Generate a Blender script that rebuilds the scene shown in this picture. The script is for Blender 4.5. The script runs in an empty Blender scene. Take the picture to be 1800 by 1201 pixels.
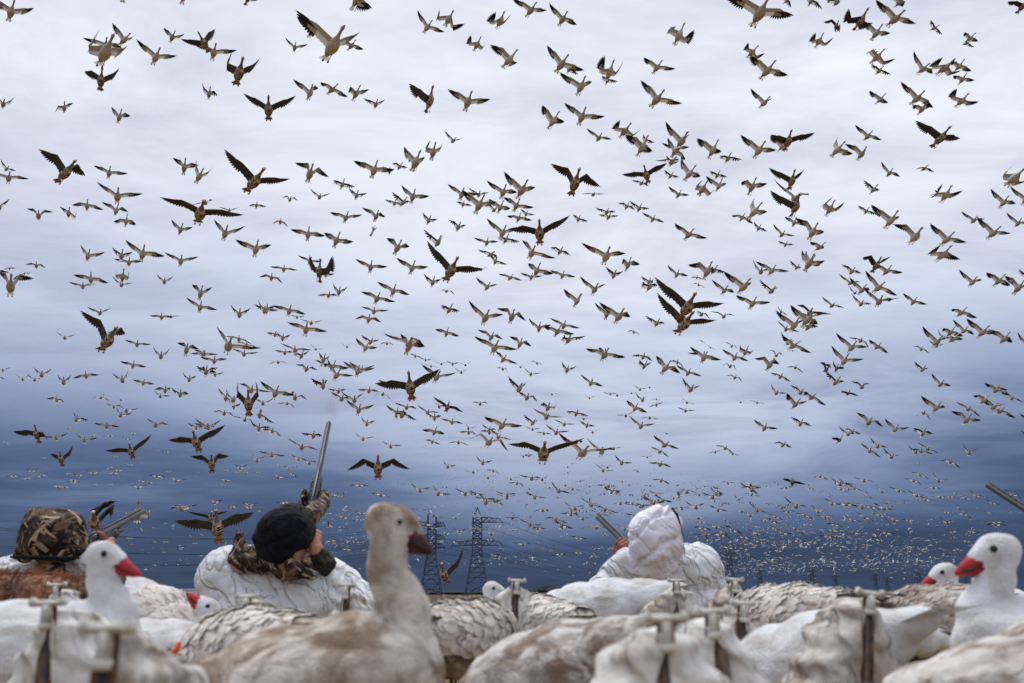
import bpy, bmesh, math, random
import numpy as np
from mathutils import Vector, Matrix, noise
from mathutils.bvhtree import BVHTree
random.seed(7); RNG = np.random.default_rng(7)
sc = bpy.context.scene
COL = sc.collection
# ------------------------------------------------------------------ camera
PITCH = math.atan((1045 - 600.5) / 1750.0)
CP, SP = math.cos(PITCH), math.sin(PITCH)
EYE = Vector((0, 0, 0.45))
cam = bpy.data.objects.new('camera', bpy.data.cameras.new('camera'))
COL.objects.link(cam)
cam.location = EYE
cam.rotation_euler = (math.pi / 2 + PITCH, 0, 0)
cam.data.lens = 35.0
cam.data.sensor_width = 36.0
cam.data.clip_start = 0.05
cam.data.clip_end = 20000
cam.data.dof.use_dof = True
cam.data.dof.focus_distance = 34.0
cam.data.dof.aperture_fstop = 5.0
cam.data.dof.aperture_blades = 0
sc.camera = cam
# ------------------------------------------------------------------ sky, sun, exposure
SUN_EL, SUN_AZ = math.radians(66), math.radians(-35)      # high behind the clouds, ahead of the camera
w = bpy.data.worlds.new('World'); sc.world = w; w.use_nodes = True
nt = w.node_tree; nt.nodes.clear()
def N(t, **k):
    n = nt.nodes.new(t)
    for a, b in k.items(): setattr(n, a, b)
    return n
def mth(op, a, b=None, c=None, clamp=False):
    n = nt.nodes.new('ShaderNodeMath'); n.operation = op; n.use_clamp = clamp
    for i, v in enumerate((a, b, c)):
        if v is None: continue
        if isinstance(v, (int, float)): n.inputs[i].default_value = v
        else: nt.links.new(v, n.inputs[i])
    return n.outputs[0]
tc = N('ShaderNodeTexCoord'); sep = N('ShaderNodeSeparateXYZ'); nt.links.new(tc.outputs['Generated'], sep.inputs[0])
sx, sy, sz = sep.outputs
zz = mth('ADD', mth('MAXIMUM', sz, 0.0), 0.10)
cmb = N('ShaderNodeCombineXYZ'); nt.links.new(mth('DIVIDE', sx, zz), cmb.inputs[0]); nt.links.new(mth('DIVIDE', sy, zz), cmb.inputs[1])
def noi(scale, detail, rough, off=(0, 0, 0), sc3=(1, 1, 1), src=None, dist=0.0):
    mp = N('ShaderNodeMapping'); mp.inputs['Location'].default_value = off; mp.inputs['Scale'].default_value = sc3
    nt.links.new(src or cmb.outputs[0], mp.inputs[0])
    n = N('ShaderNodeTexNoise'); n.inputs['Scale'].default_value = scale; n.inputs['Detail'].default_value = detail
    n.inputs['Roughness'].default_value = rough; n.inputs['Distortion'].default_value = dist
    nt.links.new(mp.outputs[0], n.inputs['Vector']); return n.outputs['Fac']
big = noi(0.42, 3, 0.5, (3.1, 1.7, 0), dist=0.4)
mid = noi(1.35, 6, 0.6, (5.2, 8.3, 0), dist=0.6)
fine = noi(1.7, 7, 0.62, (1.2, 0.3, 0), (1.0, 1.9, 1), dist=0.5)
# elevation pushed up and down by the clouds so that the layers have soft broken edges
el = mth('ADD', sz, mth('MULTIPLY', mth('SUBTRACT', big, 0.5), 0.17))
el = mth('ADD', el, mth('MULTIPLY', mth('SUBTRACT', mid, 0.5), mth('MULTIPLY', mth('MINIMUM', sz, 0.35), 0.52)))
# separate cloud banks: (azimuth, elevation sine, half widths, lift)
az = mth('ARCTAN2', sx, sy)
azw = mth('ADD', az, mth('MULTIPLY', mth('SUBTRACT', mid, 0.5), 0.35)); szw = mth('ADD', sz, mth('MULTIPLY', mth('SUBTRACT', fine, 0.5), 0.10))
def bank(a0, e0, wa, we, amt):
    u = mth('POWER', mth('DIVIDE', mth('SUBTRACT', azw, math.radians(a0)), math.radians(wa)), 2.0)
    v = mth('POWER', mth('DIVIDE', mth('SUBTRACT', szw, e0), we), 2.0)
    return mth('MULTIPLY', mth('EXPONENT', mth('MULTIPLY', mth('ADD', u, v), -1.0)), amt)
for bk in ((-25, .13, 15, .06, -.034), (6, .13, 15, .05, .045), (2, .36, 13, .14, .07), (12, .17, 12, .035, .03), (28, .19, 10, .06, -.062), (26, .10, 10, .04, -.015), (-70, .2, 30, .1, -.05), (75, .3, 30, .1, .05), (180, .25, 50, .1, -.05)):
    el = mth('ADD', el, bank(*bk))
ramp = N('ShaderNodeValToRGB'); cr = ramp.color_ramp; cr.interpolation = 'B_SPLINE'
stops = [(0.0, (.027, .048, .100)), (0.05, (.040, .072, .150)), (0.082, (.078, .122, .232)), (0.115, (.175, .235, .37)),
         (0.155, (.31, .37, .52)), (0.22, (.47, .53, .66)), (0.31, (.64, .69, .79)), (0.43, (.82, .84, .89)), (1.0, (.80, .82, .87))]
cr.elements[0].position = stops[0][0]; cr.elements[0].color = stops[0][1] + (1,)
cr.elements[1].position = 1.0; cr.elements[1].color = stops[-1][1] + (1,)
for p, c in stops[1:-1]:
    e = cr.elements.new(p); e.color = c + (1,)
nt.links.new(el, ramp.inputs[0])
# greyer, slightly mauve cloud patches over the bright layer
pat = mth('MULTIPLY', mth('SUBTRACT', fine, 0.42), 4.5, clamp=True)
pat2 = mth('MULTIPLY', mth('SUBTRACT', mid, 0.40), 4.0, clamp=True)
dark = mth('MULTIPLY', mth('ADD', mth('MULTIPLY', pat, 0.45), mth('MULTIPLY', pat2, 0.55)), 1.0, clamp=True)
mixc = N('ShaderNodeMix', data_type='RGBA', blend_type='MULTIPLY'); nt.links.new(dark, mixc.inputs['Factor'])
nt.links.new(ramp.outputs[0], mixc.inputs['A']); mixc.inputs['B'].default_value = (.64, .64, .72, 1)
sky = N('ShaderNodeTexSky', sky_type='NISHITA'); sky.sun_disc = False; sky.sun_elevation = SUN_EL; sky.sun_rotation = SUN_AZ
bgs = N('ShaderNodeBackground'); nt.links.new(sky.outputs[0], bgs.inputs[0]); bgs.inputs[1].default_value = 0.05
bgc = N('ShaderNodeBackground'); nt.links.new(mixc.outputs['Result'], bgc.inputs[0]); bgc.inputs[1].default_value = 1.0
mx = N('ShaderNodeMixShader'); mx.inputs[0].default_value = 0.95
nt.links.new(bgs.outputs[0], mx.inputs[1]); nt.links.new(bgc.outputs[0], mx.inputs[2])
wo = N('ShaderNodeOutputWorld'); nt.links.new(mx.outputs[0], wo.inputs[0])
sun = bpy.data.objects.new('sun', bpy.data.lights.new('sun', 'SUN')); COL.objects.link(sun)
sun.data.energy = 1.5; sun.data.angle = math.radians(25); sun.data.color = (1, .97, .92)
sd = Vector((math.sin(SUN_AZ) * math.cos(SUN_EL), math.cos(SUN_AZ) * math.cos(SUN_EL), math.sin(SUN_EL)))
sun.rotation_euler = sd.to_track_quat('Z', 'Y').to_euler()
sc.view_settings.view_transform = 'Standard'; sc.view_settings.look = 'None'
sc.view_settings.exposure = 0.30; sc.view_settings.gamma = 1.0; sc.view_settings.use_curve_mapping = False

# ------------------------------------------------------------------ helpers
def P(px, py, d):
    """world point seen at that bearing of the 1800 px wide view, d metres ahead"""
    u, v = (px - 900) / 1750.0, (600.5 - py) / 1750.0
    return EYE + Vector((u, CP - v * SP, SP + v * CP)) * d
def G(px, py, d):
    """same bearing, but d measured along the ground"""
    q = P(px, py, 1.0) - EYE
    return EYE + q * (d / q.y)
def tag(o, label=None, cat=None, group=None, kind=None):
    if label: o['label'] = label
    if cat: o['category'] = cat
    if group: o['group'] = group
    if kind: o['kind'] = kind
    return o
def empty(name, loc=(0, 0, 0), rz=0.0, s=1.0):
    o = bpy.data.objects.new(name, None); COL.objects.link(o); o.location = loc; o.rotation_euler = (0, 0, rz); o.scale = (s, s, s)
    o.empty_display_size = 0.05
    return o
def mesh(name, vs, fs, mats, parent=None, mi=None, smooth=True):
    m = bpy.data.meshes.new(name); m.from_pydata([tuple(v) for v in vs], [], fs)
    for t in (mats if isinstance(mats, (list, tuple)) else [mats]): m.materials.append(t)
    if mi is not None: m.polygons.foreach_set('material_index', mi)
    if smooth: m.polygons.foreach_set('use_smooth', [True] * len(m.polygons))
    m.update()
    o = bpy.data.objects.new(name, m); COL.objects.link(o)
    if parent: o.parent = parent
    return o
class MB:
    def __init__(s): s.v = []; s.f = []; s.m = []
    def add(s, vs, fs, m=0):
        b = len(s.v); s.v += [Vector(v) for v in vs]; s.f += [tuple(i + b for i in f) for f in fs]; s.m += [m] * len(fs)
    def tube(s, pts, rs, n=8, m=0, cap=True, sq=1.0):
        pts = [Vector(p) for p in pts]
        if isinstance(rs, (int, float)): rs = [rs] * len(pts)
        vs = []; prev = None
        for i, p in enumerate(pts):
            t = (pts[min(i + 1, len(pts) - 1)] - pts[max(i - 1, 0)]).normalized()
            if prev is None: a = t.cross(Vector((0, 0, 1)) if abs(t.z) < .9 else Vector((0, 1, 0))).normalized()
            else: a = (prev - t * prev.dot(t)).normalized()
            prev = a; b = t.cross(a)
            for k in range(n):
                an = 2 * math.pi * k / n
                vs.append(p + a * (math.cos(an) * rs[i]) + b * (math.sin(an) * rs[i] * sq))
        fs = [(i * n + k, i * n + (k + 1) % n, (i + 1) * n + (k + 1) % n, (i + 1) * n + k) for i in range(len(pts) - 1) for k in range(n)]
        if cap: fs += [tuple(range(n))[::-1], tuple((len(pts) - 1) * n + k for k in range(n))]
        s.add(vs, fs, m)
    def box(s, c, d, R=None, m=0, bev=0.0):
        c = Vector(c); d = Vector(d) / 2
        if bev <= 0:
            vs = [Vector((x * d.x, y * d.y, z * d.z)) for x in (-1, 1) for y in (-1, 1) for z in (-1, 1)]
            fs = [(0, 1, 3, 2), (4, 6, 7, 5), (0, 4, 5, 1), (2, 3, 7, 6), (0, 2, 6, 4), (1, 5, 7, 3)]
        else:
            bm = bmesh.new(); bmesh.ops.create_cube(bm, size=1)
            for v in bm.verts: v.co = Vector((v.co.x * 2 * d.x, v.co.y * 2 * d.y, v.co.z * 2 * d.z))
            bmesh.ops.bevel(bm, geom=bm.edges[:], offset=bev, segments=2, affect='EDGES')
            bm.verts.ensure_lookup_table(); vs = [v.co.copy() for v in bm.verts]; fs = [tuple(v.index for v in f.verts) for f in bm.faces]; bm.free()
        if R is not None: vs = [R @ v for v in vs]
        s.add([v + c for v in vs], fs, m)
    def cap_seg(s, a, ra, b, rb, n=14, m=0):
        a = Vector(a); b = Vector(b); t = (b - a)
        if t.length < 1e-6: t = Vector((0, 0, 1e-6))
        t.normalize()
        pts = []; rs = []
        for k in range(5): an = math.pi / 2 * (1 - k / 4 * .98) ; pts.append(a - t * ra * math.sin(an)); rs.append(max(ra * math.cos(an), ra * .02))
        for k in range(5): an = math.pi / 2 * (.02 + k / 4 * .98); pts.append(b + t * rb * math.sin(an)); rs.append(max(rb * math.cos(an), rb * .02))
        s.tube(pts, rs, n, m)
    def ell(s, c, r, R=None, n=18, m=0):
        bm = bmesh.new(); bmesh.ops.create_uvsphere(bm, u_segments=n, v_segments=max(6, n * 2 // 3), radius=1)
        bm.verts.ensure_lookup_table()
        vs = [Vector((v.co.x * r[0], v.co.y * r[1], v.co.z * r[2])) for v in bm.verts]
        if R is not None: vs = [R @ v for v in vs]
        s.add([v + Vector(c) for v in vs], [tuple(v.index for v in f.verts) for f in bm.faces], m); bm.free()
    def build(s, name, mats, parent=None, smooth=True): return mesh(name, s.v, s.f, mats, parent, s.m, smooth)
def solid(mb, name, mat, parent=None, voxel=.01, smooth=8, disp=None):
    """melt overlapping pieces into one continuous skin"""
    o = mb.build('tmp', [mat])
    r = o.modifiers.new('r', 'REMESH'); r.mode = 'VOXEL'; r.voxel_size = voxel; r.use_smooth_shade = True
    if smooth: s = o.modifiers.new('s', 'SMOOTH'); s.iterations = smooth; s.factor = .5
    dg = bpy.context.evaluated_depsgraph_get(); dg.update()
    me = bpy.data.meshes.new_from_object(o.evaluated_get(dg)); bpy.data.objects.remove(o)
    me.materials.clear(); me.materials.append(mat); me.name = name
    if disp:
        n = len(me.vertices); co = np.empty(n * 3); me.vertices.foreach_get('co', co); co = co.reshape(-1, 3)
        no = np.array([v.normal[:] for v in me.vertices])
        dd = np.array([disp(Vector(c)) for c in co])
        co += no * dd[:, None]; me.vertices.foreach_set('co', co.ravel()); me.update()
    me.polygons.foreach_set('use_smooth', [True] * len(me.polygons))
    o = bpy.data.objects.new(name, me); COL.objects.link(o)
    if parent: o.parent = parent
    return o

# ------------------------------------------------------------------ materials
class MT:
    def __init__(s, name, base=(.5, .5, .5), rough=.8, spec=.3, sheen=0.0):
        s.m = bpy.data.materials.new(name); s.m.use_nodes = True; s.t = s.m.node_tree
        s.b = s.t.nodes['Principled BSDF']; s.b.inputs['Base Color'].default_value = tuple(base) + (1,)
        s.b.inputs['Roughness'].default_value = rough; s.b.inputs['Specular IOR Level'].default_value = spec
        if sheen: s.b.inputs['Sheen Weight'].default_value = sheen
        s.out = s.t.nodes['Material Output']; s.col = None
    def n(s, t, **k):
        n = s.t.nodes.new(t)
        for a, b in k.items(): setattr(n, a, b)
        return n
    def lk(s, a, b): s.t.links.new(a, b)
    def coord(s, kind='Object', scale=(1, 1, 1), rot=(0, 0, 0), loc=(0, 0, 0)):
        c = s.n('ShaderNodeTexCoord'); m0 = s.n('ShaderNodeMapping'); m = s.n('ShaderNodeMapping'); s.lk(c.outputs[kind], m0.inputs[0]); s.lk(m0.outputs[0], m.inputs[0])
        m.inputs['Scale'].default_value = scale; m0.inputs['Rotation'].default_value = rot; m.inputs['Location'].default_value = loc
        return m.outputs[0]
    def noise(s, nscale, detail=4, rough=.55, dist=0., **k):
        n = s.n('ShaderNodeTexNoise'); s.lk(s.coord(**k), n.inputs['Vector']); n.inputs['Scale'].default_value = nscale
        n.inputs['Detail'].default_value = detail; n.inputs['Roughness'].default_value = rough; n.inputs['Distortion'].default_value = dist
        return n.outputs['Fac']
    def voro(s, nscale, feature='F1', out='Distance', **k):
        n = s.n('ShaderNodeTexVoronoi', feature=feature); s.lk(s.coord(**k), n.inputs['Vector']); n.inputs['Scale'].default_value = nscale
        return n.outputs[out]
    def rng(s, v, a, b, c=0., d=1.):
        n = s.n('ShaderNodeMapRange'); n.interpolation_type = 'SMOOTHSTEP'; s.lk(v, n.inputs[0])
        for i, x in enumerate((a, b, c, d)): n.inputs[i + 1].default_value = x
        return n.outputs[0]
    def mix(s, f, a, b, mode='MIX'):
        n = s.n('ShaderNodeMix', data_type='RGBA', blend_type=mode)
        if isinstance(f, (int, float)): n.inputs['Factor'].default_value = f
        else: s.lk(f, n.inputs['Factor'])
        for k, v in (('A', a), ('B', b)):
            if isinstance(v, tuple): n.inputs[k].default_value = v + (1,) if len(v) == 3 else v
            else: s.lk(v, n.inputs[k])
        return n.outputs['Result']
    def mul(s, a, b, op='MULTIPLY'):
        n = s.n('ShaderNodeMath', operation=op)
        for i, v in enumerate((a, b)):
            if isinstance(v, (int, float)): n.inputs[i].default_value = v
            else: s.lk(v, n.inputs[i])
        return n.outputs[0]
    def color(s, c): s.lk(c, s.b.inputs['Base Color']); s.col = c; return s
    def bump(s, h, strength=.5, dist=.01):
        n = s.n('ShaderNodeBump'); s.lk(h, n.inputs['Height']); n.inputs['Strength'].default_value = strength; n.inputs['Distance'].default_value = dist
        s.lk(n.outputs[0], s.b.inputs['Normal']); return s
    def translucent(s, f, tint=(.8, .75, .65)):
        t = s.n('ShaderNodeBsdfTranslucent'); t.inputs[0].default_value = tint + (1,)
        m = s.n('ShaderNodeMixShader'); m.inputs[0].default_value = f
        s.lk(s.b.outputs[0], m.inputs[1]); s.lk(t.outputs[0], m.inputs[2]); s.lk(m.outputs[0], s.out.inputs[0]); return s
M = {}
# flying birds
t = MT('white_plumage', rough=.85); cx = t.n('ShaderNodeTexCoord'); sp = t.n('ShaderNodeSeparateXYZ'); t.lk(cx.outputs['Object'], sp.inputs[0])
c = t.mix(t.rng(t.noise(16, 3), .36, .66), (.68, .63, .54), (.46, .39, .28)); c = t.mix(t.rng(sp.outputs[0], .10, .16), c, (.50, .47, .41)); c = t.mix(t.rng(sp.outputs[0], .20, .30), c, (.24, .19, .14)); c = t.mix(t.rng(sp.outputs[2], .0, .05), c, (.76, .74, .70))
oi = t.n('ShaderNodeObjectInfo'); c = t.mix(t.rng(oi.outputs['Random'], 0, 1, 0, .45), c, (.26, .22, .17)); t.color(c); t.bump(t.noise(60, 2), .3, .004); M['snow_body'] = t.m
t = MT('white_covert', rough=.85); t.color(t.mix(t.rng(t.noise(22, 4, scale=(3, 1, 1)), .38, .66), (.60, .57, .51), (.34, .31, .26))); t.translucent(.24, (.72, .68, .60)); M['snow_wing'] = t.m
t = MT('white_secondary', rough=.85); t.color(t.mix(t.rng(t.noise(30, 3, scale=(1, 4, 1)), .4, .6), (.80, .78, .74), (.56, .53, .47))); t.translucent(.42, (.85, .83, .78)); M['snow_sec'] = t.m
t = MT('black_primary', (.016, .015, .016), .6); M['primary'] = t.m
t = MT('dark_covert', rough=.8); t.color(t.mix(t.rng(t.noise(26, 4, scale=(1, 3, 1)), .4, .62), (.040, .036, .035), (.13, .115, .105))); M['dark_wing'] = t.m
t = MT('dark_primary', rough=.7); t.color(t.mix(t.rng(t.noise(40, 3, scale=(1, 4, 1)), .4, .62), (.028, .025, .025), (.085, .075, .07))); M['dark_sec'] = t.m
t = MT('barred_plumage', rough=.85)
cx = t.n('ShaderNodeTexCoord'); sp = t.n('ShaderNodeSeparateXYZ'); t.lk(cx.outputs['Object'], sp.inputs[0])
x = sp.outputs[0]
bars = t.rng(t.noise(12, 2, dist=1.0, scale=(3.2, 1.0, 1.0)), .45, .50)
mid = t.mul(t.rng(x, -.13, -.09), t.rng(x, .11, .14, 1., 0.))
c = t.mix(t.noise(30, 3), (.42, .32, .21), (.66, .56, .43))
c = t.mix(t.mul(bars, mid), c, (.016, .013, .012))
c = t.mix(t.rng(x, .12, .17), c, (.19, .13, .09))
c = t.mix(t.rng(x, -.15, -.19), c, t.mix(t.rng(t.noise(24, 2), .4, .6), (.66, .57, .46), (.34, .23, .16)))
top = t.rng(sp.outputs[2], .03, .06); c = t.mix(t.mul(top, t.rng(x, .2, .1)), c, (.06, .05, .042))
t.color(c); M['dark_body'] = t.m
t = MT('pale_face', (.75, .70, .64), .8); M['face'] = t.m
t = MT('brown_tail', rough=.8); t.color(t.mix(t.rng(t.noise(30, 2), .4, .6), (.10, .065, .045), (.46, .33, .23))); M['dark_tail'] = t.m
t = MT('pink_bill', (.36, .13, .10), .5); M['bill'] = t.m
t = MT('orange_bill', (.55, .22, .07), .5); M['dbill'] = t.m
t = MT('dark_leg', (.16, .06, .045), .6); M['leg'] = t.m
t = MT('orange_leg', (.42, .14, .05), .6); M['dleg'] = t.m
t = MT('far_white_plumage', (.82, .82, .80), .8); M['far'] = t.m
# decoys
def decoy_mat(name, white, brown, lo, hi, scale, stretch=(1, 1, 1), bump=.5, dirt=.25, scal=.75):
    t = MT(name, rough=.9, spec=.15, sheen=.15)
    f = t.rng(t.noise(scale, 4, .6, .7, scale=stretch), lo, hi)
    c = t.mix(f, white, brown)
    g = t.rng(t.noise(5, 6, .65), .5, .75); c = t.mix(t.mul(g, dirt), c, (.20, .15, .105)); t.color(c)
    v = t.voro(30, scale=(.45, 1, 1)); sc_ = t.rng(v, .25, .62)
    c = t.mix(t.mul(t.mul(sc_, t.rng(t.noise(7, 3, loc=(2, 5, 1)), .40, .60)), scal), c, brown); t.color(c)
    t.bump(t.mul(t.mul(t.noise(scale * 1.2, 3, scale=stretch), t.noise(160, 3), 'ADD'), t.mul(v, -1.6 * scal), 'ADD'), bump, .006); return t.m
M['d_white'] = decoy_mat('white_decoy_flock', (.76, .78, .82), (.55, .53, .50), .42, .66, 9, bump=.7, dirt=.35, scal=.25)
M['d_cream'] = decoy_mat('speckled_decoy_flock', (.71, .68, .64), (.24, .175, .13), .46, .62, 15, (1, 1.4, 1), .8, .35)
M['d_head'] = decoy_mat('tan_decoy_head_flock', (.70, .64, .57), (.46, .36, .28), .5, .7, 14, bump=.5, dirt=.3)
M['d_tan'] = decoy_mat('dirty_tan_decoy_flock', (.70, .645, .57), (.23, .165, .115), .44, .62, 9, (1, 1, 1), .8, .5)
M['d_brown'] = decoy_mat('brown_decoy_flock', (.46, .39, .32), (.13, .09, .065), .42, .60, 17, (1, 1.5, 1), .9, .4)
t = MT('feather_print', rough=.85, spec=.2)
at = t.n('ShaderNodeAttribute'); at.attribute_name = 'tone'; sepc = t.n('ShaderNodeSeparateColor'); t.lk(at.outputs['Color'], sepc.inputs[0])
t.color(t.mix(sepc.outputs[0], (.74, .70, .65), (.23, .155, .105))); t.bump(t.noise(120, 2, scale=(1, 1, 1)), .4, .002); M['feather'] = t.m
t = MT('black_plastic_feather', (.018, .018, .022), .5); M['black'] = t.m
t = MT('red_bill', rough=.45, spec=.4); t.color(t.mix(t.rng(t.noise(18, 3), .4, .65), (.48, .018, .022), (.30, .012, .02))); M['red'] = t.m
t = MT('dark_red_bill', rough=.5); t.color(t.mix(t.rng(t.noise(16, 3), .4, .62), (.12, .028, .024), (.03, .015, .013))); M['dred'] = t.m
t = MT('glossy_eye', (.01, .01, .012), .15, .5); M['eye'] = t.m
t = MT('weathered_cap_plastic', rough=.5, spec=.4); t.color(t.mix(t.rng(t.noise(30, 4), .45, .7), (.68, .66, .60), (.34, .28, .21))); M['cap'] = t.m
t = MT('dark_stake', rough=.6); t.color(t.mix(t.rng(t.noise(20, 3), .4, .6), (.03, .025, .022), (.10, .06, .04))); M['stake'] = t.m
t = MT('brown_lining_shade_mat', rough=.8); t.color(t.mix(t.rng(t.noise(24, 3), .4, .6), (.10, .055, .035), (.28, .17, .11))); M['lining_shade'] = t.m
def cloth(name, a, b, lo, hi, sc_=7, trans=.0, stain=(.30, .22, .15), st=.5, wr=.9):
    t = MT(name, rough=.85, spec=.15)
    c = t.mix(t.rng(t.noise(sc_, 5, .6, .4), lo, hi), a, b)
    c = t.mix(t.mul(t.rng(t.noise(sc_ * .8, 6, .7, loc=(4, 2, 1)), .52, .74), st), c, stain); t.color(c)
    wrk = t.n('ShaderNodeTexWave'); wrk.inputs['Scale'].default_value = 4.2; wrk.inputs['Distortion'].default_value = 13; wrk.inputs['Detail'].default_value = 3
    wrk.inputs['Detail Scale'].default_value = 1.3; t.lk(t.coord(rot=(.5, .9, .3)), wrk.inputs['Vector'])
    cr_ = t.n('ShaderNodeMath', operation='ABSOLUTE'); t.lk(t.mul(t.noise(7, 3, .5, .6, scale=(1.6, 1, .7), rot=(0, .6, 0)), -.5, 'ADD'), cr_.inputs[0])
    t.bump(t.mul(t.mul(t.mul(wrk.outputs['Fac'], .45), t.mul(t.rng(cr_.outputs[0], 0, .07), 1.1), 'ADD'), t.mul(t.noise(16, 5, .55), 1.1), 'ADD'), wr, .014)
    if trans: t.translucent(trans, (.8, .72, .62))
    return t.m
M['sock'] = cloth('stained_sock_fabric', (.70, .67, .62), (.36, .30, .25), .42, .60, 11, .08, (.14, .095, .065), .85)
M['sockw'] = cloth('pale_sock_fabric', (.78, .77, .74), (.50, .45, .40), .43, .64, 12, .08, (.20, .14, .10), .7)
M['jacket'] = cloth('white_parka_cloth', (.80, .83, .86), (.66, .68, .70), .4, .7, 6, 0, (.40, .34, .28), .25, .8)
M['hoodw'] = cloth('lilac_white_hood_cloth', (.84, .82, .92), (.74, .72, .83), .4, .7, 6, 0, (.50, .36, .36), .28, .45)
M['beanie'] = cloth('black_knit', (.006, .007, .012), (.012, .013, .02), .4, .7, 30, 0, (.02, .02, .03), .3, .5)
M['cuff'] = cloth('olive_knit_cuff', (.045, .038, .025), (.02, .018, .018), .4, .6, 12, 0, (.02, .02, .02), .3, .6)
t = MT('camouflage_cloth', rough=.85)
c = t.mix(t.rng(t.noise(16, 3), .42, .60), (.016, .010, .008), (.060, .034, .022))
for k, (rot, colr, th, sc_) in enumerate([((0, .5, 0), (.22, .15, .10), .58, 9), ((.2, -.9, 0), (.16, .10, .065), .57, 11), ((0, 1.3, .4), (.12, .08, .05), .58, 8), ((0, -.3, .2), (.008, .006, .006), .56, 10), ((.1, .9, .0), (.40, .30, .21), .61, 12), ((0, -.5, .7), (.46, .36, .27), .62, 10), ((.2, -1.3, .7), (.012, .009, .008), .59, 13)]):
    s_ = t.rng(t.noise(sc_, 2, .5, .5, scale=(4.6, 1.6, .5), rot=rot, loc=(k * 3.1, k, k * 1.7)), th + .01, th + .022); c = t.mix(s_, c, colr)
t.color(c); t.bump(t.noise(24, 4), .5, .01); M['camo'] = t.m
t = MT('skin', rough=.55); t.color(t.mix(t.rng(t.noise(18, 3), .4, .65), (.50, .25, .17), (.40, .15, .10))); t.b.inputs['Subsurface Weight'].default_value = .1; M['skin'] = t.m
t = MT('cold_red_skin', rough=.55); t.color(t.mix(t.rng(t.noise(22, 3), .4, .65), (.36, .13, .095), (.22, .06, .045))); M['redskin'] = t.m
t = MT('gun_steel', rough=.35, spec=.5); t.b.inputs['Metallic'].default_value = .3; t.color(t.mix(t.rng(t.noise(9, 3), .4, .65), (.045, .05, .06), (.03, .034, .042))); M['steel'] = t.m
t = MT('gun_synthetic', (.03, .032, .036), .5); M['synthetic'] = t.m
t = MT('dog_coat', rough=.9, sheen=.2); t.color(t.mix(t.rng(t.noise(10, 4), .38, .66), (.38, .18, .09), (.14, .06, .035))); M['dog'] = t.m
t = MT('trouser_cloth', (.24, .22, .19), .9); M['trouser'] = t.m
t = MT('orange_band', (.9, .10, .02), .5); M['orange'] = t.m
t = MT('hazed_tower_steel', (.065, .10, .155), .6); M['tower'] = t.m  # blue haze of distance is mixed into the steel colour
t = MT('cable', (.022, .035, .07), .6); M['cable'] = t.m
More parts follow.
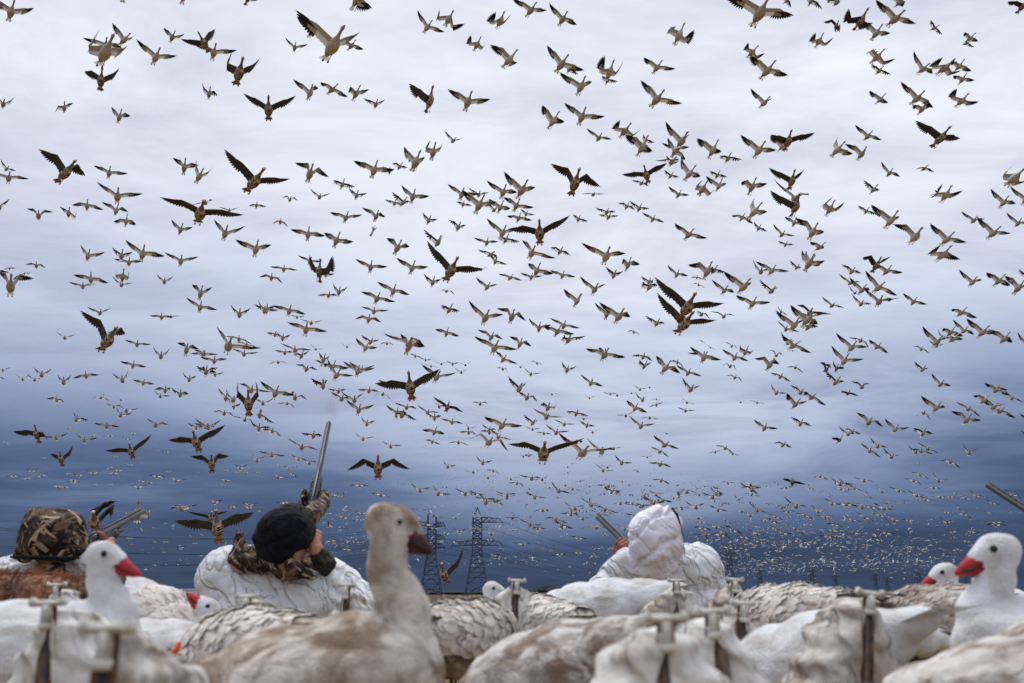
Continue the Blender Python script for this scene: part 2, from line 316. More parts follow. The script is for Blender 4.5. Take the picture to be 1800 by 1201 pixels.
DARK_GEESE = """
-537 1607 680 -115 19 -12 23 7 -9 -30 25 1 -15 -48|wings level, fairly high above upturned red bill
-480 1648 149 -144 74 23 47 -3 -6 -54 43 5 -3 -37|wings in V, by horizon above upturned red bill, right of two
52 1638 270 -154 30 -12 46 8 -2 -32 32 -8 -22 -74|wings in V, very low above central gap
289 1582 504 -131 32 -20 39 4 -5 -37 59 7 4 -33|wings in V, tilting right, lower middle above white hood, right of two
-451 1617 743 -84 28 -16 46 12 0 -24 55 7 3 -37|wings in V, tilting right, fairly high above black beanie
-191 1836 421 -160 62 15 57 5 3 -37 38 1 -7 -44|wings in V, fairly low above tall decoy head
308 1721 514 -124 27 -21 41 3 -5 -40 64 7 6 -32|wings in V, tilting right, lower middle above white hood, left of two
-115 1777 633 -114 34 -22 42 4 -4 -39 66 8 8 -32|wings in V, tilting right, mid sky above tallest pylons
55 1870 741 -161 35 0 55 11 3 -28 36 -4 -14 -60|wings in V, upper middle above central gap
-276 2052 296 -147 58 0 47 4 -82 -55 47 0 -91 -58|wings bent down, very low above tall decoy head
-698 2189 370 -156 52 13 55 6 2 -35 32 -3 -11 -52|wings in V, tilting left, low above upturned red bill
126 1860 844 -133 43 -11 90 -15 -119 -44 119 3 -75 -36|wings bent down, tilting right, fairly high above central gap
-897 1853 864 -60 43 -10 97 7 -90 -67 96 8 -46 -74|wings bent down, tilting right, fairly high above leftmost decoy head
-545 2032 1096 -137 35 -2 64 9 7 -29 58 4 2 -39|wings in V, very high above black beanie
-692 1650 465 -80 39 -10 105 -19 -78 -90 108 17 -55 -59|wings bent down, tilting right, lower middle above leftmost decoy head
-1056 2752 428 -145 47 25 61 6 5 -35 32 2 -10 -44|wings in V, tilting left, very low above leftmost decoy head
1032 2206 1110 -117 33 -11 31 6 -8 -35 42 9 -2 -30|wings in V, tilting right, high above smallest decoy head
388 2665 1216 -187 37 18 43 2 -5 -43 34 7 -6 -31|wings in V, fairly high above white hood
-531 1748 1027 -112 34 -6 88 -24 20 -14 72 -64 103 -39|wings raised, tilting right, near top above black beanie
-205 2254 1235 -88 103 38 57 12 3 -24 24 25 -9 -3|wings in V, tilting right, very high above tallest pylons
972 2471 1595 -101 56 19 26 -64 -43 60 22 -53 -21 82|wings level, tilting right, at top edge above widest windsock
751 2494 1239 -144 45 17 0 30 -15 6 -7 40 -27 19|wings bowed, high above mottled decoy back
-583 2169 452 -144 77 -3 109 57 70 -26 61 48 75 -63|wings raised, low above black beanie
-955 3189 279 -114 35 13 35 -6 -13 -60 39 3 -4 -37|wings in V, by horizon above upturned red bill, left of two
704 2315 978 -133 56 44 69 -40 -21 -40 110 1 11 -17|wings raised, tilting right, fairly high above mottled decoy back
-537 2644 916 -155 105 -76 -11 24 25 96 26 -8 -33 97|wings level, mid sky above black beanie
-820 2718 389 -137 59 11 108 -5 -86 -75 73 18 -37 -71|wings bent down, very low above upturned red bill
-1062 2327 1331 -118 48 -22 106 4 27 -46 57 -13 -11 -73|wings raised, very high above leftmost decoy head
-865 2507 1546 -173 32 60 75 -7 -7 -63 76 14 11 -26|wings raised, tilting left, near top above upturned red bill
783 2591 1166 -150 45 8 68 3 5 -40 70 9 9 -30|wings in V, fairly high above mottled decoy back
998 3208 958 -168 8 -49 39 5 -6 -38 39 -19 -32 -100|wings level, lower middle above mottled decoy back
1832 3169 2090 -129 27 -8 -9 14 -21 -19 -7 17 -26 -17|wings bowed, tilting right, at top edge above rightmost decoy head
-145 2195 85 -179 58 -36 131 -2 27 -57 68 -19 -18 -85|wings raised, tilting left, by horizon above tallest pylons
-263 3991 782 -131 39 -25 11 -2 -23 -54 41 7 -3 -31|wings level, tilting right, low above tallest pylons
-1508 3136 535 -164 82 -18 -33 26 -41 -7 -17 20 -23 -11|wings bowed, low above camouflage hood
1211 3148 1104 -132 47 -22 86 30 -23 -19 43 59 -109 -28|wings bent down, mid sky above widest windsock
-1007 3363 2252 -79 68 28 34 6 -7 -34 10 13 -18 -25|wings level, tilting right, at top edge above black beanie
-637 1541 151 -133 26 -36 131 -25 -100 -157 181 -5 -227 -91|wings bent down, tilting left, by horizon above leftmost decoy head
-1582 3487 503 -147 70 -6 116 2 29 -48 59 -12 -9 -70|wings raised, tilting left, very low above leftmost decoy head
1557 5558 647 -182 57 -33 21 0 -11 -41 33 -10 -14 -65|wings level, very low above mottled decoy back
3 7141 568 -157 5 0 1 5 -19 -36 1 5 -19 -36|wings bowed, by horizon above central gap
1464 4007 2529 -169 19 -120 -54 58 48 100 -42 38 -115 24|wings bowed, at top edge above mottled decoy back
2442 7102 1459 -146 38 -8 -29 20 -20 -5 -8 45 -30 27|wings bowed, tilting right, low above widest windsock
-1434 7321 1730 -118 40 -46 20 0 -11 -40 33 -14 -18 -77|wings level, tilting right, fairly low above black beanie
2208 6671 1052 -78 69 7 33 -11 -10 -58 36 -3 -7 -47|wings in V, tilting right, low above mottled decoy back
2097 6277 1459 -148 52 -27 49 -7 -8 -62 110 4 27 -44|wings raised, tilting right, fairly low above mottled decoy back
1568 4850 1132 -147 16 -47 162 1 -152 -109 85 10 -68 -129|wings bent down, tilting right, fairly low above mottled decoy back
"""
SNOW_GEESE = """
453 1618 1075 -126 30 -11 24 8 -10 -31 32 8 -7 -32|wings level, tilting right, at top edge above mottled decoy back
-272 1352 850 -92 35 1 69 9 9 -31 65 7 7 -35|wings in V, tilting right, near top above black beanie, rightmost of three
165 2326 366 -126 20 -16 28 21 -5 -9 43 18 -1 -23|wings in V, tilting right, very low above central gap, right of two
-314 1797 1226 -59 86 38 23 -26 -49 4 10 -12 -27 -25|wings level, tilting right, at top edge above tall decoy head
-666 1463 904 -87 36 -3 69 -39 23 -49 41 -91 166 -54|wings raised, tilting right, near top above leftmost decoy head, left of two
-655 2232 600 -121 24 -52 52 4 -1 -34 57 -11 -13 -70|wings in V, tilting right, fairly low above upturned red bill
383 2401 1316 -116 19 -45 40 15 -3 -21 56 -1 -5 -54|wings in V, tilting right, very high above white hood
-1152 2714 1170 -119 29 -6 40 4 -6 -40 50 8 1 -30|wings in V, tilting right, fairly high above leftmost decoy head
1015 2349 1523 -120 4 -20 25 4 -10 -37 44 6 -2 -33|wings in V, tilting right, at top edge above widest windsock, left of two
-918 2751 1660 -113 27 -5 39 10 -3 -27 35 2 -10 -45|wings in V, near top above upturned red bill
-1381 2436 1600 -94 46 -17 75 8 12 -36 48 -9 -12 -68|wings in V, at top edge above camouflage hood
244 2449 894 -138 29 4 35 -10 -14 -65 55 4 1 -35|wings in V, mid sky above white hood
137 2501 1476 -106 28 -40 37 10 -4 -28 62 2 3 -43|wings in V, tilting right, near top above central gap, right of two
-53 2953 774 -125 34 -19 20 7 -11 -32 34 5 -7 -37|wings level, tilting right, fairly low above tallest pylons
-124 2538 1380 -121 40 -20 51 11 1 -28 52 0 -3 -49|wings in V, very high above tallest pylons
-1066 2678 1602 -93 31 -4 49 4 -1 -38 57 8 4 -32|wings in V, tilting right, near top above upturned red bill
-1164 2972 1083 -111 49 -13 33 -1 -12 -52 57 8 4 -32|wings in V, tilting right, mid sky above leftmost decoy head
207 2704 1419 -130 33 -28 40 10 -3 -27 53 2 -1 -44|wings in V, tilting right, very high above central gap, right of two
-276 2585 695 -127 12 13 25 -46 -55 -80 48 -9 -6 -34|wings level, tilting right, fairly low above tall decoy head
713 2515 1464 -101 35 -9 11 16 -15 -17 18 21 -14 -11|wings level, tilting right, near top above mottled decoy back
-1842 3385 1521 -103 22 9 20 -1 -15 -48 16 3 -12 -36|wings level, fairly high above camouflage hood
-438 2930 1349 -112 50 -9 37 7 -5 -33 39 4 -7 -43|wings in V, high above tall decoy head
1277 2857 1561 -128 12 -34 11 -5 -17 -51 47 4 0 -35|wings level, tilting right, very high above smallest decoy head
-1362 2989 1826 -109 22 17 25 -15 -20 -77 33 2 -6 -37|wings level, tilting right, near top above leftmost decoy head
1417 3066 1166 -124 28 -28 20 13 -11 -23 44 15 0 -24|wings level, tilting right, upper middle above smallest decoy head
1248 3244 1057 -131 18 -47 12 8 -14 -30 52 7 2 -35|wings level, tilting right, mid sky above widest windsock, left of two
-705 3292 922 -129 41 -18 19 4 -11 -36 29 0 -11 -47|wings level, lower middle above black beanie
1207 2507 1469 -109 15 9 -27 -46 38 45 -18 -25 18 121|wings bowed, tilting right, near top above smallest decoy head, left of two
1137 2095 958 -144 11 -45 25 -107 45 21 34 -115 158 -20|wings raised, tilting right, fairly high above rightmost decoy head
319 3343 845 -122 38 -14 2 15 -17 -17 8 19 -23 -17|wings level, fairly low above white hood
750 2790 1352 -120 34 -16 38 4 -5 -37 55 8 3 -32|wings in V, tilting right, high above mottled decoy back, left of two
484 2580 1616 -68 94 -24 42 -14 -57 120 12 -12 -148 31|wings bent down, near top above white hood
-969 2600 1760 -99 42 19 66 5 7 -36 50 6 0 -34|wings in V, at top edge above upturned red bill
384 2710 1325 -73 81 12 32 4 -49 -23 28 22 13 -42|wings level, tilting right, high above white hood, middle of three
-35 3452 617 -111 46 -14 9 19 -14 -10 16 24 -20 -8|wings level, low above central gap
57 2738 1005 -139 18 -67 48 3 -3 -37 50 -19 -23 -88|wings in V, tilting right, upper middle above central gap, right of two
-69 2939 482 -126 16 -19 36 4 -119 -30 46 17 -122 -19|wings bent down, tilting right, low above tallest pylons
-79 2841 838 -123 35 -7 45 -5 -8 -55 72 8 9 -32|wings in V, tilting right, lower middle above tallest pylons
716 2350 1016 -156 -23 1 25 -34 -26 -111 68 -7 4 -53|wings in V, tilting right, fairly high above mottled decoy back
1572 3067 1188 -131 21 -25 34 6 -7 -34 57 8 4 -31|wings in V, tilting right, upper middle above rightmost decoy head, middle of three
-9 2643 1573 -56 61 -11 51 -25 -2 17 55 9 -14 -62|wings in V, tilting right, near top above central gap, left of two
1189 2607 954 -113 32 31 4 -37 -95 27 15 -15 -13 121|wings bowed, tilting right, mid sky above smallest decoy head
-96 2714 1143 -106 52 -19 60 7 5 -35 68 3 7 -42|wings in V, tilting right, fairly high above tallest pylons, right of two
-976 2626 249 -125 89 -6 42 -65 106 -30 12 -72 115 -31|wings raised, by horizon above leftmost decoy head
-1214 2744 1865 -125 82 -10 112 1 24 -44 85 -7 3 -55|wings raised, at top edge above leftmost decoy head
-279 2658 1254 -94 67 -17 91 2 14 -42 105 2 21 -41|wings raised, tilting right, high above tall decoy head
-575 2626 1202 -116 40 -21 106 -10 -129 -44 133 -5 -136 -39|wings bent down, tilting right, fairly high above black beanie
-848 3505 743 -106 53 -22 28 2 -10 -43 52 5 1 -36|wings in V, tilting right, low above black beanie
-844 3105 1146 -111 55 12 51 -2 -4 -48 54 6 2 -33|wings in V, upper middle above black beanie
274 2527 1467 -119 48 45 -4 -54 29 110 -25 21 61 124|wings level, tilting right, near top above white hood, left of two
1118 2762 1114 -115 46 -3 52 -5 -4 -51 73 6 9 -33|wings in V, tilting right, upper middle above widest windsock
62 2947 1932 -102 20 0 35 6 -6 -34 34 6 -6 -34|wings in V, tilting right, at top edge above central gap, left of two
-257 3321 762 -118 33 -27 52 14 1 -23 54 0 -9 -57|wings in V, fairly low above tallest pylons
27 2599 1141 -104 46 -2 54 -4 -4 -51 79 10 13 -29|wings in V, tilting right, fairly high above central gap, rightmost of 4
-1133 2150 719 -115 43 -2 122 8 -94 -80 118 -10 -61 -99|wings bent down, mid sky above camouflage hood
1174 3427 844 -145 39 -36 43 10 -1 -27 68 4 8 -39|wings in V, tilting right, fairly low above widest windsock, left of two
-522 3688 1151 -115 36 -28 20 9 -11 -29 29 -2 -19 -60|wings level, tilting right, lower middle above tall decoy head
-312 3267 2067 -102 17 -30 35 5 -6 -35 64 8 7 -32|wings in V, tilting right, at top edge above tallest pylons
177 3107 1999 -113 22 -16 29 -9 -15 -61 63 9 7 -30|wings in V, tilting right, at top edge above central gap, right of two
-1640 3759 1706 -112 37 -16 35 6 -5 -33 37 -3 -10 -52|wings in V, fairly high above leftmost decoy head
671 3570 1369 -113 28 -21 5 20 -15 -9 19 25 -16 -5|wings level, tilting right, upper middle above middle pylon
-1789 4034 1341 -126 58 -12 -1 10 -28 -32 13 9 -15 -29|wings level, mid sky above leftmost decoy head, left of two
1189 3384 882 -140 30 -20 34 -3 -10 -51 63 5 5 -35|wings in V, tilting right, fairly low above widest windsock, right of two
746 2875 1187 -100 48 -55 77 1 8 -42 131 3 32 -37|wings raised, tilting right, fairly high above middle pylon, rightmost of three
-810 3728 1429 -126 56 -3 24 -1 -14 -49 31 4 -8 -38|wings level, upper middle above black beanie
926 3682 1129 -130 41 -10 17 19 -11 -11 23 22 -14 -11|wings level, lower middle above middle pylon
659 3014 1457 -80 80 -3 75 1 -82 -5 62 16 -57 -20|wings bent down, tilting right, high above middle pylon
-463 3712 1189 -119 42 -15 19 -4 -17 -54 40 6 -3 -34|wings level, tilting right, mid sky above tall decoy head
197 2586 1454 -121 35 18 54 -9 -8 -60 70 7 6 -30|wings in V, tilting right, very high above central gap, left of two
-32 3157 1223 -122 31 -8 51 3 -1 -39 63 8 6 -31|wings in V, tilting right, upper middle above central gap, left of two
1038 3788 1298 -135 25 -19 20 12 -11 -24 34 10 -7 -30|wings level, tilting right, mid sky above mottled decoy back
322 2892 856 -116 38 7 48 -18 -51 -73 75 0 0 -39|wings in V, tilting right, lower middle above white hood, right of two
-1311 3741 1322 -117 33 -3 45 7 -1 -31 45 4 -3 -38|wings in V, mid sky above upturned red bill
134 2987 1548 -68 71 3 70 22 -95 -10 48 39 -55 -8|wings bent down, tilting right, very high above central gap
-925 3976 1184 -117 41 -10 10 1 -18 -45 22 4 -11 -37|wings level, tilting right, lower middle above black beanie
963 3139 912 -108 53 -20 32 -9 -12 -59 73 7 11 -34|wings in V, tilting right, lower middle above mottled decoy back, third of 4
796 4021 1001 -169 28 -23 3 2 -16 -37 16 -1 -17 -51|wings level, fairly low above middle pylon
1081 3053 1477 -105 42 -71 67 5 6 -35 119 3 25 -37|wings raised, tilting right, high above mottled decoy back
-700 3105 1949 -97 14 3 27 -25 -21 -90 67 3 6 -38|wings in V, tilting right, near top above black beanie, middle of three
773 3905 968 -132 42 -32 24 7 -10 -32 49 5 -1 -39|wings in V, tilting right, fairly low above middle pylon
1252 3258 1012 -157 18 -8 37 -13 -17 -72 75 3 8 -39|wings in V, tilting right, lower middle above widest windsock
-197 3631 1559 -128 32 -22 37 8 -4 -29 49 3 -2 -41|wings in V, tilting right, fairly high above tallest pylons, left of two
-320 3085 1446 -90 92 48 28 21 -8 -9 -7 30 -24 3|wings level, high above tall decoy head
-32 3321 1438 -123 40 -1 38 -8 -12 -60 61 7 5 -32|wings in V, tilting right, fairly high above central gap, second of 4
-1322 4054 1222 -117 43 -18 23 3 -14 -44 45 8 -1 -31|wings in V, tilting right, lower middle above upturned red bill
-385 3648 1262 -114 48 -13 40 5 -4 -36 50 5 0 -37|wings in V, tilting right, mid sky above tall decoy head
916 2859 1114 -137 41 -28 64 -43 -7 -61 87 26 -55 -49|wings in V, tilting right, upper middle above mottled decoy back, rightmost of three
-579 3877 1342 -131 43 -10 31 3 -9 -40 44 6 -2 -34|wings in V, mid sky above tall decoy head
-958 3590 771 -125 20 -37 36 1 -6 -40 33 -19 -26 -93|wings level, fairly low above black beanie, middle of three
1279 3124 1955 -121 37 -31 54 6 2 -36 70 2 7 -45|wings in V, tilting right, near top above widest windsock
480 2594 1288 -117 27 17 61 -13 -10 -67 100 6 17 -37|wings raised, tilting right, high above white hood
1276 2734 1183 -135 36 40 11 -70 -52 90 17 7 -16 132|wings level, tilting right, fairly high above smallest decoy head
549 3405 1980 -110 28 -5 7 23 -14 -4 9 29 -20 1|wings level, tilting right, near top above white hood, right of two
-932 3048 1180 -114 37 -30 79 12 11 -28 70 -4 -3 -57|wings raised, upper middle above upturned red bill
-612 3856 901 -124 42 -14 42 7 -3 -31 50 5 0 -38|wings in V, fairly low above tall decoy head, left of two
1700 3480 962 -118 40 -23 32 1 -9 -43 58 7 5 -33|wings in V, tilting right, lower middle above rightmost decoy head, right of two
976 2274 884 -146 17 3 75 -41 -59 -138 101 -7 -57 -105|wings bent down, tilting right, upper middle above smallest decoy head
1217 2987 1782 -112 22 -15 -13 -43 26 80 -3 33 -81 -15|wings bowed, near top above widest windsock
16 3621 1507 -121 35 -42 43 11 -3 -28 47 -8 -15 -68|wings in V, tilting right, fairly high above central gap, third of 4
957 3050 1078 -125 61 -59 81 7 12 -34 98 -2 11 -47|wings raised, tilting right, mid sky above mottled decoy back, left of two
-889 4191 646 -131 23 -15 18 -3 -25 -61 41 8 -3 -31|wings level, tilting right, low above black beanie
-718 4039 1621 -113 37 4 24 20 -9 -10 17 21 -21 -15|wings level, upper middle above tall decoy head
-646 3580 825 -105 32 -28 41 0 -7 -46 77 8 11 -33|wings in V, tilting right, fairly low above black beanie
1870 3386 1437 -156 17 -12 27 -20 -19 -81 72 1 7 -40|wings in V, tilting right, fairly high above rightmost decoy head, right of two
-971 4332 1104 -145 24 -10 20 6 -16 -37 33 10 -6 -26|wings level, fairly low above black beanie, rightmost of three
835 3228 1418 -112 67 11 20 28 -14 -17 5 47 -52 -38|wings level, fairly high above middle pylon
625 3035 1046 -116 63 -8 83 -16 -42 -69 77 23 -66 -76|wings bent down, mid sky above middle pylon
610 3179 1447 -98 48 -32 53 -4 -3 -51 101 4 24 -41|wings raised, tilting right, fairly high above middle pylon, leftmost of three
227 4221 1187 -142 29 -28 17 6 -11 -31 34 1 -9 -46|wings level, tilting right, lower middle above central gap
1565 3156 1710 -117 23 8 10 -35 -44 64 6 -4 12 99|wings level, tilting right, very high above rightmost decoy head
665 2735 901 -115 32 8 46 -26 -22 -88 82 -4 -3 -50|wings in V, tilting right, mid sky above middle pylon, right of two
1091 3749 979 -109 19 -27 -14 24 -19 -2 4 34 -21 10|wings bowed, tilting right, fairly low above mottled decoy back
-1955 4286 1776 -118 52 -10 8 -1 -15 -45 12 -8 -21 -64|wings level, fairly high above leftmost decoy head
-1 3321 975 -131 42 -8 78 -27 -131 -51 121 -8 -111 -41|wings bent down, tilting right, lower middle above central gap
-657 3517 1326 -102 65 -42 59 6 3 -38 59 -8 -7 -63|wings in V, tilting right, upper middle above black beanie
152 4341 801 -140 15 -20 25 8 -9 -29 39 6 -5 -36|wings level, tilting right, low above central gap
1904 4123 751 -133 50 -41 50 8 -16 -35 57 20 -57 -48|wings in V, tilting right, low above rightmost decoy head, leftmost of 4
-384 3595 1534 -122 49 -23 48 5 -1 -37 68 5 8 -38|wings in V, tilting right, fairly high above tall decoy head
1532 3941 1957 -134 17 -28 20 0 -14 -44 49 6 0 -33|wings in V, tilting right, high above widest windsock
317 3511 534 -152 22 4 33 -21 -27 -96 77 1 8 -46|wings in V, tilting right, very low above white hood
-731 3663 2028 -69 27 -5 -9 18 -20 -13 -9 22 -28 -10|wings bowed, tilting right, very high above black beanie
1490 4114 740 -147 35 -38 55 2 -84 -58 72 4 -38 -72|wings bent down, tilting right, low above widest windsock
375 3044 1540 -99 33 4 -32 -28 77 61 -22 -3 16 104|wings level, tilting right, high above white hood, leftmost of three
1726 3246 1057 -133 44 -48 91 -1 -4 -77 77 11 -10 -94|wings raised, tilting right, mid sky above rightmost decoy head
547 3466 827 -110 52 -60 72 4 -55 -59 73 1 2 -83|wings in V, tilting right, fairly low above white hood, right of two
-37 2755 1772 -110 27 58 -4 -102 15 115 -19 -11 34 139|wings level, at top edge above central gap
1463 3200 1858 -133 -3 -21 26 -21 -19 -82 82 3 12 -40|wings in V, tilting right, near top above smallest decoy head
1328 4270 1240 -186 21 -19 42 6 -3 -33 36 -8 -16 -67|wings in V, lower middle above mottled decoy back
1916 3629 1525 -141 31 -20 35 -9 -12 -60 77 7 11 -33|wings in V, tilting right, fairly high above rightmost decoy head, left of two
195 4141 1139 -111 48 -10 -8 19 -19 -9 -2 29 -28 1|wings bowed, tilting right, lower middle above central gap
884 3012 862 -131 34 10 46 -18 -16 -75 82 1 9 -41|wings in V, tilting right, lower middle above mottled decoy back, second of 4
1077 3161 1310 -124 46 35 -1 -53 -10 105 12 55 -35 131|wings bowed, tilting right, fairly high above mottled decoy back
-330 3088 810 -106 61 -31 93 15 -66 -70 125 1 -40 -73|wings bent down, tilting right, fairly low above tall decoy head
386 3907 1152 -142 46 -13 36 -7 -14 -62 72 8 10 -34|wings in V, tilting right, lower middle above white hood, left of two
1056 4596 1132 -144 37 -27 14 -1 -17 -48 43 5 -2 -35|wings level, tilting right, fairly low above middle pylon, right of two
-250 2910 1402 -129 45 -21 105 -36 30 3 57 -56 123 -18|wings raised, high above tallest pylons
-629 4029 777 -124 49 -20 58 10 4 -27 59 0 -1 -48|wings in V, low above tall decoy head, right of two
-1930 4765 1664 -117 45 8 32 1 -9 -44 29 5 -8 -36|wings level, mid sky above leftmost decoy head, right of two
1957 3822 1266 -100 48 -16 4 6 -18 -34 18 14 -13 -23|wings level, tilting right, mid sky above rightmost decoy head
732 4749 737 -113 29 -31 8 15 -14 -19 32 16 -7 -21|wings level, tilting right, low above white hood
-594 3441 1890 -78 64 39 15 29 -12 3 -9 35 -25 11|wings bowed, very high above tall decoy head
-201 2806 1810 -114 22 -55 -94 -6 161 56 -44 -56 162 -27|wings level, tilting right, at top edge above tallest pylons
-1770 4171 1706 -100 44 4 80 -12 -90 -59 78 14 -41 -41|wings bent down, tilting right, fairly high above leftmost decoy head
98 3756 1287 -115 64 -65 56 7 1 -34 64 -11 -9 -67|wings in V, tilting right, mid sky above central gap
2423 5216 997 -167 22 -52 -10 4 -19 -35 25 0 -16 -55|wings level, tilting right, low above rightmost decoy head, left of two
710 3941 1895 -149 25 9 37 -10 -13 -64 53 4 1 -34|wings in V, high above white hood
1697 3759 1991 -117 51 23 22 18 -11 -14 2 23 -21 -8|wings level, very high above smallest decoy head
1616 4090 1395 -117 41 -12 1 22 -17 -7 9 29 -19 2|wings level, tilting right, mid sky above widest windsock, right of two
-1190 4938 1686 -129 26 -4 12 4 -15 -36 14 4 -15 -38|wings level, mid sky above black beanie, left of two
-674 4672 1381 -138 26 -15 31 6 -6 -31 32 -2 -13 -53|wings level, lower middle above tall decoy head
-1455 4723 818 -131 35 10 54 7 2 -32 42 4 -4 -39|wings in V, low above upturned red bill
406 4285 2115 -127 15 -15 28 0 -11 -44 47 6 -1 -32|wings in V, tilting right, high above white hood
-1464 4769 1156 -122 41 11 32 -5 -13 -57 37 5 -5 -34|wings in V, fairly low above upturned red bill
893 4934 1132 -139 34 -30 13 5 -14 -35 38 5 -5 -37|wings level, tilting right, fairly low above middle pylon, left of two
1992 3905 1046 -115 52 -22 56 -13 -67 -56 76 11 -38 -55|wings bent down, tilting right, lower middle above rightmost decoy head
-1219 3430 1583 -118 63 -1 81 5 -28 -66 122 7 -57 -39|wings raised, tilting right, high above upturned red bill
303 3490 1127 -126 29 5 54 -7 -8 -59 76 6 8 -34|wings in V, tilting right, mid sky above white hood, left of two
1985 3987 2317 -104 49 -3 -8 12 -22 -24 -7 18 -25 -15|wings bowed, tilting right, near top above smallest decoy head, right of two
-1384 3176 1960 -60 34 -17 86 10 17 -32 76 1 8 -48|wings raised, tilting right, near top above leftmost decoy head, right of two
1003 3738 2241 -83 40 -2 -15 -39 16 101 -20 -6 2 61|wings bowed, tilting right, near top above middle pylon
658 3714 1781 -120 53 -86 -29 22 -46 -15 47 19 -2 -16|wings level, tilting right, high above white hood, rightmost of three
332 3448 873 -169 21 -59 47 -6 -3 -48 36 -36 -29 -113|wings in V, fairly low above white hood
-684 3059 1689 -109 35 30 84 1 -59 -84 107 11 -17 -51|wings raised, tilting right, very high above black beanie
-94 4345 1167 -122 34 2 51 -31 -88 -38 88 -2 -59 -30|wings bent down, tilting right, lower middle above tallest pylons
1673 3870 757 -126 46 -11 38 -12 -12 -63 71 2 7 -39|wings in V, tilting right, low above smallest decoy head
2582 5215 1098 -137 29 -34 -9 18 -19 -12 15 26 -18 -3|wings bowed, tilting right, fairly low above rightmost decoy head
-2067 5295 1253 -109 51 -10 17 3 -14 -41 26 3 -11 -40|wings level, fairly low above leftmost decoy head, second of 4
-1411 4285 400 -140 18 1 25 -5 -7 -47 11 -31 -24 -112|wings level, by horizon above upturned red bill
1198 3479 2137 -126 34 21 -25 -55 34 100 -42 6 45 107|wings bowed, near top above mottled decoy back
628 3059 1340 -132 32 -68 38 -66 100 -20 25 -87 135 -29|wings raised, tilting right, fairly high above middle pylon, middle of three
1823 4694 805 -142 44 -38 47 14 0 -22 66 3 4 -46|wings in V, tilting right, low above widest windsock
-2046 5270 1365 -118 38 -9 25 5 -10 -35 30 3 -9 -41|wings level, fairly low above leftmost decoy head, third of 4
-1274 5258 757 -129 35 -13 17 5 -12 -34 25 2 -13 -44|wings level, very low above black beanie
-1934 3816 1542 -117 23 2 95 8 -76 -75 93 4 -66 -82|wings bent down, upper middle above camouflage hood
-1338 4834 1206 -127 23 -18 39 6 -4 -32 35 -6 -15 -63|wings in V, fairly low above black beanie
-703 4528 1056 -121 38 -10 52 11 2 -26 54 4 0 -40|wings in V, fairly low above tall decoy head, right of two
2400 4440 1750 -156 23 -22 33 -5 -12 -55 68 6 7 -34|wings in V, tilting right, upper middle above rightmost decoy head, rightmost of three
2106 5012 1531 -139 40 -43 24 9 -9 -29 52 3 -1 -45|wings in V, tilting right, lower middle above smallest decoy head
-2264 5020 1618 -119 30 17 37 -6 -14 -62 42 7 -3 -32|wings in V, mid sky above leftmost decoy head
-1768 3935 1411 -105 49 -31 71 11 9 -27 76 -1 4 -47|wings raised, tilting right, mid sky above leftmost decoy head
-1467 5181 1372 -134 25 -18 -9 3 -24 -38 7 4 -17 -37|wings bowed, tilting right, lower middle above black beanie
615 4704 821 -145 35 -19 40 5 -4 -36 59 7 4 -33|wings in V, tilting right, low above white hood, right of two
1194 4056 1965 -66 73 3 48 2 -3 -39 52 14 3 -20|wings in V, tilting right, high above mottled decoy back, right of two
1219 3867 1360 -107 57 -47 55 -6 -4 -55 117 1 29 -44|wings raised, tilting right, mid sky above mottled decoy back, right of two
1261 3317 1584 -130 29 10 63 -38 -46 -118 106 8 -45 -65|wings bent down, tilting right, high above widest windsock
1851 4049 1083 -95 40 7 4 13 -18 -23 -3 17 -23 -18|wings bowed, lower middle above smallest decoy head
1559 3548 2354 -123 16 5 26 -37 -18 -94 67 -8 4 -44|wings in V, tilting right, at top edge above widest windsock, right of two
266 5009 1675 -135 38 -16 17 4 -13 -37 30 5 -8 -37|wings level, tilting right, mid sky above central gap, right of two
1503 3414 910 -133 31 -1 48 -14 -13 -69 90 3 12 -40|wings in V, tilting right, fairly low above smallest decoy head, left of two
-146 3715 2263 -93 55 21 -16 -44 74 58 -17 -21 14 103|wings level, tilting right, near top above tallest pylons
-1046 3090 1398 -93 40 -32 104 11 24 -31 106 2 18 -41|wings raised, tilting right, fairly high above upturned red bill
-398 3269 1209 -105 46 -26 85 11 -38 -90 105 1 -53 -94|wings bent down, tilting right, upper middle above tall decoy head, right of two
2173 4629 1273 -141 26 -30 20 -13 -18 -68 64 3 6 -38|wings in V, tilting right, lower middle above rightmost decoy head, left of two
1966 4195 1239 -115 38 -15 -21 19 -24 -12 -12 25 -28 -6|wings bowed, tilting right, lower middle above rightmost decoy head
1307 5106 878 -142 50 -33 32 7 -6 -32 55 3 1 -42|wings in V, tilting right, low above mottled decoy back
-2316 5634 974 -124 47 1 17 0 -25 -58 26 9 -9 -30|wings level, low above leftmost decoy head
932 4181 1337 -131 26 -11 26 -18 -19 -78 64 1 5 -40|wings in V, tilting right, mid sky above middle pylon, left of two
1871 3862 1274 -143 27 -5 42 -14 -14 -69 81 3 10 -39|wings in V, tilting right, mid sky above rightmost decoy head
-2489 5687 1281 -134 57 20 13 1 -19 -48 -2 1 -21 -43|wings level, fairly low above leftmost decoy head, leftmost of 4
-701 4691 1346 -127 46 -9 27 7 -46 -75 28 10 -65 -65|wings bent down, lower middle above tall decoy head
2232 4522 1796 -153 15 -12 36 -6 -11 -55 60 3 3 -36|wings in V, tilting right, upper middle above rightmost decoy head, leftmost of three
-1785 5595 1386 -122 43 1 16 5 -13 -36 13 3 -17 -41|wings level, fairly low above upturned red bill, left of two
-105 4054 405 -148 27 -54 68 1 3 -45 48 -23 -31 -102|wings in V, by horizon above tallest pylons
498 4065 1415 -97 80 31 7 39 -58 -43 -7 45 -20 4|wings bowed, tilting right, mid sky above white hood
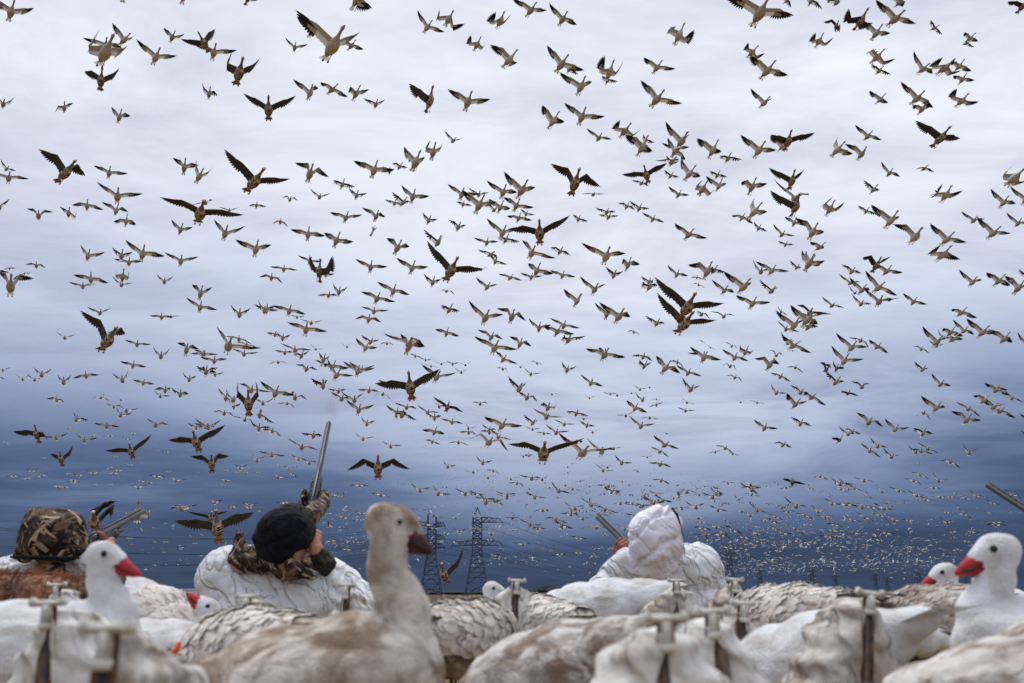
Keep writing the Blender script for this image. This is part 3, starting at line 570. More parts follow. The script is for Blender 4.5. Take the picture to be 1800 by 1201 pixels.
445 5630 527 -152 14 -29 11 6 -14 -32 33 4 -7 -39|wings level, tilting right, by horizon above white hood, leftmost of three
-601 4130 1663 -111 42 10 81 -26 -98 -56 91 13 -47 -38|wings bent down, tilting right, upper middle above tall decoy head, left of two
1414 4918 1871 -141 13 -33 28 6 -9 -34 57 7 4 -33|wings in V, tilting right, upper middle above mottled decoy back, leftmost of three
-43 4701 1148 -119 33 -63 39 7 -5 -32 50 -12 -19 -78|wings in V, tilting right, fairly low above central gap
418 5180 1131 -137 38 -28 18 -1 -18 -51 51 7 1 -33|wings in V, tilting right, fairly low above white hood, left of two
-349 5129 1392 -124 57 -31 17 3 -13 -38 31 -5 -15 -61|wings level, tilting right, lower middle above tallest pylons
230 5143 860 -144 31 -19 35 6 -6 -33 51 6 1 -35|wings in V, tilting right, low above central gap
2284 4446 2734 -91 31 4 6 15 -17 -20 1 20 -21 -13|wings bowed, tilting right, near top above rightmost decoy head
932 3352 1806 -117 13 10 52 -15 -12 -68 81 1 8 -38|wings in V, tilting right, very high above mottled decoy back
1761 4332 2339 -90 45 5 33 -14 -67 -2 48 -5 -7 -16|wings level, tilting right, very high above widest windsock
-1135 5307 1855 -113 33 -14 29 10 -7 -27 34 4 -9 -43|wings level, mid sky above black beanie, right of two
-1356 4929 1277 -127 6 -21 6 0 -14 -41 15 -17 -27 -92|wings level, fairly low above black beanie, leftmost of three
988 3721 896 -120 48 -18 96 3 -92 -64 78 24 -93 -66|wings bent down, fairly low above mottled decoy back
35 4958 1977 -118 47 -4 -6 14 -19 -18 -8 20 -31 -14|wings bowed, upper middle above central gap
-131 4878 1811 -136 33 4 31 -6 -13 -57 42 5 -3 -34|wings in V, upper middle above tallest pylons
-1676 5271 1312 -124 29 -23 30 3 -7 -36 31 -9 -17 -68|wings level, fairly low above upturned red bill, right of two
1071 4851 1407 -152 2 -5 45 -26 -53 -50 56 -4 -44 -36|wings bent down, lower middle above middle pylon
1501 5270 1452 -166 25 -45 22 4 -10 -33 50 -1 -2 -48|wings in V, tilting right, lower middle above mottled decoy back, leftmost of 4
1764 5273 1587 -144 13 -29 20 3 -13 -39 47 6 -1 -34|wings in V, tilting right, lower middle above mottled decoy back, rightmost of 4
-73 5241 852 -125 17 -47 31 11 -7 -26 45 -3 -19 -70|wings in V, tilting right, low above tallest pylons, right of two
520 5620 502 -154 28 -33 8 4 -14 -34 25 -3 -17 -59|wings level, tilting right, by horizon above white hood, rightmost of three
260 3822 1182 -105 57 5 78 2 9 -41 85 8 16 -32|wings raised, lower middle above central gap
2072 5747 850 -161 40 -59 -4 0 -19 -42 38 -3 -8 -54|wings level, tilting right, very low above widest windsock
1510 5011 1972 -146 46 -49 33 7 -7 -32 50 -6 -8 -59|wings in V, tilting right, upper middle above mottled decoy back, middle of three
2304 4691 912 -134 33 -19 47 8 0 -31 65 9 9 -31|wings in V, tilting right, low above rightmost decoy head, second of 4
1864 4564 2061 -143 20 -30 26 -10 -17 -66 76 7 11 -35|wings in V, tilting right, fairly high above widest windsock
-2234 5194 1522 -104 26 13 52 0 -2 -45 49 6 0 -33|wings in V, lower middle above leftmost decoy head
-2139 5854 1684 -128 43 3 17 3 -14 -40 15 3 -15 -39|wings level, lower middle above upturned red bill
647 5160 992 -115 63 -52 27 2 -11 -43 61 -2 1 -52|wings in V, tilting right, low above white hood, left of two
-53 4185 1727 -100 66 -22 53 -1 -1 -47 72 0 8 -47|wings in V, tilting right, fairly high above central gap, leftmost of 4
801 5322 2113 -132 27 -25 13 2 -16 -40 36 5 -5 -35|wings level, tilting right, upper middle above white hood
-719 4746 1216 -99 53 -20 44 2 -4 -41 67 6 8 -35|wings in V, tilting right, fairly low above tall decoy head
36 4453 1162 -123 55 -21 79 1 -104 -57 118 1 -91 -42|wings bent down, tilting right, fairly low above central gap
1422 5031 470 -166 19 -11 25 -18 -25 -88 61 1 3 -43|wings in V, tilting right, by horizon above mottled decoy back, right of two
756 5360 517 -143 26 -14 32 -1 -10 -47 50 4 0 -35|wings in V, tilting right, by horizon above white hood, right of two
102 5773 428 -146 30 -21 22 6 -10 -32 37 4 -6 -39|wings level, tilting right, by horizon above central gap
494 5763 490 -153 16 -28 8 6 -13 -31 21 -2 -23 -62|wings level, tilting right, by horizon above white hood, middle of three
-1086 4460 2691 -123 21 -13 58 9 4 -28 65 6 6 -35|wings in V, tilting right, near top above black beanie, leftmost of three
-11 5299 1756 -110 24 -11 5 9 -17 -27 12 10 -17 -30|wings level, tilting right, mid sky above central gap, left of two
126 4472 1244 -141 51 -7 51 -1 -4 -50 75 9 11 -32|wings in V, tilting right, lower middle above central gap
2662 5374 1140 -129 41 -16 12 11 -15 -25 25 15 -10 -22|wings level, tilting right, fairly low above rightmost decoy head
782 5624 539 -150 42 -19 29 4 -9 -38 47 6 -1 -35|wings in V, tilting right, by horizon above white hood, left of two
2263 4557 868 -138 25 -13 -43 22 -24 -6 -24 38 -37 12|wings bowed, tilting right, low above rightmost decoy head
-1642 3804 1978 -97 60 1 95 12 -55 -68 118 3 -5 -59|wings raised, tilting right, very high above leftmost decoy head
2202 4405 2484 -120 46 5 4 15 -18 -19 -2 20 -23 -14|wings bowed, very high above rightmost decoy head
1443 4424 1624 -78 36 3 23 -1 -12 -44 21 4 -12 -37|wings level, tilting right, upper middle above mottled decoy back
1460 3973 1275 -129 31 -4 36 -20 -17 -78 83 1 11 -40|wings in V, tilting right, mid sky above widest windsock, right of two
2199 5006 1089 -142 35 -29 30 -8 -14 -60 75 5 11 -36|wings in V, tilting right, fairly low above smallest decoy head, right of two
2049 4502 1230 -102 57 -9 -13 15 -24 -19 -5 22 -24 -10|wings bowed, tilting right, lower middle above smallest decoy head
1250 4324 856 -93 58 -11 28 24 -8 -3 29 35 -9 13|wings level, tilting right, low above mottled decoy back
2253 4678 942 -87 57 -29 21 -6 -27 -53 32 5 -61 -38|wings level, tilting right, low above rightmost decoy head, right of two
1683 4834 450 -192 11 -24 -3 -5 -16 -49 12 -32 -25 -119|wings bowed, by horizon above widest windsock
1444 5129 480 -157 24 -13 28 -14 -21 -77 64 1 4 -41|wings in V, tilting right, by horizon above mottled decoy back, left of two
242 5602 444 -149 29 -24 1 3 -16 -36 14 -8 -29 -76|wings level, by horizon above central gap
-1221 4722 1399 -128 36 -21 45 1 -7 -51 79 11 12 -30|wings in V, tilting right, lower middle above black beanie
867 4991 1675 -135 37 -23 31 -3 -12 -51 65 7 7 -33|wings in V, tilting right, mid sky above white hood, right of two
454 5614 1219 -136 33 -33 18 4 -13 -37 48 5 0 -36|wings level, tilting right, fairly low above white hood
2648 6316 942 -167 13 -36 -1 3 -21 -40 31 5 -7 -36|wings level, tilting right, low above smallest decoy head
917 4109 1799 -120 56 -2 57 -1 -1 -47 77 9 13 -31|wings in V, tilting right, fairly high above middle pylon
-827 4479 1061 -94 62 12 -30 24 -19 -2 -20 43 -31 23|wings bowed, fairly low above black beanie
-1216 3721 1182 -112 63 -35 126 2 -18 -77 80 28 -31 -93|wings raised, mid sky above upturned red bill
-2839 6161 986 -130 43 12 46 6 -2 -35 31 2 -9 -42|wings in V, low above leftmost decoy head, left of two
-1529 4325 1674 -98 59 -13 66 4 6 -39 80 5 13 -38|wings raised, tilting right, upper middle above upturned red bill
1760 4948 1615 -147 8 -13 35 -6 -11 -55 58 2 2 -37|wings in V, tilting right, mid sky above widest windsock, left of two
-464 5398 1012 -131 23 -11 28 -5 -16 -58 51 5 0 -34|wings in V, tilting right, low above tallest pylons, left of two
-697 4331 876 -133 29 27 56 -12 -16 -75 82 5 9 -38|wings in V, low above tall decoy head, left of two
430 5156 374 -151 14 2 8 -21 -24 -92 10 -4 -12 -44|wings level, by horizon above white hood
-1539 3751 1261 -113 62 -9 52 -87 113 -39 42 -72 101 -32|wings raised, mid sky above leftmost decoy head
-216 6020 419 -139 18 -13 7 12 -17 -19 1 15 -60 -31|wings bowed, by horizon above tallest pylons
1139 5947 380 -159 32 4 19 -2 -16 -50 20 2 -11 -38|wings level, by horizon above middle pylon
-1346 3998 1022 -117 54 -19 117 -1 -107 -73 117 6 -92 -69|wings bent down, tilting right, fairly low above upturned red bill
-123 4707 1517 -111 36 -7 50 3 -1 -39 61 7 5 -32|wings in V, tilting right, mid sky above tallest pylons
-1789 4949 865 -127 30 -11 63 2 -61 -81 66 8 -23 -74|wings in V, tilting right, low above upturned red bill
-565 5260 1014 -137 31 0 20 -17 -26 -88 41 3 -3 -38|wings level, tilting right, low above tall decoy head
1494 6136 540 -166 17 -32 15 0 -20 -50 50 6 0 -33|wings level, tilting right, by horizon above mottled decoy back
2128 5628 1442 -110 44 -38 -26 11 -24 -22 5 25 -20 -6|wings bowed, tilting right, fairly low above widest windsock
1403 4585 938 -126 24 -17 -50 23 -21 0 -8 56 -20 47|wings bowed, tilting right, low above mottled decoy back
3139 6148 1237 -173 18 -43 13 -2 -21 -53 58 6 3 -34|wings in V, tilting right, low above rightmost decoy head, third of 4
-1495 3915 2418 -95 38 -36 94 9 20 -37 68 -8 -7 -65|wings raised, near top above upturned red bill
913 5098 2169 -124 34 -19 36 3 -7 -39 56 7 3 -33|wings in V, tilting right, fairly high above white hood
-1357 5353 1773 -128 45 -20 11 5 -66 -54 24 2 -66 -58|wings bent down, mid sky above black beanie
-592 5051 948 -126 60 -1 34 -13 -17 -74 71 6 9 -37|wings in V, tilting right, low above tall decoy head
-360 5911 1044 -141 39 -8 14 -3 -22 -57 29 5 -7 -33|wings level, low above tallest pylons, right of two
1711 6087 703 -162 46 -36 22 5 -10 -34 34 -6 -17 -66|wings level, very low above mottled decoy back
3306 6283 1118 -140 55 -38 21 5 -12 -37 52 5 1 -42|wings in V, tilting right, low above rightmost decoy head, rightmost of 4
2483 4657 1212 -155 27 -16 43 -10 -12 -65 90 5 15 -39|wings in V, tilting right, fairly low above rightmost decoy head
-754 4181 2535 -71 46 16 0 15 -19 -19 -17 17 -31 -18|wings bowed, tilting right, near top above tall decoy head
-2391 6324 1371 -106 57 -10 20 3 -13 -40 28 3 -10 -42|wings level, fairly low above leftmost decoy head, rightmost of 4
-2486 5749 910 -123 40 -17 47 6 -1 -33 55 1 0 -43|wings in V, low above leftmost decoy head, right of two
-434 5528 924 -101 73 -6 13 -1 -16 -47 19 5 -14 -39|wings level, low above tallest pylons, left of two
902 6053 809 -137 44 -12 0 1 -21 -43 10 3 -16 -39|wings level, very low above white hood
2404 5829 858 -186 31 -33 7 -1 -14 -43 20 -18 -26 -93|wings level, very low above smallest decoy head
1319 5357 2137 -125 41 -22 -26 4 -26 -34 -14 12 -31 -27|wings bowed, tilting right, upper middle above middle pylon
271 5860 629 -142 33 -33 24 1 -16 -48 62 8 5 -32|wings in V, tilting right, very low above central gap, left of two
-1981 4804 1901 -102 97 35 21 -11 -15 -62 -3 3 -26 -43|wings level, upper middle above leftmost decoy head
116 5741 1902 -138 38 -8 31 6 -8 -34 37 5 -6 -36|wings in V, mid sky above central gap
"""
FLOCK = """
-2227 5670 1070 -125 17 -22 50 4 -1 -35 44 -8 -13 -65
2318 6630 535 -176 21 -44 4 4 -15 -35 28 -3 -16 -60
1925 5271 1596 -152 22 -19 32 -8 -15 -63 69 5 7 -36
1284 6239 396 -144 34 -14 -6 -2 -24 -49 6 1 -16 -41
1258 5250 574 -162 37 8 38 -15 -19 -78 67 3 5 -40
-276 5916 616 -138 29 -8 31 -1 -12 -50 46 5 -1 -33
1614 4759 3150 -120 57 -89 28 -5 -13 -52 74 -11 -2 -63
-291 3687 1381 -107 41 18 74 -4 1 -51 85 9 12 -30
640 4433 1433 -104 65 28 10 18 -7 -63 4 14 -19 38
-733 4882 2600 -117 36 11 57 8 4 -32 46 7 -2 -34
-1253 5992 1683 -130 11 -6 37 9 -4 -28 32 1 -13 -49
508 5812 2468 -135 -2 1 10 15 -13 -16 2 16 -27 -22
661 3806 1779 -116 4 23 23 -27 -16 -83 20 -16 -10 -55
-954 5210 2277 -92 75 4 -10 13 -22 -21 -13 23 -30 -9
-2283 5561 1796 -104 18 -2 46 -2 -7 -52 63 7 5 -32
1577 6606 746 -180 7 -20 -11 4 -30 -40 11 6 -14 -31
1154 4395 1494 -164 17 -1 39 -18 -23 -89 99 3 18 -48
1562 4702 1036 -106 53 -24 45 1 -4 -44 76 8 14 -34
1757 6376 1424 -134 41 -34 -17 8 -22 -27 6 16 -25 -23
1953 5448 1842 -125 35 -26 47 -12 -44 -36 68 8 -46 -45
1734 5918 1038 -131 65 -33 49 -4 -66 -38 73 2 -17 -54
-188 5246 2231 -135 13 2 39 -6 -12 -59 56 6 2 -32
-1182 5588 1297 -110 45 -15 67 8 -86 -47 74 9 -72 -60
145 6432 643 -139 17 -18 20 8 -10 -29 34 6 -7 -36
-471 5489 409 -152 29 -27 40 0 -4 -41 31 -19 -25 -90
273 5854 626 -148 14 -29 28 -3 -17 -57 65 6 5 -35
1243 6208 624 -160 31 -6 44 11 -1 -25 42 5 -6 -42
1838 5737 359 -189 4 -6 4 -1 -14 -44 9 -23 -27 -107
1433 4652 1298 -108 60 20 2 6 -19 -34 -19 10 -30 -30
-1388 4145 2268 -114 53 33 60 -26 -52 -83 130 -4 28 -56
-1929 4664 1665 -109 69 -2 72 2 7 -42 81 5 13 -38
-1479 4489 1874 -117 -8 46 23 -38 -26 -118 18 -9 -10 -50
-1109 5357 2263 -121 16 -5 54 7 2 -33 59 7 4 -32
-1627 5555 1034 -123 26 -9 22 -23 -51 -73 32 1 -53 -76
338 6380 1109 -142 22 -17 24 9 -9 -27 34 6 -9 -39
398 6085 1127 -125 54 -13 -12 15 -20 -16 -5 27 -35 -5
749 5493 2247 -126 42 -18 36 3 -7 -41 56 7 3 -34
-1496 5512 991 -123 16 -15 6 -25 -26 -109 16 0 -10 -43
2994 6792 919 -163 27 -37 -27 7 -25 -30 -7 13 -36 -30
1488 4040 2674 -127 8 17 24 -67 31 -3 38 -42 97 -22
1965 5044 2176 -95 52 -11 37 5 -6 -36 51 15 4 -21
2080 5091 2919 -109 28 -14 -5 17 -20 -14 4 22 -20 -9
1104 4705 2204 -115 50 5 -11 19 -21 -12 -18 23 -32 -9
-1304 4586 1342 -127 54 -2 73 4 9 -38 81 8 14 -33
2238 6196 1622 -159 25 -30 -30 7 -71 -37 10 3 -18 -31
-1120 5573 909 -127 60 19 30 -20 -21 -84 47 2 -1 -40
75 4908 999 -134 36 -26 49 -8 -83 -80 49 -6 -4 -102
266 4145 662 -148 1 7 8 -52 -19 -138 22 -12 -7 -54
109 5531 665 -147 30 9 22 -21 -25 -92 39 0 -4 -42
343 5470 495 -152 22 9 41 -11 -18 -74 64 3 3 -38
-1303 5086 1509 -125 68 26 57 -7 -6 -58 68 8 7 -32
-1437 4383 403 -143 10 -46 79 -6 4 -55 49 -28 -32 -107
-894 6112 1276 -132 52 7 18 -10 -19 -66 22 1 -10 -40
1262 6324 633 -175 38 -10 40 6 -4 -33 48 5 -1 -37
243 4170 1109 -120 40 27 -19 36 -15 16 -9 66 -18 60
292 5967 435 -133 49 -51 30 5 -8 -37 38 -15 -25 -88
149 6525 653 -144 34 -23 24 5 -10 -34 43 5 -3 -36
-1602 5090 1172 -110 89 -1 51 -10 -9 -65 82 1 13 -47
-843 4844 980 -116 36 -6 46 -16 -24 -95 61 1 -9 -74
2153 5837 887 -160 29 -24 30 -11 -18 -71 77 5 10 -39
-431 5842 609 -139 29 -44 42 6 -3 -30 63 -2 0 -51
-105 4581 1643 -97 8 -5 9 -29 -18 -88 20 -14 -9 -53
-1591 5131 888 -103 33 9 30 -26 -25 -98 71 -1 6 -46
1909 5818 664 -174 32 -7 25 -20 -27 -96 66 3 5 -44
32 4495 966 -117 31 6 58 -8 -7 -59 82 5 10 -36
803 5928 1452 -134 47 -13 0 -14 -22 -71 10 -5 -13 -48
-1445 5630 960 -127 73 -13 48 0 -4 -48 70 5 9 -38
-775 6334 958 -156 33 -8 34 5 -22 -55 51 15 0 -22
31 4207 901 -118 43 5 67 -4 -2 -53 90 8 15 -33
-328 5001 1484 -74 76 5 5 12 -18 -24 0 21 -23 -12
1348 6675 472 -159 21 -10 12 -7 -22 -63 28 2 -7 -38
-894 6831 699 -146 19 -18 -3 3 -19 -36 10 2 -18 -42
337 5370 487 -161 13 11 33 -21 -32 -103 65 1 3 -46
-523 5693 614 -147 27 4 42 -8 -20 -73 70 7 6 -35
562 5538 2240 -134 30 4 31 -10 -14 -63 44 1 -2 -37
-946 6278 998 -144 22 -12 40 5 -5 -36 54 7 2 -31
-596 6479 699 -149 17 -15 36 6 -5 -33 47 4 -1 -37
2507 7116 828 -177 19 -12 10 -4 -23 -56 26 3 -8 -36
-328 5098 2492 -106 2 -5 50 -1 -3 -45 61 5 4 -33
275 5405 1948 -106 49 -22 18 9 -25 -55 22 18 -77 -18
788 5231 1474 -117 48 -4 36 -10 -12 -61 61 3 4 -37
868 4742 1008 -129 42 -13 59 -1 -1 -48 88 8 15 -33
3046 7445 906 -171 20 -31 -14 3 -26 -39 12 4 -15 -37
2442 6597 589 -180 8 -19 13 -16 -27 -86 40 1 -4 -41
-539 4602 1922 -80 48 2 50 -6 -6 -53 68 6 6 -32
1034 6949 1011 -124 28 -37 -12 10 -21 -25 15 13 -18 -27
-27 5796 595 -154 28 14 31 -18 -28 -93 54 3 0 -40
1258 7155 755 -173 20 -12 4 4 -19 -37 16 5 -13 -35
2273 7180 480 -171 24 -24 13 8 -13 -31 22 -2 -30 -70
-3314 6592 2262 -123 53 -8 0 37 -58 -56 8 22 -41 -50
-2968 6398 1692 -118 16 -5 52 6 1 -34 57 7 3 -33
1061 4984 1694 -95 55 9 -17 19 -25 -13 -27 23 -35 -10
2787 7355 565 -191 24 -27 21 3 -20 -48 52 9 0 -29
2080 6164 408 -191 21 -49 13 -4 -13 -46 27 -24 -25 -100
1529 7016 475 -143 41 -48 13 7 -13 -33 34 -5 -20 -70
-2548 4540 2422 -102 33 -18 98 9 21 -35 72 -5 -1 -58
-364 6739 1044 -153 25 -11 -10 2 -20 -37 -4 0 -26 -47
-189 6912 672 -131 43 -8 24 7 -10 -31 29 6 -10 -36
1679 5380 3560 -66 52 2 -8 -6 -20 -49 -17 3 -27 -38
1112 6087 551 -157 31 2 48 -2 -6 -51 59 5 3 -34
2218 6664 621 -151 36 -9 -15 18 -20 -10 -12 30 -42 -1
-2052 7161 835 -131 3 -7 -6 4 -20 -34 -4 2 -26 -43
3325 6947 506 -199 40 -16 16 1 -12 -42 17 -17 -27 -92
-1955 6448 2615 -119 6 10 38 1 -7 -44 35 5 -5 -33
612 5921 2361 -120 38 6 19 13 -12 -22 11 14 -18 -23
-1642 6765 1126 -127 50 -24 -22 3 -32 -41 0 3 -20 -38
-34 6526 652 -145 18 3 35 -2 -11 -51 42 4 -3 -34
603 6602 838 -147 16 -36 35 9 -5 -27 45 -2 -12 -61
-1189 6185 1922 -117 49 15 22 -6 -14 -54 14 -1 -13 -43
-2224 4509 2386 -111 55 59 38 13 -3 -47 -5 24 -68 -64
2486 6548 2649 -120 48 -27 -5 11 -21 -25 17 21 -15 -13
-99 5585 1950 -129 38 -64 42 4 -4 -34 52 -14 -15 -74
1143 4196 1339 -128 19 12 44 -24 -19 -85 86 -3 9 -46
1274 5278 1325 -107 79 -27 39 -28 26 36 92 -22 79 -2
1501 6980 1040 -142 28 -41 -24 7 -23 -28 -2 14 -37 -29
3697 7411 753 -179 23 -46 44 -2 -78 -41 63 8 -73 -47
-3333 6083 2762 -74 23 -15 38 -7 -13 -62 75 7 10 -34
-2311 6876 802 -127 18 -8 32 -1 -18 -59 53 9 0 -30
2345 5633 935 -118 75 -14 27 13 -36 -42 34 23 -59 -9
-888 4588 995 -139 72 57 69 -16 -12 -76 109 4 25 -46
1479 7231 628 -159 22 -20 16 -1 -18 -50 39 4 -4 -35
2162 7443 608 -167 24 -34 -12 4 -19 -34 10 0 -29 -58
2657 7204 638 -139 22 -23 15 7 -14 -32 34 8 -6 -32
2530 7499 575 -170 24 -21 16 -1 -18 -50 40 4 -4 -35
1873 7011 452 -165 41 -40 35 7 -5 -31 50 -3 -7 -56
2002 7144 489 -185 24 -45 -17 -2 -21 -43 15 -7 -18 -63
1661 6145 1269 -151 28 -35 40 2 -7 -43 77 7 12 -33
-887 5298 2248 -115 54 -26 68 9 9 -31 68 -1 2 -49
-33 4895 1833 -103 51 13 -35 24 -19 -1 -27 43 -32 20
-874 5969 1556 -100 50 -8 48 7 0 -33 54 7 2 -35
-958 7334 744 -145 21 -9 -1 4 -34 -46 14 7 -13 -28
-461 6291 658 -143 17 -45 45 5 -3 -34 52 -8 -13 -69
478 6136 578 -144 7 -12 20 -18 -24 -86 49 -2 -1 -44
702 6371 857 -133 48 -34 42 8 -3 -30 67 4 7 -39
3187 6084 971 -171 31 -9 39 -13 -17 -74 83 3 11 -42
-790 5979 1229 -136 7 -27 -25 5 -27 -28 -29 10 -85 -33
-159 6909 1141 -157 52 -20 10 0 -15 -41 21 -4 -15 -54
824 7119 1296 -167 14 12 35 5 -6 -36 26 5 -9 -34
-3048 5545 2276 -123 47 79 7 31 -13 6 -30 43 -47 16
2297 7760 425 -183 27 -12 0 0 -44 -59 14 6 -13 -30
-3384 6908 1516 -107 24 -9 57 8 3 -29 54 1 -2 -46
-1567 6677 1658 -124 45 12 30 -9 -16 -65 38 3 -4 -36
1087 5932 540 -171 26 20 43 -16 -25 -87 72 3 5 -42
-1876 5532 1139 -118 70 20 45 -17 -17 -82 90 4 18 -45
-1634 6979 836 -148 18 -25 27 4 -9 -35 46 3 -2 -40
-319 6809 709 -130 19 -15 9 -12 -24 -72 28 0 -7 -40
1618 5480 1140 -143 33 -23 37 -41 15 -68 74 3 -39 -49
3084 7677 890 -169 22 -25 -16 -4 -32 -54 6 1 -15 -39
2828 7328 777 -168 21 -19 8 -12 -24 -72 31 0 -6 -41
-2748 5685 1285 -111 47 -7 80 9 13 -30 72 2 6 -44
-1694 7030 1673 -146 9 2 4 2 -34 -51 -4 6 -48 -40
-1628 5566 1123 -128 60 -74 -26 41 -43 16 13 31 -12 7
-1130 7410 822 -143 33 4 8 -2 -27 -56 11 5 -13 -33
-282 7266 907 -152 7 10 26 0 -15 -51 25 5 -8 -32
-2870 7686 838 -136 22 6 36 5 -8 -41 36 9 -4 -27
2797 6554 766 -175 16 -26 41 -4 -12 -59 81 5 10 -38
641 6650 739 -149 17 -3 11 -17 -24 -83 21 -2 -9 -42
1475 7825 538 -153 46 -17 -2 6 -19 -33 8 6 -21 -39
1818 7952 474 -159 28 -14 5 6 -17 -33 15 6 -16 -37
809 7252 496 -168 24 -15 36 6 -5 -32 45 3 -3 -40
1388 7506 594 -176 7 -20 16 4 -11 -34 23 -4 -19 -61
-828 6567 2717 -120 48 -1 21 -10 -17 -64 35 2 -5 -38
-414 4969 1624 -118 64 -1 65 -1 2 -48 87 7 18 -35
128 6643 1499 -149 19 -26 41 7 -2 -29 56 2 1 -43
2856 7076 719 -170 20 -9 23 -14 -21 -76 50 0 -1 -42
-992 5099 1239 -111 74 -40 116 4 28 -42 94 -6 4 -56
72 6716 363 -140 23 6 18 -17 -22 -81 28 -2 -7 -42
2897 7841 500 -189 47 -19 18 2 -11 -38 23 -7 -19 -66
-1185 7768 863 -125 5 -6 7 7 -16 -31 10 6 -18 -35
392 6716 558 -143 37 6 17 -17 -21 -79 25 -3 -8 -43
2243 6808 772 -148 36 0 -14 25 -17 1 -4 44 -30 27
2500 7740 398 -187 28 -15 5 2 -14 -38 11 -8 -26 -70
928 7739 721 -149 24 -8 0 6 -19 -31 3 6 -21 -36
3268 6016 1991 -118 44 -19 35 7 -6 -33 56 13 6 -25
-1330 7454 422 -140 26 7 2 -7 -32 -69 -2 2 -16 -37
816 7556 705 -148 23 0 -5 4 -22 -36 -6 4 -23 -37
914 7535 608 -149 43 -5 35 12 -5 -23 34 7 -10 -40
-289 5033 1955 -112 51 -28 88 -8 -4 -58 61 20 -15 -74
610 5666 1896 -122 51 -22 62 9 6 -31 69 2 7 -44
1809 6612 1010 -114 51 -17 17 -10 -45 -27 35 6 -61 -52
1139 7637 884 -142 48 -24 -14 7 -22 -30 -3 12 -33 -31
2783 5854 3663 -89 7 -28 -14 18 -22 -13 6 23 -18 -7
783 5747 1353 -87 80 14 22 25 -10 -2 11 36 -16 13
1731 7129 629 -156 21 -34 11 -16 -26 -85 52 2 1 -41
-2976 5473 1846 -95 85 45 0 5 -21 -37 -45 10 -45 -32
2547 5703 2595 -122 18 -2 -15 7 -25 -30 -17 8 -28 -31
1347 7624 1424 -161 29 -19 25 7 -9 -31 35 2 -8 -44
3673 8131 798 -186 13 -14 -26 2 -33 -42 -12 3 -23 -37
1779 7347 466 -160 25 -15 18 -13 -23 -77 45 1 -2 -40
2615 8211 763 -167 27 -32 18 7 -11 -31 42 4 -5 -42
3031 8304 673 -170 28 -28 -21 1 -32 -44 5 3 -17 -37
809 6572 2694 -112 50 -20 28 8 -56 -54 40 20 -53 -56
-2389 5999 1101 -107 43 -35 65 10 6 -26 80 1 8 -44
-1551 7223 992 -126 30 -11 25 -7 -21 -68 52 7 0 -34
1139 7596 730 -135 37 -46 27 11 -9 -27 42 -3 -19 -69
2378 6222 878 -147 34 -12 46 -7 -9 -58 79 5 10 -37
2580 7744 871 -163 22 -25 27 1 -12 -44 54 5 2 -34
-2134 5833 1903 -118 41 -1 73 7 10 -33 74 7 10 -33
1924 5366 1149 -151 32 -16 93 -23 -62 -67 75 0 -47 -86
-3158 7517 1507 -109 17 -22 -2 8 -24 -25 -8 14 -94 -31
-2696 6088 1091 -105 59 -36 58 16 -46 -41 106 -11 -21 -48
-1481 5828 1143 -138 27 -28 80 2 8 -45 43 -21 -26 -95
-524 4683 871 -121 55 -27 -6 8 -28 -31 -50 20 -149 -50
-2145 4515 1830 -116 49 -52 -2 -40 208 -18 25 -13 8 -49
-2619 7361 2108 -127 7 0 23 3 -9 -37 14 -12 -28 -81
-1852 5110 1260 -120 47 -1 87 8 16 -31 84 6 14 -36
-2833 7965 953 -128 37 -7 24 7 -42 -49 26 9 -56 -51
-1185 6672 1385 -128 47 21 38 -13 -15 -70 48 3 -1 -37
1100 7860 1408 -170 18 -7 -3 4 -20 -36 2 4 -20 -38
1139 6519 688 -171 17 3 9 -27 -26 -112 9 -2 -12 -45
3362 7985 869 -181 24 -3 -10 -6 -30 -60 -7 -1 -18 -41
-3262 7771 953 -120 22 6 49 4 -1 -40 48 7 0 -31
898 6428 2809 -120 29 -6 13 -12 -17 -63 24 -4 -9 -45
1344 6053 2703 -105 57 -2 0 15 -19 -19 1 22 -22 -11
2185 7493 1738 -159 24 -34 -32 -4 -2 -42 -14 -6 -8 -64
-2634 7330 1479 -128 40 -17 39 5 -6 -39 59 9 5 -29
171 4701 910 -137 45 -52 54 -3 122 -58 53 -36 -45 -112
1597 7787 674 -163 25 -15 24 -3 -18 -57 47 5 -1 -34
626 5908 3310 -102 71 9 -8 20 -21 -11 -13 28 -27 -1
3225 6334 3838 -77 4 3 -17 31 -22 5 -18 35 -27 9
-483 5423 2145 -105 61 -29 69 5 7 -37 87 2 14 -42
-1247 5734 1412 -84 79 28 32 22 -6 -8 9 29 -19 2
2761 7612 431 -170 27 -7 27 -12 -20 -73 54 2 0 -40
2119 6229 1022 -153 32 -2 32 -22 -22 -89 78 0 9 -45
2668 7222 762 -179 9 -19 32 -10 -22 -76 73 3 6 -42
-1076 4191 785 -133 47 -108 56 -15 -4 -55 54 -41 -28 -109
-714 5688 1228 -114 37 23 34 -28 -22 -93 64 -4 3 -45
598 5582 1861 -135 48 -23 69 9 9 -30 81 5 13 -38
-1786 7785 1509 -125 31 -8 -19 4 -50 -44 -3 3 -19 -33
-198 6757 906 -143 52 -15 51 3 -1 -40 70 8 9 -32
3066 7444 721 -185 24 -49 46 3 -4 -39 43 -17 -27 -91
3565 8353 828 -183 13 -18 -18 -5 -40 -60 -5 1 -18 -37
1941 8150 425 -161 10 -29 12 -6 -23 -61 44 2 -2 -38
551 8381 490 -162 51 -10 16 3 -19 -45 30 8 -7 -31
-530 6841 562 -153 21 -22 1 -4 -14 -46 12 -25 -25 -102
696 6980 737 -99 58 -9 11 19 -14 -12 15 25 -16 -6
1725 7292 596 -160 23 0 36 -10 -16 -67 57 2 1 -39
2793 8744 625 -184 54 -19 -2 2 -21 -41 13 2 -16 -43
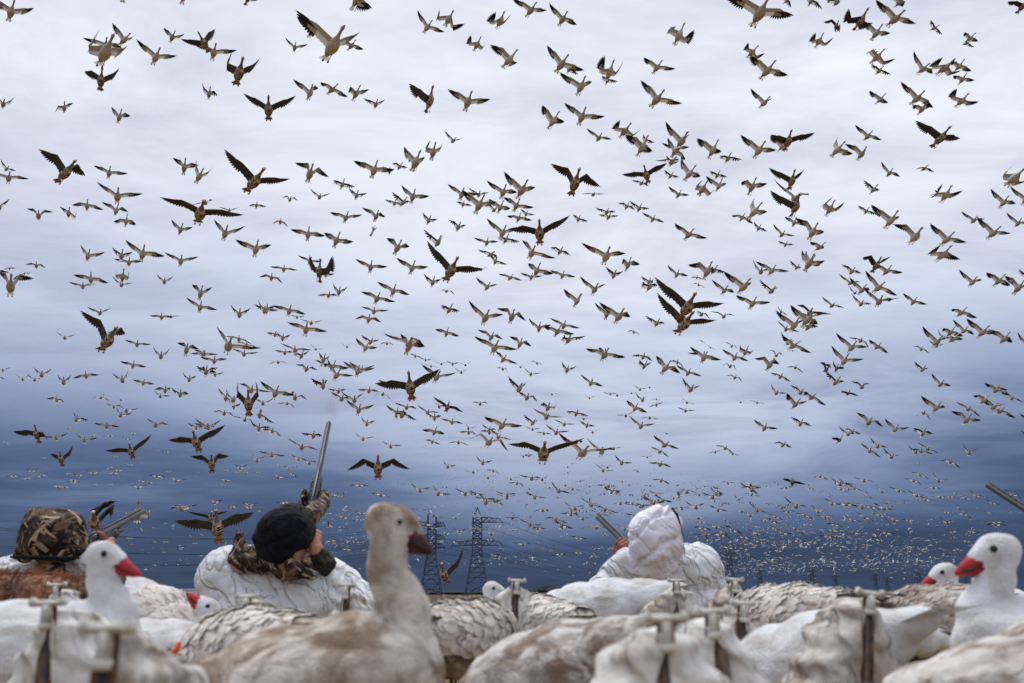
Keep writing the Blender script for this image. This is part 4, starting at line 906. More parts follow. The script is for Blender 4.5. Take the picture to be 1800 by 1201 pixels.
-1240 7409 593 -143 24 -16 -25 -2 -21 -43 -8 -10 -31 -72
-2063 5161 1142 -134 48 21 98 7 21 -34 79 7 12 -33
2610 6607 2019 -157 2 23 -11 30 -15 8 -6 53 -29 42
-3366 7242 1436 -128 74 -21 -13 27 -66 -30 11 20 -57 -46
-747 5944 1289 -114 17 13 19 -32 -22 -101 34 -9 -5 -49
827 7688 1560 -157 -10 -25 34 8 -6 -30 37 -2 -21 -66
-1344 4721 951 -115 35 29 52 -24 -26 -99 121 -2 25 -60
1460 8182 1595 -177 5 -37 14 34 -30 -23 47 22 0 -13
479 6744 2666 -125 54 -56 39 6 -5 -33 57 -8 -6 -60
3477 8214 2061 -168 30 -46 0 10 -38 -39 40 7 -61 -66
-141 8239 783 -126 56 -36 -1 2 -19 -40 25 0 -13 -50
2390 7850 675 -173 13 -20 31 -5 -17 -61 62 4 3 -37
-1041 5375 1166 -119 43 43 51 -23 -22 -89 84 0 9 -44
-2055 7859 715 -134 25 -5 44 4 -4 -40 53 8 2 -30
-1672 7415 693 -135 23 2 12 -20 -29 -101 15 1 -11 -41
-324 7377 1215 -157 60 -10 -19 32 -73 -6 -7 12 -20 -19
723 7718 850 -152 23 -2 7 -12 -25 -74 14 -1 -11 -40
2451 6868 618 -180 32 -25 3 -3 -15 -50 16 -32 -28 -125
-1399 8600 410 -143 32 -8 0 3 -19 -37 5 3 -20 -41
1693 7541 223 -181 11 -24 37 1 -6 -41 30 -17 -28 -92
2329 8893 407 -180 33 -7 16 4 -15 -38 24 5 -10 -35
-1216 8161 676 -143 27 -1 33 2 -11 -46 41 7 -3 -30
1808 8492 419 -154 32 -16 -1 16 -18 -13 1 27 -53 -8
2790 8950 535 -182 56 -8 11 3 -17 -41 19 4 -13 -39
384 6046 3468 -96 57 -75 49 1 -4 -42 93 -3 10 -49
878 6027 2942 -104 57 -65 61 3 2 -40 101 -1 15 -45
1004 5797 2675 -112 49 -42 80 7 13 -35 86 -2 8 -50
-2007 7318 3004 -120 65 11 -11 8 -21 -26 -27 20 -45 -17
-3390 8489 1042 -122 12 1 -22 4 -35 -40 -18 4 -24 -34
482 7993 857 -163 11 -2 -14 4 -21 -32 -19 3 -42 -45
1076 8268 746 -144 49 -2 9 20 -14 -7 6 30 -34 1
1748 7658 657 -160 6 1 -11 -11 -28 -68 -16 -3 -19 -43
1350 7992 703 -152 26 5 14 -7 -19 -58 15 -1 -12 -40
2558 8236 654 -164 28 4 29 -2 -12 -50 31 2 -7 -38
1770 6724 2589 -124 52 -46 31 -3 -11 -52 79 2 13 -43
-1582 5033 1160 -127 58 -33 121 8 -57 -59 86 -10 -52 -107
1687 7373 1633 -153 25 -31 23 -8 -71 -69 35 6 -79 -54
-2871 7907 902 -127 12 -31 6 -1 -14 -41 19 -15 -23 -81
-1353 6645 893 -137 27 12 32 -23 -32 -107 70 3 6 -46
585 7692 1319 -132 62 -19 30 -2 -11 -50 56 5 3 -37
2456 7710 716 -173 12 -9 27 -14 -24 -81 58 1 1 -42
2382 9111 719 -159 32 -32 -2 4 -20 -37 25 4 -11 -38
1887 7930 854 -131 52 -41 -38 5 -25 -29 -14 26 -46 -9
2676 8667 1034 -185 12 -30 8 -4 -44 -73 34 8 -8 -31
3666 7925 792 -173 24 -24 33 -8 -17 -66 75 4 8 -39
-949 5226 1650 -123 57 -11 82 6 14 -35 92 6 18 -35
2700 6393 1477 -109 56 -20 47 6 0 -36 71 10 16 -33
-4689 8955 2043 -128 20 18 35 3 -5 -36 11 -7 -24 -66
325 5739 1327 -129 59 -33 75 10 11 -29 86 2 12 -42
3258 7411 1890 -158 22 -10 40 -6 -10 -56 64 4 5 -36
-1598 6232 854 -133 23 7 59 -7 -13 -70 95 7 14 -39
127 6010 1057 -97 55 -7 57 3 2 -39 69 7 9 -33
1581 5527 1440 -121 30 -7 50 -11 -11 -66 95 5 15 -38
-2505 5447 1193 -125 67 4 99 6 21 -36 93 5 17 -37
-1603 6714 2804 -115 22 -3 78 1 -120 -49 81 -1 -93 -81
-381 7243 2983 -126 63 -42 43 5 -3 -36 46 -11 -12 -67
1139 6642 2958 -95 54 -6 8 18 -16 -13 12 27 -17 -1
2309 7946 2904 -130 53 -9 13 18 -14 -13 19 25 -16 -6
-2379 7429 1258 -116 59 12 47 -8 -12 -65 69 7 8 -34
-4289 9099 1093 -129 14 19 -16 4 -26 -38 -31 3 -32 -39
-190 7959 944 -156 10 -17 44 6 -2 -31 54 3 1 -41
231 7668 897 -145 22 28 32 -13 -16 -71 28 -2 -8 -41
38 7620 861 -143 35 -8 2 -21 -25 -93 5 -3 -13 -45
-281 7620 784 -144 37 -39 35 2 -6 -39 34 -17 -24 -89
2218 8866 1723 -168 7 -25 14 7 -11 -29 24 1 -20 -56
2118 8865 895 -167 15 -25 4 6 -15 -32 16 -3 -31 -70
2669 5793 843 -174 40 0 58 -12 -13 -73 115 3 24 -48
4262 9389 599 -196 35 -24 30 4 -10 -40 55 7 2 -32
492 7013 552 -145 22 3 27 -24 -26 -98 59 -2 1 -46
-117 7887 753 -158 46 -46 -14 -5 -21 -48 18 -9 -15 -62
-230 6992 2367 -143 -12 4 37 7 -83 -62 51 -8 -56 -94
-3298 8124 1544 -122 33 9 47 -3 -10 -59 62 9 4 -30
180 8678 1449 -159 23 -5 25 2 -14 -45 36 7 -5 -30
287 8910 1449 -160 40 -10 8 4 -19 -39 18 5 -13 -35
-3785 7538 1655 -115 14 4 77 8 10 -31 62 1 1 -47
-2062 5812 1219 -117 64 21 65 -30 -11 -100 64 9 -40 -94
-3569 9616 1098 -124 16 -4 2 4 -18 -36 4 3 -20 -39
-239 7355 1428 -154 27 0 43 1 -51 -81 44 1 -31 -80
1055 8286 742 -157 27 -13 49 10 -2 -31 36 -6 -26 -76
-5043 10100 1202 -116 35 3 6 4 -18 -38 3 3 -20 -40
-10 8833 1032 -157 13 0 33 5 -7 -35 33 5 -7 -35
112 7443 2982 -117 47 -42 47 9 -1 -29 59 -3 -3 -54
-1715 8447 2119 -126 1 -21 33 6 -6 -32 50 5 0 -35
-178 7673 1285 -126 46 -6 33 -10 -15 -66 62 5 4 -36
2592 7524 1243 -128 46 -24 -11 18 -2 -33 13 31 -62 24
2805 8202 882 -165 27 -57 31 4 -9 -40 39 -19 -32 -102
4723 9875 909 -182 35 -24 15 -2 -20 -54 44 5 -2 -35
-1066 4809 979 -134 36 -58 107 5 -99 -73 49 -7 2 -149
2275 9497 964 -158 9 -19 -6 9 -19 -27 4 9 -24 -34
-1180 8713 704 -144 30 -4 12 -8 -32 -79 23 5 -10 -34
1185 8233 834 -150 26 -9 40 -1 -8 -47 56 5 2 -34
2111 8682 279 -181 13 4 29 4 -8 -37 16 -11 -31 -85
2324 7641 649 -166 24 -7 53 -3 -5 -52 74 5 8 -35
-4725 9739 1137 -115 9 15 9 4 -14 -34 -2 -5 -40 -70
-1737 6661 593 -131 20 24 48 -18 -30 -97 89 2 10 -49
-756 6204 2832 -81 52 -5 42 5 -25 -31 29 15 -85 -21
-111 4886 1749 -91 12 30 39 -32 -18 -91 52 -17 -3 -56
3330 9011 317 -211 14 -10 -32 3 -29 -38 -24 2 -30 -42
-4323 9530 1032 -115 9 3 11 -9 -31 -77 16 4 -12 -36
-492 8849 693 -151 9 -2 -5 -5 -41 -67 -4 4 -17 -34
1258 8346 795 -143 50 2 -18 20 -18 -5 -5 44 -35 27
583 8909 393 -162 34 0 7 -9 -31 -76 10 3 -13 -37
3933 9771 460 -214 38 -4 36 9 -13 -41 44 15 -2 -20
-2050 9068 846 -135 9 0 -6 -3 -44 -62 -4 4 -18 -32
4372 9759 532 -199 14 -18 12 2 -12 -37 17 -9 -25 -75
-4229 9633 1109 -117 9 2 -8 1 -48 -55 -5 5 -19 -31
-2049 6188 1365 -118 54 20 61 -10 -10 -70 101 6 21 -41
-744 8930 2076 -149 3 -11 6 -1 -37 -60 21 7 -11 -29
-949 6443 1123 -132 59 -2 62 -3 -2 -54 92 8 18 -35
-691 8582 1322 -121 57 -40 17 3 -12 -39 31 -10 -19 -73
1291 8762 1682 -168 37 26 26 -3 -12 -50 9 1 -14 -40
2929 8921 951 -158 15 -33 -19 16 -23 -13 -4 31 -68 -4
213 6985 608 -157 21 8 8 -36 -23 -126 3 -6 -13 -50
392 8342 364 -159 52 6 1 -16 -28 -87 -9 -4 -18 -47
2495 9087 763 -179 32 9 17 -10 -23 -73 20 2 -10 -38
2493 8820 492 -180 33 5 3 -14 -28 -84 -3 -1 -16 -43
1335 7829 1857 -160 42 -47 -24 -9 -22 -55 9 -15 -20 -76
1669 8231 848 -161 25 -5 34 6 -49 -79 104 5 -34 -36
-1724 6962 2729 -125 39 -15 -36 22 -28 -67 -50 32 -61 -46
-515 6549 1182 -148 77 24 55 -13 -12 -73 93 5 19 -43
2915 6957 1287 -172 25 -30 -59 0 -32 -39 -56 7 -57 -36
-1517 6379 1686 -127 70 -11 77 5 11 -37 84 4 13 -39
-611 8391 1973 -149 1 6 31 -9 -23 -75 49 5 -2 -35
922 8973 1320 -149 27 11 9 22 -14 -2 4 39 -44 16
1562 9295 822 -155 18 5 11 21 -15 -5 7 37 -56 11
2792 9041 1075 -151 45 -17 -24 9 -25 -26 -21 17 -43 -22
-2018 9002 2562 -139 32 -9 37 6 -4 -32 37 0 -8 -46
-4309 9646 1047 -118 17 -3 -12 4 -23 -30 -25 5 -68 -41
3035 9169 826 -174 32 -26 25 5 -10 -38 26 -15 -32 -96
1812 6640 1631 -150 7 -28 91 -10 -108 -79 87 -1 -71 -86
-4046 9953 1592 -120 14 10 2 -4 -32 -63 -2 3 -17 -35
-4067 10086 1282 -118 1 36 9 -3 -22 -58 -16 2 -21 -37
-3946 9994 1242 -123 17 -5 31 4 -7 -34 24 -4 -18 -58
376 9226 1874 -162 -8 -8 19 4 -10 -34 16 -4 -24 -63
-486 7523 975 -138 46 -18 53 0 -3 -48 84 9 14 -32
248 8160 700 -157 14 13 17 -24 -28 -105 21 -1 -10 -43
1496 7344 755 -154 40 -6 33 -21 -24 -95 95 1 17 -51
3394 9879 1051 -169 10 -42 13 8 -13 -33 29 -7 -32 -83
3643 9276 700 -193 34 -34 -26 -6 -22 -49 2 -14 -24 -79
-149 7175 456 -137 24 -5 55 -7 -10 -64 90 5 12 -39
4606 10463 482 -196 16 -18 21 -4 -26 -67 49 6 -2 -35
2534 9024 2624 -168 32 -62 -2 4 -22 -39 54 6 3 -35
1543 6869 1606 -154 20 -5 32 -46 -117 -70 69 -15 -94 -94
-3779 9467 1866 -134 -7 -9 37 3 -29 -65 59 11 0 -29
-2332 7888 743 -132 52 3 50 -6 -13 -68 86 9 14 -37
-175 9288 1156 -173 46 -23 -17 7 -30 -34 6 7 -17 -32
1323 9390 1974 -170 -9 -16 20 -3 -25 -63 43 6 -3 -33
1015 7044 2289 -118 64 7 39 -18 -15 -74 81 7 13 -33
1888 8299 2108 -162 14 -25 43 -48 -80 -68 75 1 -68 -39
2680 6637 3943 -129 20 -33 73 -13 -6 -68 168 -5 44 -55
2125 7067 2408 -108 47 -11 43 -9 -10 -58 80 8 12 -32
-537 8213 516 -152 29 -19 60 7 4 -30 72 3 8 -39
2998 9917 442 -186 15 -22 -28 1 -23 -39 -9 -5 -34 -64
4591 10908 763 -197 -10 -14 21 -1 -21 -55 41 4 -4 -35
626 10183 1083 -164 10 -20 -7 3 -20 -35 6 1 -21 -45
552 7589 1358 -138 -21 -27 36 29 -8 12 34 62 -25 68
870 8769 910 -108 62 -10 -7 25 -18 -1 3 38 -23 17
1971 9630 1380 -158 30 20 22 -2 -13 -49 8 0 -15 -40
-109 5668 2307 -103 14 16 51 -20 -18 -82 100 0 14 -45
-1634 6643 1779 -112 45 7 31 -53 11 -85 42 -15 -1 -94
75 8643 2006 -143 -12 4 34 -11 -19 -72 52 0 -1 -41
-563 9221 2163 -151 37 1 39 -2 -11 -54 54 9 2 -29
-424 8829 2064 -154 3 0 62 7 3 -32 43 -3 -13 -61
-419 8026 1817 -138 15 10 49 -9 -13 -67 71 4 6 -37
-5033 10368 1211 -113 2 21 -18 -1 -43 -54 -32 3 -25 -36
-3861 8892 1064 -123 29 -15 74 3 6 -43 40 -16 -24 -88
2225 9535 1857 -179 -7 -6 35 -2 -15 -58 54 5 0 -34
1326 9277 935 -169 16 -2 43 -2 -12 -58 61 7 3 -32
2863 6636 496 -190 38 37 41 -40 -35 -128 118 -10 22 -72
-3049 10973 959 -132 14 -7 6 4 -18 -36 12 5 -15 -36
-460 8864 574 -151 55 5 51 -2 -6 -53 67 9 7 -31
4031 11466 580 -189 18 -9 5 4 -19 -37 14 5 -14 -36
2776 10775 335 -181 18 -12 -15 4 -23 -35 -9 3 -27 -42
4403 10111 642 -195 38 -8 57 8 2 -32 41 -4 -15 -63
3978 8872 731 -174 31 -25 -36 6 -28 -29 -41 15 -76 -28
-482 6988 2199 -112 -7 18 -17 37 -86 -10 9 83 -20 34
305 8794 1595 -163 78 -43 -17 20 -37 -15 23 17 -11 -17
2802 6886 998 -165 40 17 47 -23 -22 -92 107 -1 19 -53
-1208 9324 2390 -147 37 -3 13 6 -66 -55 19 -1 -52 -60
-2365 7751 1736 -135 44 -33 77 6 8 -35 60 -11 -11 -68
3127 6986 1844 -160 18 -4 28 -33 -25 -108 100 -4 18 -57
-4031 9490 1515 -120 -2 -15 60 4 1 -37 48 -6 -13 -66
1017 10112 2049 -185 28 -6 12 30 -37 1 21 21 -11 -5
648 7921 1304 -167 6 -24 76 3 5 -44 47 -15 -26 -89
180 10563 1125 -159 3 -4 20 4 -14 -38 26 6 -9 -33
1284 10507 2141 -169 -6 -7 5 5 -18 -36 12 5 -15 -35
1637 8765 886 -190 15 -17 10 -6 -12 -46 13 -24 -23 -96
5070 11613 1134 -195 24 -9 -1 4 -21 -38 6 4 -18 -38
3139 11139 454 -183 18 0 -2 4 -22 -39 -1 4 -19 -35
220 8647 590 -163 54 -24 27 -3 -8 -46 22 -27 -24 -101
3654 10958 286 -214 19 4 17 33 -33 8 18 21 -11 -4
4439 9253 683 -172 35 16 -23 26 -17 5 -5 57 -26 49
-5039 10463 1292 -117 36 8 51 3 -1 -41 50 7 1 -31
-4930 11235 1269 -140 41 8 -4 20 -40 -18 -1 14 -18 -18
-2266 8302 1061 -137 55 -14 74 8 9 -31 63 -3 -2 -53
3673 10593 936 -168 39 -7 -12 9 -22 -25 -17 14 -42 -27
-70 7408 1707 -155 12 14 29 -76 -131 -47 69 -57 -58 -64
246 9552 2246 -161 22 -29 24 21 -92 -37 46 18 -87 -32
-984 9851 2391 -151 42 -30 9 0 -15 -41 31 -2 -9 -48
1784 9089 2908 -178 15 -47 9 -9 -36 -37 28 -34 -59 -59
-582 7841 1496 -183 47 -33 15 47 -20 32 36 34 -5 13
-155 8569 352 -154 32 -2 47 -9 -20 -77 89 6 12 -41
2470 9581 713 -154 63 -69 39 1 -6 -40 50 -18 -18 -82
-920 6940 3125 -131 52 25 63 -9 -7 -64 93 9 19 -35
1190 9412 2527 -170 38 -36 4 14 -66 -42 27 2 -91 -43
1165 8892 1849 -154 21 -10 49 3 -35 -81 71 5 -24 -64
873 6543 1302 -144 33 24 60 -16 -17 -79 104 2 17 -46
1593 9892 961 -174 18 -24 -14 -3 -18 -44 6 -16 -25 -86
-1614 8232 2730 -117 98 42 -26 22 -23 -10 -64 26 -55 -12
-2363 8336 1587 -111 102 60 0 25 -19 -4 -40 32 -43 0
1012 5126 1494 -150 -6 1 -6 123 -101 -29 20 133 -69 30
-6203 12126 1840 -113 3 -29 -4 4 -22 -36 21 5 -11 -36
-4409 11495 1852 -123 0 -12 30 5 -7 -33 36 3 -7 -42
781 9882 1963 -165 9 -12 47 5 -2 -37 59 7 4 -31
-945 10595 2524 -151 28 -14 32 5 -6 -33 33 -3 -12 -53
-4121 10732 1386 -122 1 -4 52 6 1 -33 55 5 2 -37
-5439 11987 1298 -115 5 3 10 -6 -30 -69 14 4 -12 -35
811 8457 1087 -163 11 28 40 -23 -32 -105 71 0 4 -48
853 11015 1196 -166 3 -1 15 4 -12 -34 10 -6 -30 -69
2365 10640 1502 -142 17 -12 -15 15 -22 -17 -16 20 -42 -17
2955 11158 998 -181 5 9 40 1 -8 -47 40 5 -4 -32
-4441 10634 2153 -120 -4 -6 57 5 1 -35 43 -4 -13 -62
397 10614 1142 -160 2 3 -6 -7 -37 -71 -13 2 -19 -36
1528 11229 1544 -168 19 5 37 -12 -30 -45 36 4 -19 -26
3134 9520 1015 -189 9 -18 -32 -5 -22 -51 -1 -25 -22 -109
-2469 8365 776 -130 27 9 58 -8 -16 -73 96 6 14 -41
2610 9680 337 -184 15 -16 -31 -5 -22 -51 -1 -24 -22 -107
1363 11632 1274 -167 4 28 11 0 -19 -48 -8 3 -19 -35
-4382 11622 664 -122 18 0 13 -13 -31 -88 18 3 -11 -38
-1502 8415 845 -143 8 -46 77 -1 4 -50 51 -22 -33 -102
-264 11803 663 -123 48 -12 -6 7 -21 -31 0 9 -25 -33
2799 11301 599 -176 45 -2 8 -15 -28 -88 12 1 -12 -41
4818 11988 368 -194 21 -6 1 1 -15 -39 6 -13 -31 -86
-3498 12039 1317 -149 5 -19 17 4 -13 -36 34 4 -7 -37
-366 8232 1386 -143 22 -61 84 4 8 -42 64 -16 -25 -88
1373 10627 1024 -167 4 31 22 -18 -26 -91 14 -1 -12 -41
2512 12230 3071 -158 -7 -36 -6 5 -20 -33 23 5 -11 -37
2195 11274 3689 -151 48 -11 0 -8 -24 -63 10 -2 -14 -44
-6001 13336 2220 -117 3 -7 13 4 -20 -43 24 6 -9 -31
-2517 11242 1418 -136 20 2 38 -5 -18 -66 57 7 2 -33
497 9316 1029 -160 0 16 36 -22 -34 -108 69 -1 3 -50
692 12370 1577 -162 4 15 6 3 -20 -42 -4 4 -19 -34
4614 11077 416 -170 18 -24 45 -4 -9 -56 82 4 10 -38
-6291 11860 3998 -96 61 27 9 10 -17 -28 -20 12 -35 -28
-1481 8674 2196 -139 1 32 54 -17 -28 -92 87 2 9 -47
-3779 10966 1341 -124 2 9 51 -4 -12 -64 67 5 4 -35
-1592 8880 892 -144 30 -43 82 2 7 -44 57 -17 -23 -86
1420 12863 1448 -168 6 -7 5 5 -18 -36 12 5 -15 -35
1711 12387 1346 -191 26 -1 -7 22 -49 -15 6 16 -16 -14
1081 9269 856 -171 33 -42 42 -5 -4 -48 29 -36 -29 -117
-5231 11787 1424 -115 4 8 9 -20 -28 -102 3 0 -14 -43
-3033 13011 1671 -135 5 1 1 5 -19 -35 -1 4 -21 -37
-2178 12713 1251 -142 27 0 -7 3 -22 -37 -8 3 -24 -39
-3050 10961 974 -134 23 -5 1 -3 -14 -45 6 -24 -25 -104
421 12749 1421 -160 6 0 0 4 -20 -36 0 5 -20 -36
1377 12802 1165 -166 50 0 4 3 -19 -40 4 3 -19 -39
4039 11921 1069 -167 25 -23 5 -21 -25 -93 27 -2 -7 -44
-4712 12569 643 -121 -8 -11 23 -10 -28 -79 47 2 -3 -40
3241 12564 641 -145 52 -24 -15 -12 -29 -69 -4 -5 -17 -49
-5215 13371 2077 -125 26 -24 16 2 -12 -37 32 -1 -9 -47
2615 7269 2271 -152 4 17 45 -31 -28 -105 108 -6 15 -59
-3860 11073 1587 -128 19 -12 -26 -7 -20 -52 -2 -25 -21 -104
1943 13171 2586 -171 21 -8 -18 9 -54 -35 3 8 -18 -26
2718 10836 803 -182 15 -3 21 -3 -8 -48 12 -34 -27 -128
-2110 14464 649 -143 25 11 15 5 -14 -36 5 4 -19 -37
-3122 10842 1187 -128 12 4 13 -34 -27 -127 21 -3 -8 -48
-4678 14366 679 -132 62 9 41 6 -3 -35 27 1 -13 -48
5609 11894 976 -202 18 -38 28 -4 -8 -48 26 -31 -30 -116
874 12805 1448 -161 26 16 13 -12 -24 -77 7 -1 -13 -40
1771 11310 1831 -133 -19 -5 -3 29 -14 9 7 52 -24 43
5345 15145 404 -188 28 -3 25 6 -9 -33 25 4 -12 -39
-4652 14886 765 -129 26 2 25 4 -11 -38 25 5 -9 -34
-5086 14904 790 -127 26 -1 -4 4 -20 -36 -5 3 -24 -41
-835 12791 1371 -184 17 3 -8 32 -46 3 -7 21 -18 -6
-5498 11656 1582 -116 3 -5 77 6 8 -34 65 -2 -2 -55
-5497 13692 1492 -122 8 -9 47 4 -2 -35 36 -6 -17 -65
-3871 13461 1666 -132 6 -3 4 2 -14 -38 5 -11 -30 -79
-3578 13405 1629 -134 6 -3 4 2 -14 -38 5 -11 -30 -79
836 14941 1811 -161 8 23 19 5 -12 -35 -2 4 -21 -36
-7099 13472 2947 -126 81 -30 28 1 -10 -43 45 -4 -6 -53
-3021 13982 1793 -136 6 -2 32 -6 -22 -70 54 6 0 -35
-6326 15870 2174 -122 9 -10 -13 2 -20 -36 -8 -2 -32 -53
6521 15930 2073 -193 10 10 -8 -2 -32 -54 -13 2 -20 -37
-5272 12631 1380 -122 7 -25 80 1 6 -45 52 -14 -25 -87
-4524 16387 1982 -132 11 1 -1 4 -20 -36 -3 4 -22 -38
-4148 16304 1972 -134 11 1 -1 4 -20 -36 -3 4 -22 -37
210 12185 1692 -156 109 12 77 -7 0 -59 79 -4 5 -55
-5714 16634 1168 -161 -10 13 29 6 -8 -35 19 5 -13 -35
-5032 14289 759 -160 24 -14 -24 -5 -23 -47 -11 -8 -24 -59
-6565 12769 4229 -92 43 58 -36 28 -18 4 -27 56 -30 41
-1074 16295 1730 -153 12 -20 15 1 -11 -39 18 -13 -25 -81
4120 14214 3510 -160 -4 4 5 -27 -21 -97 3 -9 -13 -49
-5802 16213 2314 -127 9 -13 59 4 1 -37 43 -8 -18 -71
985 16240 2113 -165 10 -14 31 2 -7 -38 24 -13 -25 -82
3353 17030 4372 -176 31 -43 -12 -3 -21 -45 20 -4 -14 -53
-2675 12142 1465 -96 49 -60 -4 8 -32 -33 -25 25 -168 -50
145 12697 1747 -156 47 16 71 -6 -4 -62 104 8 20 -38
-8228 23037 952 -123 -7 1 8 5 -17 -36 7 5 -18 -36
-7469 21833 921 -129 44 -2 -10 2 -21 -39 -11 1 -29 -46
-6353 19875 697 -126 -7 -4 -30 6 -27 -32 -33 3 -44 -42
-4827 19236 1599 -141 95 7 43 -6 -9 -60 43 -3 -7 -55
1126 20856 1157 -162 40 -1 33 5 -7 -35 33 5 -7 -36
2006 15979 1960 -168 38 -10 -51 15 -203 -60 33 15 -30 -26
"""
# ------------------------------------------------------------------ ground
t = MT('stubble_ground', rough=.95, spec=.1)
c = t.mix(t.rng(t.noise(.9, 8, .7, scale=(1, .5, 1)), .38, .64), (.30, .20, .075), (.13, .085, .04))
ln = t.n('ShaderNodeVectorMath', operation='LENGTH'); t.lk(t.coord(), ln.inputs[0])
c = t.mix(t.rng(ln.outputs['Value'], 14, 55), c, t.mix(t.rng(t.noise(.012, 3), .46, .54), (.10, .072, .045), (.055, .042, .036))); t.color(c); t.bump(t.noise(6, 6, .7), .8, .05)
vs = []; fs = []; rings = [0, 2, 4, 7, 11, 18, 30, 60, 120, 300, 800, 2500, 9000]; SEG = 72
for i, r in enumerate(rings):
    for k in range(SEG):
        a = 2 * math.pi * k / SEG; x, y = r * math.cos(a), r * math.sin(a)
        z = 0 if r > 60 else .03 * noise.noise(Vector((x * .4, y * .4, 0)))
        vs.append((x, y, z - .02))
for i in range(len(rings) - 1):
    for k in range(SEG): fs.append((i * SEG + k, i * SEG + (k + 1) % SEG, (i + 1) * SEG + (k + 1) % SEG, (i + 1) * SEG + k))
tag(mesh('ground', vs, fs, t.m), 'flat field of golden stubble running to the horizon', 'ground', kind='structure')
# far strips of field
t = MT('far_crop', rough=.95); t.color(t.mix(t.rng(t.noise(.05, 5), .4, .6), (.21, .15, .03), (.14, .10, .03)))
mesh('field', [(-60, 60, .03), (-8, 60, .03), (-18, 180, .03), (-150, 180, .03)], [(0, 1, 2, 3)], t.m)['kind'] = 'structure'
# stubble blades
b = MB()
for i in range(9000):
    y = 4.0 + 11 * RNG.random() ** 1.5; x = (RNG.random() - .5) * 1.3 * y
    h = .04 + .08 * RNG.random(); l = (RNG.random() - .5) * .07; a = RNG.random() * 3.14; wd = .004
    dx, dy = math.cos(a) * wd, math.sin(a) * wd
    b.add([(x - dx, y - dy, -.03), (x + dx, y + dy, -.03), (x + l + dx * .2, y + l * .5, h)], [(0, 1, 2)])
t = MT('dry_straw', rough=.9); t.color(t.mix(t.noise(3, 3), (.50, .34, .10), (.26, .19, .06)))
tag(b.build('stubble', t.m, smooth=False), 'short dry golden stubble among the decoys', 'stubble', kind='stuff')
# far treeline
b = MB()
for i in range(900):
    a = math.radians(-34 + 68 * RNG.random()); d = 1500 + 500 * RNG.random()
    x, y = math.sin(a) * d, math.cos(a) * d
    h = 4 + 5 * RNG.random() + (7 if noise.noise(Vector((a * 9, 0, 3))) > .25 else 0)
    n = 7; wv = 6 + 8 * RNG.random()
    vs = [(x, y, h)]
    for j, (zz_, rr) in enumerate(((.8, .55), (.45, 1.), (.0, .8))):
        for k in range(n):
            an = 6.283 * k / n + j; q = .75 + .5 * RNG.random(); vs.append((x + math.cos(an) * wv * rr * q, y + math.sin(an) * wv * rr * q, h * zz_ * (.9 + .2 * RNG.random())))
    fs = [(0, 1 + k, 1 + (k + 1) % n) for k in range(n)] + [(1 + j * n + k, 1 + j * n + (k + 1) % n, 1 + (j + 1) * n + (k + 1) % n, 1 + (j + 1) * n + k) for j in range(2) for k in range(n)]
    b.add(vs, fs)
t = MT('far_foliage', (.030, .042, .048), .95)
tag(b.build('treeline', t.m, smooth=False), 'low dark far-off tree line along the horizon', 'trees', kind='stuff')
t = MT('barn_white', (.7, .72, .75), .8); t2 = MT('barn_roof', (.12, .13, .16), .8)
for px, d, L, lab in ((322, 1150, 22, 'long low white barn on the horizon left of the golden strip'), (336, 1120, 10, 'small white barn on the horizon beside the long barn')):
    q = G(px, 1045, d); e = tag(empty('barn', (q.x, q.y, 0)), lab, 'barn')
    m_ = MB(); m_.box((0, 0, 2.2), (L, 9, 4.4)); m_.build('wall', t.m, e, False)
    m_ = MB(); m_.add([(-L / 2, -5, 4.4), (L / 2, -5, 4.4), (L / 2, 5, 4.4), (-L / 2, 5, 4.4), (-L / 2, 0, 6.6), (L / 2, 0, 6.6)], [(0, 1, 5, 4), (3, 4, 5, 2), (0, 4, 3), (1, 2, 5), (0, 3, 2, 1)]); m_.build('roof', t2.m, e, False)
